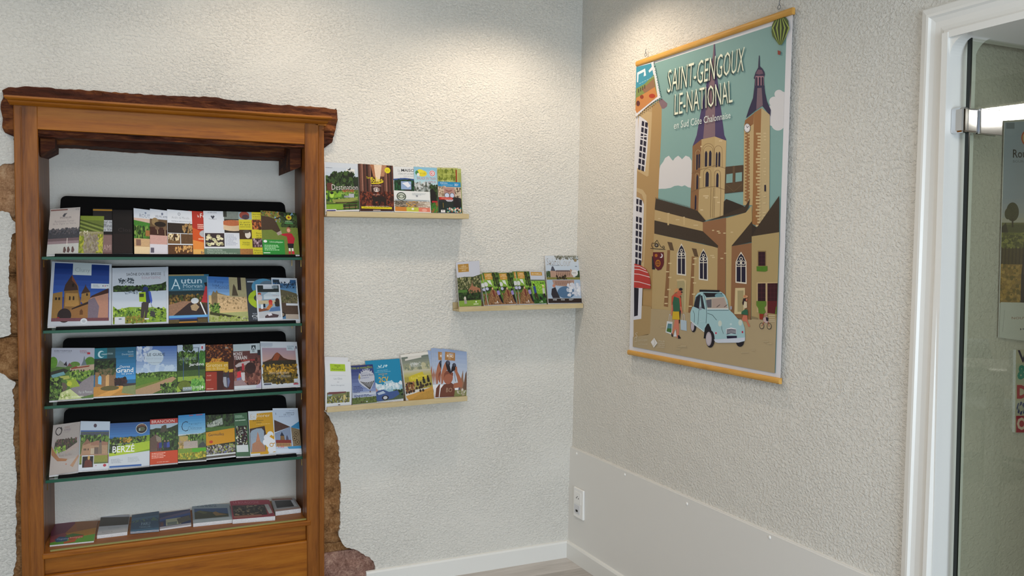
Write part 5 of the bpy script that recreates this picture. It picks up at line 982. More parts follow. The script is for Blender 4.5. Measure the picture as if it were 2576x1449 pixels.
def c_gites(a):
    a.R(0,0,1,1,'d2d6db'); a.R(.2,.07,.78,.235,'9cba2c'); a.T('Balade', .38,.09,.6,.125,'4a5a18'); a.T('&', .46,.135,.53,.155,'4a5a18'); a.T('Patrimoine', .27,.17,.7,.205,'4a5a18'); a.ln([(.15,.33),(.8,.33)],.004,'a8b0b8'); a.T('Les Gîtes', .32,.38,.64,.42,'6a7484',-.01); a.T('de', .44,.46,.52,.49,'6a7484',-.01); a.T('Saint-Gengoux', .2,.53,.72,.57,'6a7484',-.01); a.ln([(.2,.66),(.7,.66)],.004,'a8b0b8')
    a.R(.05,.70,.92,.93,'6f7444',.2); a.R(.08,.73,.76,.78,'8aa0a8',.1); a.P([(.05,.74),(.12,.69),(.78,.69),(.78,.74)],'6a3a38'); a.B(.07,.8,.9,.92,['8a8a2c','4a5a20','a8a8a0','5a4a3a','2c341c','b0a044'],90,.03); a.R(.68,.76,.76,.88,'c0b070'); a.ln([(.85,.7),(.86,.92)],.03,'3a4424'); a.R(.48,.965,.56,.985,'5a4c44')
def c_balloon(a):
    a.V_(0,0,1,.72,'26316a','7f8fb8',8); a.T('Volez en montgolfière', .01,.03,.96,.12,'8a9a30',.01); a.R(0,.8,1,1,'5a6a30',.2); a.R(0,.70,1,.84,'a8b0c4',.08)
    a.P([(.28,.38),(.34,.22),(.52,.12),(.75,.1),(.93,.18),(1,.32),(.98,.42),(.9,.54),(.78,.66),(.72,.66),(.44,.54),(.32,.46)],'b4b8c4',.05)
    for k in range(8):
        t = k/7; a.P([(.36+.56*t,.43+.03*math.sin(t*3)),(.36+.56*t+.045,.43+.03*math.sin(t*3)),(.755,.655),(.745,.655)],'3f3a34')
    for k in range(7): a.P([(.36+.09*k,.22-.08*math.sin(k/6*3.14)),(.40+.09*k,.12-.04*math.sin(k/6*3.14)+.02),(.44+.09*k,.22-.08*math.sin(k/6*3.14))],'2c3468')
    a.T('Général', .42,.19,.7,.235,'8a90a8'); a.T('General Elect', .42,.24,.95,.30,'4a5070',.004); a.tx(.36,.33,.95,.37,1,'8a90a8'); a.P([(.30,.32),(.36,.22),(.38,.32),(.34,.4)],'a8983c',.1); a.P([(.73,.69),(.78,.69),(.77,.73),(.74,.73)],'5a4030'); a.tx(.05,.54,.5,.72,5,'3c4678'); a.tx(.08,.77,.85,.83,2,'4a5484'); a.R(.2,.745,.98,.765,'d0d8e0')
    a.B(0,.86,1,.97,['5a6a34','6a7840','4a5828'],50,.05); a.B(.36,.94,.5,.97,['4a2c24','3a2420'],6,.02); a.E(.6,.955,.03,.018,'c8ccd0')
def c_bluecar(a):
    a.R(0,0,1,1,'1580a8',.01); a.B(.36,.13,.62,.18,['9cccdc','c0dce4'],14,.02,0); a.tx(.32,.19,.62,.205,1,'c4dce4'); a.T('DÉCOUVERTE', .32,.245,.62,.27,'9cccdc'); a.T('CÔTE CHALONNAISE', .26,.285,.7,.305,'a8d4e0'); a.T('ROUTE DES', .35,.335,.6,.365,'c8a038'); a.T('en', .45,.375,.5,.40,'c8a038'); a.T('2CV', .34,.42,.62,.55,'d0a83c',.016)
    a.E(.7,.54,.03,.02,'a8c8d4'); a.E(.62,.57,.14,.04,'9cc0d0'); a.R(0,.62,1,.86,'8fb4c4',.06); a.B(.0,.60,1,.72,['c4d4dc','b0c8d4','d4dee4'],40,.06,.03); a.R(.0,.85,1,1,'4a5a40',.25); a.B(.75,.78,1,.9,DG+['5a7048'],30,.04)
    a.P([(.1,.9),(.12,.7),(.2,.62),(.3,.74),(.3,.9)],'b08a88',.15); a.P([(.15,.82),(.3,.74),(.45,.73),(.6,.8),(.85,.78),(.9,.88),(.7,.97),(.3,1),(.15,.95)],'3a5288',.08); a.P([(.26,.80),(.44,.76),(.5,.82),(.3,.85)],'a8b8cc'); a.E(.48,.93,.1,.06,'20202c'); a.E(.48,.93,.06,.04,'b8bcc4')
def c_cyclists(a):
    a.R(0,0,1,1,'cfccc6'); a.V_(0.0,.06,1,.38,'6a746c','a8a890',7); a.B(.1,.25,.95,.38,['8a9078','b4b090','78806c'],30,.07,.05); a.P([(0,.45),(1,.35),(1,.75),(0,.8)],'a09448',.15); a.V_(0,.36,1,.5,'b8b4a0','b0a860',5)
    a.B(.3,.2,.7,.26,['c8ccc8','b0b8b4'],24,.02,0); a.T('SAINT-GENGOUX LE-NATIONAL', .3,.265,.72,.295,'c4ccc8'); a.P([(.18,.50),(.3,.47),(.7,.41),(.74,.5),(.9,.5),(.88,.56),(.3,.62),(.18,.58)],'c0b02c',.1); a.T('Rando', .26,.50,.5,.56,'e0d060'); a.T('des Vignes', .5,.47,.84,.53,'e0d060')
    a.B(.02,.62,.35,.82,['4a2c18','7a4a24','a0683c','c0a080'],50,.035); a.P([(0,.9),(.3,.86),(1,.74),(1,1),(.1,1)],'c09040',.15); a.P([(.1,1),(.6,.86),(1,.8),(1,1)],'b48a3c',.2)
    for k, (x, y) in enumerate(((.08,.66),(.25,.64),(.46,.58),(.7,.54),(.86,.52),(.58,.64))): a.E(x,y,.03,.022,'1c1410'); a.P([(x-.04,y+.02),(x+.04,y+.02),(x+.06,y+.12),(x-.03,y+.12)],['5a3420','7a4c2c','2a241c','20201c','241c18','3a2c1c'][k],.15); a.E(x-.04,y+.17,.04,.03,'3a2a1c',.2); a.E(x+.06,y+.165,.04,.03,'3a2a1c',.2)
    a.R(0,0,1,.06,'d8d6d0'); a.R(0,0,.02,1,'c8c8c4')
def c_momo(a):
    a.V_(0,0,1,.75,'8ea2c4','c0c8d4',8); a.R(.12,.06,.52,.235,'a07444'); a.T('LES CARNETS DE', .2,.08,.46,.10,'e0cbb0'); a.T('MOMO', .19,.11,.46,.175,'ece0d0',.012); a.T('2023', .25,.19,.36,.21,'e0cbb0')
    a.P([(.62,.95),(.68,.9),(.8,.52),(.84,.42),(.86,.62),(.98,.98),(.6,.98)],'8a6a54',.1); a.P([(.68,.95),(.71,.66),(.73,.58),(.76,.95)],'5a5468'); a.P([(.84,.9),(.93,.5),(.98,.44),(1,.9)],'6a5040',.1); a.R(.5,.86,1,1,'7a7c4c',.2)
    a.P([(.02,1),(.04,.82),(.14,.74),(.4,.7),(.5,.74),(.56,.85),(.56,1)],'6a3c2c',.05); a.E(.28,.60,.18,.135,'9c5f48',.04); a.P([(.1,.62),(.12,.5),(.2,.46),(.36,.46),(.46,.5),(.46,.56),(.3,.52),(.18,.54)],'7a4434',.15)
    a.P([(.04,.74),(.0,.55),(.08,.36),(.14,.28),(.2,.3),(.22,.44),(.12,.52),(.1,.72)],'a0664c',.04); a.P([(.5,.82),(.82,.80),(.84,.72),(.76,.60),(.62,.46),(.6,.36),(.5,.34),(.5,.44),(.6,.58),(.66,.7),(.5,.72)],'a0644a',.04)
    a.P([(.16,.34),(.3,.32),(.38,.48),(.36,.52),(.24,.46)],'1f1c22'); a.E(.24,.30,.09,.06,'26242c'); a.E(.25,.285,.06,.038,'4a4c5c'); a.P([(.4,.36),(.52,.34),(.54,.42),(.46,.46),(.36,.5)],'1f1c22'); a.E(.49,.335,.075,.05,'26242c'); a.E(.5,.325,.045,.03,'4a4c5c'); a.ln([(.5,.44),(.56,.68)],.015,'3a343c')
    a.T('BO', .24,.81,.46,.9,'b89a80',-.01); a.E(.84,.86,.04,.035,'c8c0b4'); a.B(.66,.88,.95,.97,['c0bcb0','7a8448','a89c84'],24,.03)
# ---------------------------------------------------------------- leaflets on the racks: (kind, label, TL, TR, BR, BL, print, thickness, order)
def put(i, items, grp, gain, planes, ext, bend=0):
    for it in items:
        kind, label, q, fn, t, k = it[:6]
        sheet(kind, label, {'book': 'booklet'}.get(kind, kind), grp, q, planes[i], fn, t, k, gain, ext, it[6] if len(it) > 6 else bend)
G1 = 1.12
B_ = 'brochure'; L_ = 'leaflet'; Z_ = 'magazine'
put(0, [
 (L_, 'greyish-pink leaflet with a small bird emblem, leftmost on the top glass shelf', [(127,527),(202,522),(197,638),(117,642)], c_estate, .003, 1),
 (L_, 'black leaflet with a gold top line, half hidden behind the vineyard leaflet', [(234,524),(282,525),(282,639),(232,639)], c_black_gold, .0015, 0),
 (L_, 'short leaflet with green vine rows on top glass shelf', [(203,544),(262,545),(258,639),(197,638)], c_vine, .002, 1.5),
 (L_, 'plain black leaflet standing in the dark gap of the top shelf', [(283,528),(333,529),(334,639),(283,639)], c_black, .0015, .4),
 (L_, 'white and green leaflet with a vine cart, left end of the top-shelf fan', [(336,524),(384,530),(386,640),(338,639)], c_route, .003, .5),
 (L_, 'white leaflet with tilted wine glasses on red cloth, top shelf', [(377,526),(428,532),(430,641),(377,640)], c_veuve, .003, 1.2),
 (L_, 'white leaflet with stacked dark cellar photographs, left of the red leaflet', [(420,528),(482,533),(486,641),(422,641)], c_andre, .003, 2),
 (L_, 'red and orange leaflet on the top glass shelf', [(474,531),(525,534),(530,642),(476,641)], c_fete, .002, 1.1),
 (L_, 'white leaflet with round goat cheeses above a green band', [(511,532),(599,534),(604,642),(514,642)], c_cheese, .003, 2),
 (L_, 'yellow chequered leaflet with food photographs, top shelf', [(598,534),(660,535),(664,642),(604,642)], c_checker, .003, 1.2),
 (B_, 'green brochure with a brown cow and a child in a red coat', [(655,531),(745,538),(753,642),(661,642)], c_cow, .004, 2.2)],
 'leaflets on the top glass shelf', G1, ROW, .006)
put(1, [
 (Z_, 'large magazine with abbey towers under deep blue sky, left on second glass shelf', [(131,659),(281,666),(280,819),(119.5,822)], c_abbey, .006, 2),
 (Z_, 'magazine with a hiker and dog before a white lake, second glass shelf', [(282,675),(423,672),(424,814),(281,818)], c_hiker, .005, 1),
 (Z_, 'magazine with a cyclist in red on a rocky viewpoint', [(424,691),(525,690),(522,811),(425,815)], c_biker, .005, 0),
 (Z_, 'magazine with stone church spires and blue sky, mid second shelf', [(520,696),(617,700),(625,809),(523,811)], c_spires, .006, 1.6),
 (B_, 'dark grey brochure with a lime green letter shape, behind the picnic leaflet', [(618,701),(690,701),(697,808),(626,809)], c_lime, .003, 0),
 (B_, 'white-edged brochure with a stone fort and blue sky, right end of second shelf', [(682,699),(746,701),(755,809),(690,808)], c_fort, .005, 1),
 (B_, 'small white-edged brochure with people picnicking, in front on second shelf', [(642,717),(703,717),(710.5,806),(648,809)], c_picnic, .004, 3.2)],
 'magazines on the second glass shelf', G1, ROW, .006)
put(2, [
 (B_, 'brochure with a drawn green village, chateau and spire, leftmost on third shelf', [(130,876),(238,876),(235,1001),(124,1009)], c_village, .004, 1.2),
 (B_, 'teal and blue brochure with a ruined stone tower', [(238,877),(342,873),(341,993),(235,999)], c_openeyes, .003, .6),
 (B_, 'brochure with a sandy path through green hills and a pale round title', [(343,872),(445,870.5),(445,988),(341,993)], c_path, .003, .8),
 (B_, 'dark green garden brochure with a round clipped bush', [(446,869),(516,865.5),(516,983),(445,988)], c_gardens, .004, 1.2),
 (B_, 'brown cave brochure with a hanging bat and yellow title band', [(517,868),(585,866),(588,980.5),(517,983)], c_caves, .003, .6),
 (B_, 'brochure with walkers in red under reddish rocks', [(586,867),(653,864),(657.7,975.6),(589,980)], c_rocks, .004, 1),
 (B_, 'white-framed brochure with a lone rocky hill above autumn vines, right end of third shelf', [(654,860),(746,861),(755,971),(659,976)], c_rockhill, .007, 2)],
 'brochures on the third glass shelf', G1, ROW, .006)
put(3, [
 (L_, 'greyish leaflet with a dark heart emblem and ochre curve, leftmost on lowest glass shelf', [(134,1070),(202,1061),(197,1186),(123.5,1197)], c_grey_heart, .003, .8),
 (L_, 'leaflet with a stone church and small dark painting, white top band', [(203,1060),(277,1061),(272.6,1180),(197,1185)], c_church, .004, 1.8),
 (B_, 'wide blue and green leaflet lettered BERZÉ', [(277,1065.5),(377,1061),(376,1172),(273,1179)], c_berze, .003, .8),
 (L_, 'leaflet with red bands and a castle tower above three walkers', [(377.5,1056),(447,1052),(447,1164),(377,1170)], c_brancion, .003, 1.2),
 (L_, 'sky blue leaflet with a large curled initial above a castle park', [(448,1046),(515.6,1040.6),(519,1157),(447.5,1162)], c_castles, .004, 1.9),
 (L_, 'dark leaflet with a broad ochre title band and pale manor', [(517,1045),(588,1041),(592.5,1146),(519,1154)], c_ochre, .003, .8),
 (L_, 'narrow green leaflet with rows of small food photographs', [(588,1041),(621.5,1038),(629,1148),(594,1149)], c_green, .002, 1.2),
 (L_, 'yellow leaflet with a pink spire and white cloud shapes', [(623.6,1035.5),(686,1033),(694.6,1142),(629.4,1147)], c_explorer, .003, 1.8),
 (L_, 'pale leaflet with triangular abbey pictures, right end of lowest glass shelf', [(685,1028),(748,1027.5),(758.4,1140),(694.6,1140.6)], c_tris, .005, 2.4)],
 'leaflets on the lowest glass shelf', G1, ROW, .006)

# flat piles on the bottom board
def flat(kind, label, q, fn, t, gain=1.1, blk='#c9ccd4', mt_=None):
    pl = lambda x, y: onZ(x, y, ZB+t)
    pts = [pl(*p) for p in q]                     # TL TR BR BL
    o0 = Vector((sum(p.x for p in pts)/4, sum(p.y for p in pts)/4, ZB))
    bm = bmesh.new(); prism_bm(bm, [Vector((p.x, p.y, ZB+.0005))-o0 for p in pts], (0, 0, t-.0005))
    o = bm_obj(kind, bm, mt_ or M_PAPER); o.location = o0
    tag(o, label, kind.replace('_', ' '), 'printed piles on the bottom board')
    TL, TR, BR_, BL = [p-o0 for p in pts]
    a = Art(lambda x, y: (TL*(1-x)+TR*x)*(1-y)+(BL*(1-x)+BR_*x)*y, Vector((0, 0, 1)), gain); fn(a); a.build('cover', M_PRINT, o)
    # page lines of the pile
    nl = int(t/.003)
    for k in range(nl):
        z = .003*(k+.7); d = .0004
        if z < t-.001:
            s = [Vector((p.x, p.y, z)) for p in (TL, TR, BR_, BL)]; c = sum(s, Vector())/4
            s = [c+(p-c)*(1+.0035+.004*((k*7) % 3)/3) for p in s]; s = [Vector((p.x, p.y, z)) for p in s]
            bm = bmesh.new(); prism_bm(bm, s, (0, 0, .0011)); bm_obj('booklet_layer', bm, M_PAPER, o)
    return o
flat('magazine', 'rainbow-coloured orange and purple magazine lying at the left end of the bottom board', [(130,1316),(246,1310),(236,1361),(125,1372)], c_rainbow, .006)
flat('card_pile', 'low pile of white cards with a dark band on the bottom board', [(255,1296),(326,1295),(320,1338),(244,1347)], c_greyband, .014)
flat('book', 'slate blue book lying on the bottom board', [(332,1296),(400,1286),(400,1331),(328,1337)], c_bluebook, .011, mt_=mat('slate_cover', '#3c5c78', .5))
flat('brochure_pile', 'pile of navy brochures with landscape photographs on the bottom board', [(401,1292),(478,1281),(481,1320),(402,1331)], c_navy, .007)
flat('magazine_pile', 'pile of grey-blue curled magazines on the bottom board', [(483,1268),(576.5,1268),(584,1307),(486,1317)], c_papers, .015)
flat('magazine_pile', 'pile of red magazines with a dark crowd photograph on the bottom board', [(578,1258.6),(677,1257.6),(692,1298.4),(585,1307)], c_redmag, .019)
flat('booklet_pile', 'small white booklet pile at the right end of the bottom board', [(683,1255),(739.5,1253),(757,1279),(693,1287)], c_small, .019)

# wall ledges
G2 = .92
put(0, [
 (B_, 'park brochure with clipped green hedges, leftmost on the top wall ledge', [(815,408),(899,413),(903,531),(818,534)], c_nature, .004, 1),
 (B_, 'dark brown forest brochure with a standing animal silhouette', [(899.5,413),(987,418),(990,532),(905,532)], c_forest, .006, 2),
 (L_, 'white leaflet with bold black title above a green oval, behind the badge card', [(989,419),(1060,421),(1063,535),(991,534)], c_maison, .003, 0),
 (L_, 'sky blue steam train leaflet with red title on the top wall ledge', [(1040,420),(1098,423),(1102,536),(1044,535)], c_train, .002, 1.1),
 (L_, 'pale olive leaflet showing only its right edge, top wall ledge', [(1110,424),(1159.5,424.5),(1163,537),(1112,536)], c_olive, .002, 0),
 (L_, 'olive green leaflet with red side stripe, behind the blue-topped leaflet', [(1099,422),(1151,423.4),(1154,536),(1103,535)], c_charolais, .002, 1),
 (L_, 'low wide white card with round dark green badge, front of the top ledge', [(989.4,480),(1080,484),(1083,537),(991,534)], c_badge, .004, 2.4),
 (L_, 'blue-topped leaflet with a face in big round glasses, right end of top ledge', [(1100.5,457.5),(1157,460),(1161,537),(1102,536)], c_kid, .004, 2.2)],
 'booklets on the top wall ledge', G2, LG, .014)
W_ = 'folded map leaflet with a woodland path and walkers'
put(1, [
 (L_, 'tall map leaflet with grey sky and valley village, left end of the corner ledge', [(1146,660.6),(1205,656),(1210,769),(1154.7,772)], c_carte, .004, 1),
 (L_, 'hindmost woodland path leaflet, almost hidden at the left end of its group', [(1207,690),(1248,687),(1262,767),(1218,768)], c_walk, .003, 0),
 (L_, 'woodland path leaflet nearest the valley-village leaflet on the corner ledge', [(1212,687),(1250.5,685.6),(1266,766),(1228,767.5)], c_walk, .006, 1.4),
 (L_, 'woodland path leaflet in the middle of the corner ledge', [(1250.5,687),(1288,686),(1299,765),(1266,766)], c_walk, .004, 1),
 (L_, 'woodland path leaflet mostly covered by its right neighbour', [(1288,683),(1322,683),(1334,764.5),(1301,765)], c_walk, .003, 0),
 (L_, 'woodland path leaflet directly left of the green meadow leaflet', [(1296,683.4),(1330,683.4),(1343,764),(1307,765)], c_walk, .004, 1.6),
 (L_, 'bright green meadow leaflet with two standing walkers', [(1331,682.7),(1368,683.4),(1375,763),(1344,764)], c_meadow, .004, .8),
 (Z_, 'magazine with a pink chateau mirrored in water, right end of the corner ledge', [(1369,643.6),(1452.6,644.3),(1461.5,762),(1378,763)], c_castle, .006, 2.2)],
 'leaflets on the corner ledge', G2, LG, .014)
put(2, [
 (L_, 'plain white leaflet top rising behind the lime-badge leaflet', [(816,897),(875,899),(878,1018),(818,1022)], lambda a: a.R(0,0,1,1,'d2d4d8'), .003, 0),
 (L_, 'white leaflet with lime green badge, leftmost on the lowest ledge', [(815.5,907),(880.7,909.7),(883.5,1018.6),(818,1024)], c_gites, .004, 1.4, .012),
 (B_, 'turquoise brochure with an old blue car and orange lettering', [(918,908),(1005,902),(1015,1002.3),(927,1013)], c_bluecar, .003, .2),
 (L_, 'navy leaflet with a grey hot-air balloon', [(880.7,920.6),(936.6,916.7),(946.7,1012.4),(885.4,1018)], c_balloon, .003, 1.6, .010),
 (B_, 'brochure with cyclists under a grey-green sky on the lowest ledge', [(1005.7,893),(1075,885),(1091,1003),(1020.5,1008.5)], c_cyclists, .006, 1.8, .006)],
 'leaflets on the lowest wall ledge', G2, LG, .014)
mq = lambda dx, dy=0: [(1110.6+dx,877-dy),(1172+dx*.9,885.6-dy*1.2),(1171+dx*.55,997),(1102+dx*.55,1000)]
put(2, [
 (L_, 'binoculars leaflet at the back of the fan, only its left edge showing', mq(-35,-4), c_momo, .002, 0, .008),
 (L_, 'second binoculars leaflet from the back of the fan', mq(-27,1), c_momo, .002, .8, .008),
 (L_, 'third binoculars leaflet from the back of the fan', mq(-22,1.5), c_momo, .002, 1.6, .008),
 (L_, 'binoculars leaflet next behind the front one of the fan', mq(-18,0), c_momo, .002, 2.4, .008),
 (L_, 'front leaflet of the fan with a child looking up through binoculars', mq(0), c_momo, .003, 3.4, .008)],
 'binoculars leaflets fanned on the lowest ledge', G2, LG, .014)
# ---------------------------------------------------------------- large illustrated poster between two wooden rails
PO = .014
pmap = lambda x, y: onR(x, y, PO)
o0 = onR(1780, 560, 0)
po = tag(empty('poster', o0), 'large illustrated village poster with a blue car, hung between two golden wooden rails', 'poster')
q = [onR(*p, PO) for p in ((1602.5,166),(1994.5,34),(1963,954),(1583,884))]
pp = prism('paper_sheet', q, Vector(RN)*-.0006, mat('poster_paper', '#d7d8de', .5), None); under(pp, po)
class FA:
    """the three traced blocks of the sheet, brought to one frame"""
    def __init__(s, A): s.A = A; s.k = 0
    def c(s, p): return (1570+p[0]/4.261, s.k*320+p[1]/4.261)
    def P(s, pts, col, m=0): s.A.P([s.c(p) for p in pts], col, m); return s
    def R(s, x0, y0, x1, y1, col, m=0): return s.P([(x0, y0), (x1, y0), (x1, y1), (x0, y1)], col, m)
    def E(s, cx, cy, rx, ry, col, m=0, n=22): return s.P([(cx+rx*math.cos(2*math.pi*k/n), cy+ry*math.sin(2*math.pi*k/n)) for k in range(n)], col, m)
    def ln(s, pts, w, col): s.A.ln([s.c(p) for p in pts], w/4.261, col); return s
    def T(s, t, q, col, thin=0): s.A.T(t, 0, 0, 0, 0, col, thin, [s.c(p) for p in q]); return s
PR = [(1608,171.5),(1979.5,53),(1951,938.5),(1593.5,872)]
A = Art(pmap, Vector(RN), 1.0, PR, 1.2e-5); f = FA(A)
def roofs(): pass
SKY, WH, TAN, TAN2, OCH, BRN, ROOF, PUR, MAU = '7fa3a1', 'd2d2d8', 'b8a079', 'a88b5e', 'a98a5c', '86603f', '3c3026', '453a63', '7d6670'
f.P([(0,0),(2000,0),(2000,5000),(0,5000)], SKY)
f.k = 1
# clouds
cl = 'd0d0d4'
f.P([(340,500),(345,480),(370,480),(390,410),(420,370),(440,330),(480,305),(510,345),(525,360),(545,330),(580,305),(610,330),(620,345),(660,305),(700,320),(725,360),(725,650),(690,645),(650,622),(620,635),(580,625),(540,630),(500,650),(440,660),(400,660),(345,665)], cl)
f.k = 0
for x, y, r in ((1660,1010,48),(1690,1040,60),(1610,1090,55),(1650,1200,100),(1600,1180,60),(1590,1290,60),(1650,1330,70),(1700,1250,70),(1700,1120,70)): f.E(x, y, r, r, cl)
# left house
f.k = 0
f.P([(120,1180),(400,1060),(395,1460),(385,1500),(120,1600)], 'b39a72'); f.P([(300,1130),(405,1085),(400,1400),(375,1900),(330,3000),(285,2900)], OCH)
f.k = 1
f.P([(60,-200),(300,-160),(390,-300),(385,100),(345,500),(335,1000),(325,1340),(300,3000),(60,3000)], OCH); f.P([(60,-200),(300,-160),(290,60),(262,520),(245,530),(140,465),(60,440)], 'bfa67c'); f.P([(60,640),(140,650),(200,670),(240,730),(235,1100),(215,1450),(205,1700),(60,1700)], 'bda57c')
f.P([(60,670),(140,690),(190,720),(215,790),(205,1449),(60,1449)], 'a98b62')
f.k = 0
f.P([(370,1085),(405,1055),(465,1110),(460,1140),(430,1165),(405,1165)], MAU)
# windows of the house
DKW = '1c1830'
f.P([(160,1240),(200,1265),(245,1300),(262,1370),(250,1600),(225,1840),(120,1790)], WH)
f.k = 0
for r_ in range(8):
    y = 1295+r_*67; xa = 192-r_*5.5
    f.P([(xa,y),(xa+26,y+8),(xa+23,y+60),(xa-4,y+52)], DKW); f.P([(xa+36,y+12),(xa+64,y+22),(xa+60,y+75),(xa+32,y+63)], DKW)
f.k = 1
f.R(170, 95, 252, 108, WH)
f.P([(128,745),(165,758),(200,790),(214,830),(205,1100),(190,1430),(165,1520),(60,1500),(60,745)], WH)
for r_ in range(9):
    y = 765+r_*76+(38 if r_ > 1 else 0); f.P([(130-r_,y),(156-r_,y+6),(153-r_,y+64),(128-r_,y+56)], DKW); f.P([(166-r_,y+9),(194-r_,y+18),(190-r_,y+76),(163-r_,y+66)], DKW)
# tall spire and octagonal tower
f.k = 0
f.P([(965,458),(975,465),(985,640),(1000,830),(1035,1130),(1075,1449),(1098,1500),(735,1570),(780,1449),(830,1160),(895,850),(950,620)], PUR); f.P([(962,465),(970,465),(968,700),(975,1000),(978,1449),(975,1465),(848,1490),(865,1300),(890,1050),(925,820),(950,650)], MAU)
f.k = 1
f.P([(735,205),(832,130),(975,100),(1098,145),(1085,600),(1070,950),(870,1000),(720,860),(718,660),(730,450)], 'b39c70'); f.P([(735,205),(832,130),(825,400),(805,640),(795,930),(712,870),(718,650),(732,450)], BRN); f.P([(975,100),(1098,145),(1090,420),(1070,945),(960,965)], 'bba479')
for x, w, y0, y1 in ((775,20,290,460),(800,18,285,440)): f.P([(x,y0+10),(x+w/2,y0),(x+w,y0+8),(x+w-4,y1-8),(x-2,y1)], DKW)
for x, w, y0, y1 in ((868,27,255,425),(912,28,250,418),(985,20,265,430),(1013,22,262,425)): f.P([(x,y0+25),(x+w*.25,y0+5),(x+w/2,y0),(x+w*.75,y0+5),(x+w,y0+25),(x+w-3,y1-4),(x-3,y1)], DKW)
for x, w, y0, y1 in ((778,20,510,670),(876,35,475,640),(990,26,490,645),(760,18,725,885)): f.P([(x,y0+25),(x+w*.25,y0+5),(x+w/2,y0),(x+w*.75,y0+5),(x+w,y0+25),(x+w-3,y1-4),(x-3,y1)], DKW)
LN = '7a6040'
def arch(cx, y, rx, ry, yb, w=3.5, col=LN):
    pts = [(cx-rx, yb)]+[(cx-rx*math.cos(t), y-ry*math.sin(t)) for t in [math.pi*k/8 for k in range(9)]]+[(cx+rx, yb)]; f.ln(pts, w, col)
for cx, y, rx, ry, yb in ((905,240,62,65,430),(905,250,50,48,430),(1012,250,42,52,430),(795,280,32,45,460),(893,490,40,45,640),(1003,500,32,40,650),(785,520,26,35,670)): arch(cx, y, rx, ry, yb); arch(cx, y, rx*.8, ry*.8, yb, 2.5, 'c8b288')
f.ln([(725,495),(820,455),(975,410),(1090,440)], 4, LN); f.ln([(718,695),(810,655),(975,635),(1082,670)], 4, LN)
for x in (935,960,975,1040): f.ln([(x,650),(x-8,970)], 3, LN)
for x, y, w in ((850,730,60),(870,750,30),(960,745,50),(1000,800,30),(1020,140,36),(820,200,18),(810,530,20),(820,880,30)): f.R(x, y, x+w, y+14, 'd0bc94')
# footbridge
f.P([(1090,425),(1280,405),(1280,690),(1080,712),(1088,440)], '4a3a2c'); f.P([(1100,505),(1168,495),(1168,592),(1096,600)], SKY); f.P([(1198,490),(1268,482),(1266,578),(1196,588)], SKY); f.P([(1090,610),(1280,588),(1278,670),(1085,700)], '54422f'); f.ln([(1180,415),(1176,600)], 22, '5f4b38'); f.ln([(1100,620),(1180,690),(1270,610)], 4, '6a563e')
# clock tower
f.k = 0
f.P([(1448,595),(1455,595),(1458,710),(1485,735),(1505,770),(1512,800),(1500,830),(1505,920),(1515,1000),(1535,1090),(1575,1180),(1570,1245),(1480,1130),(1310,1265),(1340,1170),(1385,1050),(1400,930),(1405,850),(1393,840),(1410,780),(1440,725)], '2d2848')
f.P([(1415,790),(1440,745),(1480,750),(1495,790),(1450,800)], '6a4f62'); f.R(1412, 815, 1500, 920, '9a7480'); 
for x in (1415,1448,1478): f.P([(x,835),(x+8,822),(x+18,835),(x+18,918),(x,924)], '20183a')
f.P([(1400,920),(1505,915),(1510,935),(1400,945)], '2d2848'); f.P([(1432,945),(1478,940),(1490,1130),(1420,1180)], '74606c')
f.P([(1290,1330),(1320,1270),(1480,1160),(1565,1230),(1565,1449),(1560,2270),(1450,2400),(1370,2400),(1378,2200),(1280,2200)], 'b9a277'); f.P([(1395,1210),(1475,1160),(1478,1449),(1450,2430),(1375,2400),(1385,2000)], '94683f'); f.P([(1475,1160),(1565,1230),(1560,2260),(1450,2400),(1460,1700)], 'b8a47c')
f.P([(1300,1290),(1395,1215),(1390,1330),(1290,1400)], '8a5f3c')
r = random.Random(4)
f.k = 1
for k in range(30):
    y = 60+k*34
    if y < 800: f.R(1300, y, 1300+r.choice((28,40)), y+17, '8f6540'); f.R(1318, y+17, 1350, y+34, '8f6540')
    w_ = r.choice((18,34)); f.R(1452-w_, y, 1470, y+20, 'c4ad82')
    if r.random() < .6: f.R(1500+r.uniform(-15,20), y, 1525, y+12, 'c9b78e')
f.k = 0
f.E(1326, 1372, 34, 50, '3a2c24'); f.E(1326, 1372, 31, 46, 'dcdce2')
for k in range(12): t = math.pi*k/6; f.ln([(1326+24*math.sin(t),1372-36*math.cos(t)),(1326+29*math.sin(t),1372-43*math.cos(t))], 4, '20182c')
f.ln([(1326,1372),(1343,1350)], 5, '20182c'); f.ln([(1326,1372),(1318,1348)], 5, '20182c')
f.k = 1
f.R(1510, 620, 1526, 688, DKW)
# church roofs and walls
f.P([(335,880),(850,1010),(850,1120),(330,1010)], 'b49c70'); f.P([(335,870),(345,765),(720,870),(790,895),(880,1000),(850,1018),(335,885)], ROOF)
for k in range(24): f.ln([(345+k*15.5,768+k*4.2),(345+k*15.5,752+k*4.2)], 4, ROOF)
f.P([(1100,770),(1280,840),(1300,855),(1355,770),(1340,860),(1305,915),(880,1010),(1070,945),(1075,800)], ROOF); f.P([(1075,805),(1100,770),(1180,800),(1290,850),(1100,930),(1070,945)], '2f2620')
f.P([(1100,975),(1310,915),(1375,840),(1378,1010),(1160,1270),(1160,1449),(1160,2100),(1095,2100)], 'b19a6c'); f.P([(850,1018),(1100,970),(1095,1449),(1090,2000),(990,2000),(1000,1290),(850,1120)], '8c6344')
f.P([(325,1140),(1010,1290),(1000,2100),(300,2000)], 'b19a6e')
f.P([(330,1140),(332,998),(850,1115),(1015,1270),(1010,1295),(860,1250)], ROOF)
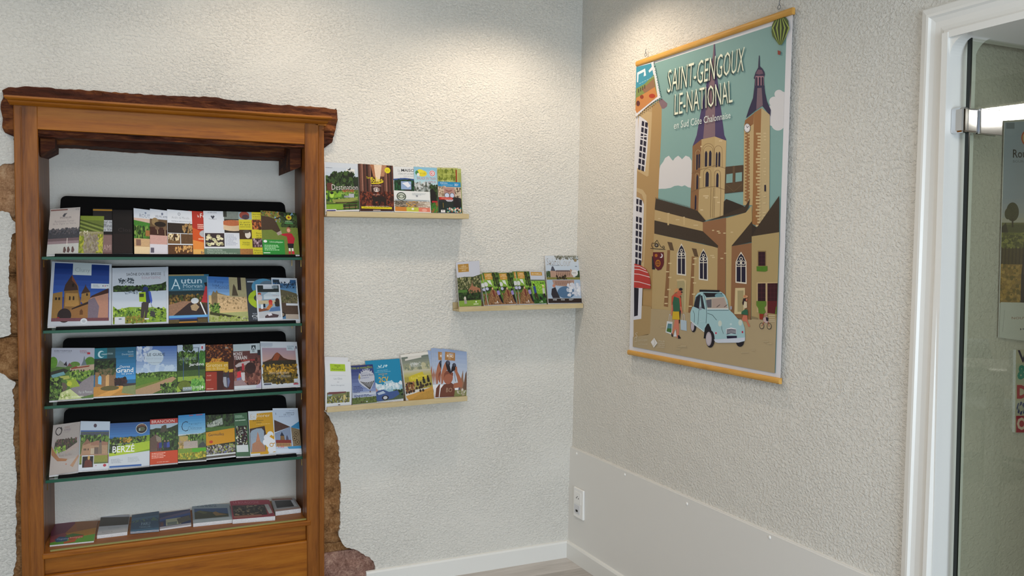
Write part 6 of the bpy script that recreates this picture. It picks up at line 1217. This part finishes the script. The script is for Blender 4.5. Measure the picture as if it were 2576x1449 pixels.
f.P([(1160,1275),(1375,1010),(1378,1040),(1430,1075),(1670,735),(1668,1125),(1390,1165),(1375,1230)], ROOF); f.P([(1375,1000),(1378,1040),(1430,1075),(1385,1160),(1375,1165)], '2f2620')
f.P([(1375,1170),(1670,1125),(1660,2300),(1370,2100)], 'a89468'); f.P([(1160,1275),(1375,1240),(1365,2060),(1150,2020)], '8a6244')
for x, y, w in ((950,1100,22),(1000,1110,30),(1070,1130,26),(1015,1128,26),(1040,1400,30),(560,985,40),(750,1045,50),(640,1000,20),(470,920,24),(640,960,18),(1080,1345,28),(930,1370,40),(950,1390,30),(1150,1120,24),(370,975,26)): f.R(x, y, x+w, y+12, 'c8b48c')
for x in (480,650): f.ln([(x,930+(x-480)*.25),(x,1050)], 18, 'bfa87c')
# buttresses
for x, y in ((470,1228),(732,1296)):
    f.P([(x,y),(x+50,y+8),(x+72,y+95),(x+30,y+90)], '5a4632'); f.P([(x,y+90),(x+30,y+90),(x+20,y+400),(x+8,y+700),(x-38,y+690),(x-15,y+400)], BRN)
f.k = 2
for x, y in ((480,90),(455,180),(480,240),(470,370),(440,450),(440,520),(750,40),(740,100),(728,240),(745,300),(735,420),(700,550)): f.R(x, y, x+34, y+12, 'cfbd94')
# gothic windows
def gothic(k, cx, w, y0, ysh, y1, wh='d3cfc4'):
    f.k = k
    o = [(cx-w-12,y1+8)]+[(cx-w-10,ysh)]+[(cx-w*.6,y0+ (ysh-y0)*.35),(cx,y0-14),(cx+w*.6,y0+(ysh-y0)*.35),(cx+w+10,ysh),(cx+w+12,y1+22)]
    f.P(o, wh); f.P([(cx-w,y1-4),(cx-w,ysh),(cx-w*.55,y0+(ysh-y0)*.4),(cx,y0+6),(cx+w*.55,y0+(ysh-y0)*.4),(cx+w,ysh),(cx+w,y1+6)], DKW)
    f.ln([(cx,ysh-20),(cx,y1+4)], 8, wh); ym = ysh+(y1-ysh)*.22; f.ln([(cx-w,ym),(cx+w,ym)], 8, wh)
    for ex, ey, rr in ((0,-.45,.30),(-.5,.0,.36),(.5,.0,.36)):
        f.E(cx+ex*w, ysh+ey*(ysh-y0)+10, w*rr+4, w*rr+6, wh, 0, 14); f.E(cx+ex*w, ysh+ey*(ysh-y0)+10, w*rr-3, w*rr-1, DKW, 0, 14)
gothic(2, 622, 38, -105, -10, 208); gothic(2, 858, 38, -48, 40, 262); gothic(2, 1262, 48, -15, 80, 295, 'dcd6c8')
# right house: window, flower box, red doors
f.k = 1; f.R(1440,1330,1530,1449,'8a744e')
f.k = 2; f.R(1440,-40,1530,130,'8a744e'); f.R(1448,-28,1522,122,'2c0f1c')
for y in (10,50,88): f.ln([(1448,y),(1522,y)], 3, '4a2430')
f.ln([(1485,-28),(1485,122)], 3, '4a2430')
f.P([(1428,128),(1545,125),(1545,175),(1520,185),(1430,180)], '4f7a26',.1)
f.P([(1430,300),(1656,296),(1656,640),(1430,620)], 'bba57e'); f.P([(1442,312),(1525,310),(1525,500),(1442,500)], '2c0f1c'); f.P([(1545,310),(1655,308),(1652,640),(1545,628)], '5a1a20'); f.P([(1545,310),(1655,308),(1655,500),(1545,500)], '36121c')
for x in (1580,1618,1484): f.ln([(x,312),(x,500)], 3, '54242c')
for y in (360,410,460): f.ln([(1442,y),(1525,y)], 3, '54242c'); f.ln([(1545,y),(1655,y)], 3, '54242c')
# square
f.P([(280,580),(430,590),(690,625),(1150,650),(1200,690),(1370,700),(1420,680),(1660,700),(1660,1400),(0,1400),(0,900),(270,860)], 'a99878'); f.P([(110,540),(300,560),(285,850),(110,890)], 'a58c62'); f.P([(1150,640),(1365,670),(1365,700),(1180,680)], '86603f'); f.P([(1370,660),(1450,680),(1450,700),(1370,690)], '86785a')
# doors of the church
f.P([(568,268),(640,262),(675,280),(665,640),(655,600),(655,300),(575,290)], 'c4b288'); f.P([(578,285),(650,282),(660,310),(655,600),(578,590)], 'a39872'); f.P([(1200,360),(1305,358),(1300,640),(1190,640)], 'c8b88e'); f.P([(1225,388),(1290,386),(1285,615),(1225,615)], 'a0946e')
# awning and shop window
f.P([(60,340),(205,362),(192,690),(60,710)], 'd3d6e2'); f.P([(115,355),(165,362),(155,655),(115,665)], '1a1526')
f.P([(60,100),(118,98),(180,115),(240,155),(275,215),(290,290),(292,368),(60,352)], 'b23a36')
for a_, b_, c_, d_ in ((60,118,240,165),(60,155,262,195),(60,205,285,245),(60,285,292,330)): f.ln([(a_,b_),(170,(b_+d_)/2-12),(c_,d_)], 7, 'dccfd2')
# hanging sign
f.k = 1
f.ln([(290,1300),(450,1310)], 6, '1c1418'); f.ln([(320,1295),(300,1270),(310,1240),(335,1245),(360,1210),(400,1280),(440,1300)], 5, '1c1418'); f.E(355,1265,22,22,'1c1418',0,12); f.E(355,1265,12,12,'8a8074',0,10); f.E(430,1285,12,14,'1c1418',0,10); f.E(430,1285,6,8,'b19a6e',0,8)
f.P([(318,1340),(432,1340),(436,1449),(430,1480),(405,1525),(370,1535),(335,1500),(318,1440)], '5a1420'); f.E(352,1375,16,18,'a8641c',0,12); f.E(405,1378,18,24,'d8d4dc',0,14); f.E(397,1374,14,19,'5a1420',0,14)
f.k = 2; f.E(372,95,27,38,'b0701c'); f.E(372,95,18,28,'5a1420'); f.ln([(372,60),(372,130)], 6, 'b0701c'); f.ln([(350,95),(394,95)], 6, 'b0701c'); f.P([(308,20),(316,20),(340,160),(308,160)], '1a1526')
# balloon
f.k = 0
A.reg = None
f.P([(1590,340),(1595,270),(1625,210),(1665,182),(1710,176),(1745,190),(1770,225),(1776,280),(1765,340),(1735,400),(1700,480),(1670,482),(1640,440),(1600,390)], '4a5c2c')
for k in range(9):
    t = -1+k/4; col = '20261c' if k % 2 else 'a0b054'
    f.P([(1684+t*28,180+abs(t)*14),(1684+(t+.13)*30,180+abs(t)*14),(1684+(t+.13)*88,300),(1684+(t+.13)*52,400),(1684+(t+.13)*14,480),(1684+t*14,480),(1684+t*52,400),(1684+t*88,300)], col)
f.P([(1656,540),(1688,552),(1684,590),(1658,586)], '8a3c30'); f.ln([(1672,484),(1662,542)], 2, '8a9a94'); f.ln([(1690,484),(1684,550)], 2, '8a9a94')
# stamp in the corner
st_ = [(138,690),(320,660),(335,720),(400,1050),(130,1270)]
f.P([(140,712),(325,662),(330,720),(345,740),(350,790),(362,830),(372,890),(382,940),(390,990),(402,1045),(350,1075),(300,1110),(250,1150),(200,1195),(150,1240),(130,1262)], 'd9dae0')
for k in range(14): t = k/13; f.E(332+70*t, 700+350*t, 7, 9, SKY, 0, 8); f.E(400-262*t, 1050+205*t, 7, 8, SKY if t < .4 else 'b39a72', 0, 8)
f.P([(140,722),(300,680),(368,1035),(145,1215),(130,1120)], '3f8ea6'); f.P([(140,950),(230,900),(330,800),(368,1035),(145,1215),(130,1120)], '7a8a4c'); f.P([(140,1050),(250,990),(340,930),(368,1035),(145,1215),(130,1180)], 'c0814a'); f.P([(200,960),(330,840),(345,930),(230,1000)], '8c6a50')
for k in range(4): f.R(160+22*k, 955-14*k, 170+22*k, 995-14*k, '4a3a3a')
f.P([(150,780),(235,735),(245,810),(220,820),(225,770),(165,800),(160,885),(148,880)], 'd8e0e8'); f.P([(272,760),(320,700),(325,740),(280,780)], 'd8dce4'); f.E(310,1030,34,24,'a83a24',.05); f.E(160,1110,20,30,'5a2c2c',.05); f.E(200,1040,20,22,'8a3a24',.05); f.tx = None
for k in range(6): f.ln([(170+28*k,900-14*k),(190+28*k,890-14*k)], 4, 'a8d0dc')
A.reg = PR
# titles
for dx, dy, col in ((-9,13,'2c4644'), (0,0,'e6ead6')):
    f.T('SAINT-GENGOUX', [(484+dx,752+dy),(1306+dx,500+dy),(1292+dx,762+dy),(474+dx,998+dy)], col, -.008)
    f.T('LE-NATIONAL', [(556+dx,1010+dy),(1166+dx,858+dy),(1174+dx,1098+dy),(550+dx,1236+dy)], col, -.008)
f.T('en Sud Côte Chalonnaise', [(546,1306),(1152,1196),(1152,1268),(543,1386)], 'd6e0de', .002)
# woman with shopping bags and hat, man beside her
f.k = 2
f.P([(470,715),(530,722),(525,860),(455,835)], 'ccd4da'); f.P([(480,740),(522,745),(518,840),(465,825)], '4f7f8a'); f.P([(472,790),(520,795),(518,840),(465,825)], '3f6a30'); f.P([(615,700),(680,710),(682,820),(618,808)], 'a9bccb')
for x in (490,636): f.ln([(x,715),(x+8,640),(x+22,650),(x+24,715)], 4, 'c8ccd4')
f.P([(600,440),(622,450),(620,600),(606,740),(598,740)], '2c1c20'); f.P([(520,450),(560,415),(600,420),(620,470),(632,600),(612,600),(600,480),(560,480),(535,600),(515,640),(518,560)], 'b8503c'); f.P([(545,450),(600,470),(610,560),(605,612),(540,610),(530,520)], '2f6048'); f.P([(532,612),(600,612),(606,700),(528,696)], 'c8a828'); f.P([(580,380),(625,385),(628,430),(600,450),(575,430)], 'b8604a'); f.E(618,374,20,16,'1c1420',0,10); f.E(628,404,12,7,'1c1420',0,8)
f.P([(550,415),(545,410),(560,370),(590,362),(598,385),(580,400)], 'c89060'); f.P([(555,700),(595,700),(600,800),(596,890),(570,895),(576,800),(545,820),(530,880),(516,865),(540,780)], 'c47862'); f.P([(516,840),(530,850),(536,884),(520,880)], '1c1420'); f.P([(585,868),(600,866),(622,900),(590,904)], '1c1420'); f.P([(540,880),(560,800),(575,880)], 'cfd4dc'); f.P([(520,540),(534,540),(524,655),(512,655)], 'c47862'); f.P([(612,560),(626,560),(638,630),(626,636)], 'c47862')
# second woman
f.E(1312,452,26,14,'c89a74'); f.E(1308,448,14,14,'b8805a',0,12); f.P([(1290,470),(1320,475),(1310,520),(1285,545),(1278,520)], '2c1820'); f.P([(1300,500),(1328,510),(1330,570),(1305,580),(1290,560)], 'ccc0a4'); f.P([(1305,590),(1335,590),(1340,650),(1268,640),(1270,615)], '2f6048'); f.P([(1290,650),(1330,652),(1338,720),(1364,770),(1345,776),(1322,720),(1285,714),(1275,690)], 'c0705a'); f.P([(1322,470),(1336,480),(1326,500),(1314,490)], 'c0705a')
# plant pots, child on a bicycle, steps
f.P([(1430,500),(1535,500),(1535,545),(1515,570),(1530,620),(1500,640),(1455,630),(1450,580),(1430,545)], '5a7a2c',.1); f.P([(1462,635),(1510,640),(1495,700),(1465,695)], '8a3020'); f.P([(1640,560),(1660,556),(1660,640),(1630,640)], '5a7a2c',.1); f.P([(1640,655),(1658,650),(1658,745),(1645,740)], '7a2428')
for k in range(4): f.R(1562, 650+k*20, 1630, 658+k*20, 'cdbfa0')
for x, y in ((1488,766),(1568,770)): f.E(x,y,25,34,'2a2028',0,18); f.E(x,y,20,28,'a99878',0,18); f.ln([(x-18,y),(x+18,y)], 2, '5a4a4c')
f.ln([(1488,766),(1520,715),(1560,730),(1568,770)], 5, 'a03a34'); f.P([(1505,680),(1545,660),(1560,720),(1540,740),(1505,715)], 'b8a0a0'); f.E(1535,640,16,16,'b08a7c',0,12); f.P([(1530,670),(1560,680),(1556,720),(1536,710)], '20182c')
# blue car
CB, CD = '9cc0c8', '6f98a4'
f.E(755,770,30,64,'1a1620'); f.E(745,770,18,50,'b0a8b4'); f.E(1255,930,44,60,'1a1620')
f.P([(722,700),(722,620),(745,560),(760,560),(775,450),(800,415),(850,395),(1050,400),(1090,430),(1120,490),(1135,590),(1180,630),(1240,700),(1280,710),(1305,790),(1310,900),(1300,930),(1240,945),(1000,940),(960,900),(940,780),(905,740),(880,770),(865,830),(760,755)], CB)
f.P([(760,560),(785,460),(810,430),(850,430),(875,600),(870,620),(830,590)], '20202c'); f.P([(835,420),(860,420),(895,560),(900,800),(870,830),(790,770),(800,740),(815,580)], CB); f.P([(832,440),(850,440),(880,590),(842,575)], '2a2c38'); f.ln([(828,425),(815,580),(803,750)], 4, '3c545c'); f.ln([(860,410),(890,520),(897,640),(890,740)], 5, '3c545c'); f.ln([(750,600),(768,640),(765,730)], 4, '3c545c'); f.ln([(760,560),(780,460),(830,425)], 5, '3c545c')
f.P([(820,378),(1035,383),(1035,405),(820,400)], '14121c'); f.P([(860,410),(1060,415),(1080,450),(895,460)], '181620'); f.E(1030,440,45,22,CD); f.P([(885,465),(1090,455),(1130,580),(905,580)], 'b8b4a8'); f.P([(955,475),(1085,465),(1120,570),(955,575)], 'a89890'); f.P([(890,490),(950,480),(950,570),(905,570)], '5a5a64'); f.ln([(900,585),(1130,585)], 10, 'd3dadf'); f.ln([(905,598),(1135,598)], 5, '3c545c')
for x in (1005,1085): f.ln([(x,565),(x+35,538)], 6, '3a3438')
f.ln([(905,630),(960,650),(1005,705)], 5, '3c545c'); f.E(1040,740,20,32,'c4d0c8'); f.E(1258,732,20,32,'c4d0c8'); f.ln([(1058,770),(1060,800),(1078,850)], 4, '3c545c'); f.ln([(722,710),(870,830)], 7, 'd6dade')
f.P([(865,900),(878,790),(900,750),(920,740),(945,800),(960,900),(925,990),(885,900)], '14121c'); f.E(935,905,48,94,'1a1620'); f.E(920,905,32,76,'a39ca6'); f.E(918,905,24,60,'b9b2ba')
f.P([(1105,800),(1160,782),(1215,798),(1215,850),(1108,850)], 'd6dae2')
for k in range(4): f.P([(1112,806+k*14),(1160,798+k*13),(1212,806+k*13),(1212,814+k*13),(1160,806+k*13),(1112,815+k*14)], '20203c')
f.P([(1112,872),(1222,872),(1222,898),(1116,902)], '1a1836'); f.P([(975,912),(1080,905),(1310,890),(1308,925),(1240,945),(1020,948),(990,940)], 'c4cede'); f.E(998,843,13,15,'c8c8d4',0,12); f.E(998,843,9,11,'b02c48',0,12); f.E(1282,832,9,13,'b02c48',0,12); f.P([(815,560),(840,560),(845,590),(822,600)], '8a94a4'); f.R(1145,555,1170,590,'9a9aa4'); f.T('2cv', [(825,690),(880,690),(880,725),(825,725)], 'b8d4d8', -.02); f.E(1158,748,12,12,'bcd4d8',0,10)
# marks at the foot
f.P([(298,940),(335,893),(370,950),(330,1000)], 'd8d8d8'); f.ln([(330,905),(345,950),(325,985)], 4, 'b0a890')
f.T('S', [(132,838),(160,838),(155,890),(130,890)], 'd0c8b4', -.02); f.ln([(120,900),(145,880),(150,930),(125,935)], 3, 'd0c8b4')
f.T('Saint-Gengoux', [(160,905),(262,895),(262,935),(160,940)], 'c4bba4', -.01); f.T('Sud Chalonnais', [(165,950),(262,950),(262,970),(165,970)], 'c4bba4', -.01)
for i, w in enumerate(('Office de', 'tourisme', 'Côte Sud', 'en Bourgogne')): f.T(w, [(372,918+i*22),(446,922+i*22),(446,938+i*22),(372,934+i*22)], 'd0c8b4')
for x, y, w in ((590,985,90),(565,1010,50),(1500,930,60),(1545,955,50),(1265,1045,80),(1380,1022,36),(620,975,60),(400,775,50)): f.R(x, y, x+w, y+8, 'b8a888')
g = A.build('printed_scene', M_POSTER); g.location = (0, 0, 0); under(g, po)
# rails and hooks
for a_, b_, h, nm in (((1602,161),(1995.5,27),.022,'top_rail'), ((1581,886),(1962.5,959),.020,'bottom_rail')):
    p, q_ = onR(*a_, PO+.004), onR(*b_, PO+.004); bm = bmesh.new()
    rr = [[bm.verts.new(c+Vector(RN)*(-.008+dn)+Vector((0, 0, dz*h/2))) for dn, dz in ((0,-1),(.011,-1),(.014,-.6),(.015,0),(.014,.6),(.011,1),(0,1))] for c in (p, q_)]
    for i in range(7): bm.faces.new((rr[0][i], rr[0][(i+1) % 7], rr[1][(i+1) % 7], rr[1][i]))
    bm.faces.new(rr[0]); bm.faces.new(rr[1][::-1]); under(bm_obj(nm, bm, M_RAIL), po)
for x, y in ((1624,140),(1960,21)):
    c = onR(x, y, .012); pts = [c+Vector((0, .007*math.cos(t), .007*math.sin(t)+.004)) for t in [2*math.pi*k/12 for k in range(13)]]
    under(tube('hanging_ring', pts, .0012, M_GREYM, None, 6), po); under(tube('hook', [c+Vector((.004, 0, .028)), c+Vector((0, 0, .024)), c+Vector((0, 0, .012))], .0012, M_GREYM, None, 6), po)

# ---------------------------------------------------------------- prints on the wall of the next room
bp = lambda x, y: onY(x, y, YB-.008)
def wallprint(nm, label, quad, art, th=.002):
    q = [bp(*p) for p in quad]; c = sum(q, Vector())/4
    o = prism(nm, [p-c for p in q], (0, th, 0), M_PAPER); o.location = c; tag(o, label, 'poster')
    a = Art(lambda x, y: bp(x, y)-c, Vector((0, -1, 0)), 1.1, [tuple(p) for p in quad]); art(a); a.build('printed_face', M_PRINT, o); return o
def b1(a):
    a.P([(2526,308),(2700,308),(2700,900),(2512,849)], 'c8c8c4'); a.P([(2527,308),(2700,300),(2700,600),(2520,600)], '949eac'); 
    for k in range(6): a.R(2515,500+k*12,2700,512+k*12, ['98a0ac','9ea4ac','a2a6ac','a8aaa8','b0aca0','b4aea0'][k])
    a.R(2531,309,2552,324,'6f7884'); a.E(2584,347,15,20,'b85030'); a.E(2584,347,12,16,'c8a878'); a.T('Route', 2548,376,2600,397,'1c1c22',.012); a.T('BOURGOGNE', 2548,403,2610,409,'6a6e78')
    a.R(2515,560,2700,585,'6a6a40',.3); a.P([(2516,590),(2530,565),(2700,560),(2700,600),(2516,600)], '4f5430',.3); a.E(2547,533,16,24,'33381c',.35); a.E(2535,538,8,14,'3a3f22',.35); a.R(2545,550,2549,572,'2a2418')
    a.P([(2516,575),(2530,560),(2536,585),(2516,590)], '24281a',.2); a.R(2512,585,2700,625,'6f7434',.35); a.B(2516,588,2640,630,['7a7c38','8a8a44','4a5024','5a5c2c'],160,7,.2); a.R(2512,625,2700,668,'4a4024',.35)
    for k in range(9): a.ln([(2520+k*9,622),(2518+k*9,668)], 3, '33281a')
    a.R(2510,665,2700,762,'96763c',.3); a.B(2512,668,2640,758,['a8843e','8a6c34','b4904c','74602c'],160,7,.2)
    a.P([(2574,600),(2600,590),(2605,640),(2578,650)], 'a87860'); a.P([(2568,690),(2574,640),(2600,640),(2600,770),(2566,760)], '18141c')
    a.E(2591,588,9,13,'a87860'); a.E(2592,580,10,8,'2a1c18'); a.P([(2576,608),(2606,604),(2610,690),(2574,690)], '6a5a58')
    a.P([(2516,760),(2700,764),(2700,900),(2512,849)], 'c6c6c0'); a.T('NOUVELLE', 2544,797,2606,803,'8a5a3c'); a.ln([(2526,780),(2521,835)], 1.2, 'a8a8a4'); a.P([(2565,825),(2569,828),(2565,831)], '30303a'); a.R(2571,826,2590,829,'6a6a74')
wallprint('poster', 'vineyard poster on the wall of the next room, seen through the glass door', [(2527,308),(2690,296),(2690,872),(2512,849)], b1)
def b2(a):
    a.R(2500,860,2700,1100,'b9b096'); a.T('V', 2560,881,2586,912,'2c2440',.02); a.R(2556,915,2700,965,'aeb098'); a.T('&', 2559,918,2586,955,'3c8a78',.04); a.R(2556,965,2700,1008,'b8ae96'); a.T('D’', 2558,968,2592,1003,'a82c3c',.05); a.R(2556,1008,2700,1046,'b4b09c')
    a.T('O', 2557,1010,2580,1044,'3a3f6c',.06); a.R(2582,1010,2600,1044,'3a3f6c')
    for k in range(6): a.ln([(2556+k*7,1046),(2566+k*7,1010)], 2, 'b4b09c')
    a.R(2556,1046,2700,1088,'a02038'); a.T('O', 2558,1050,2582,1082,'d0b8a8',.04)
wallprint('letter_poster', 'panel with large coloured letters low on the next-room wall, behind the glass door', [(2556,880),(2680,880),(2674,1092),(2553,1088)], b2, .03)
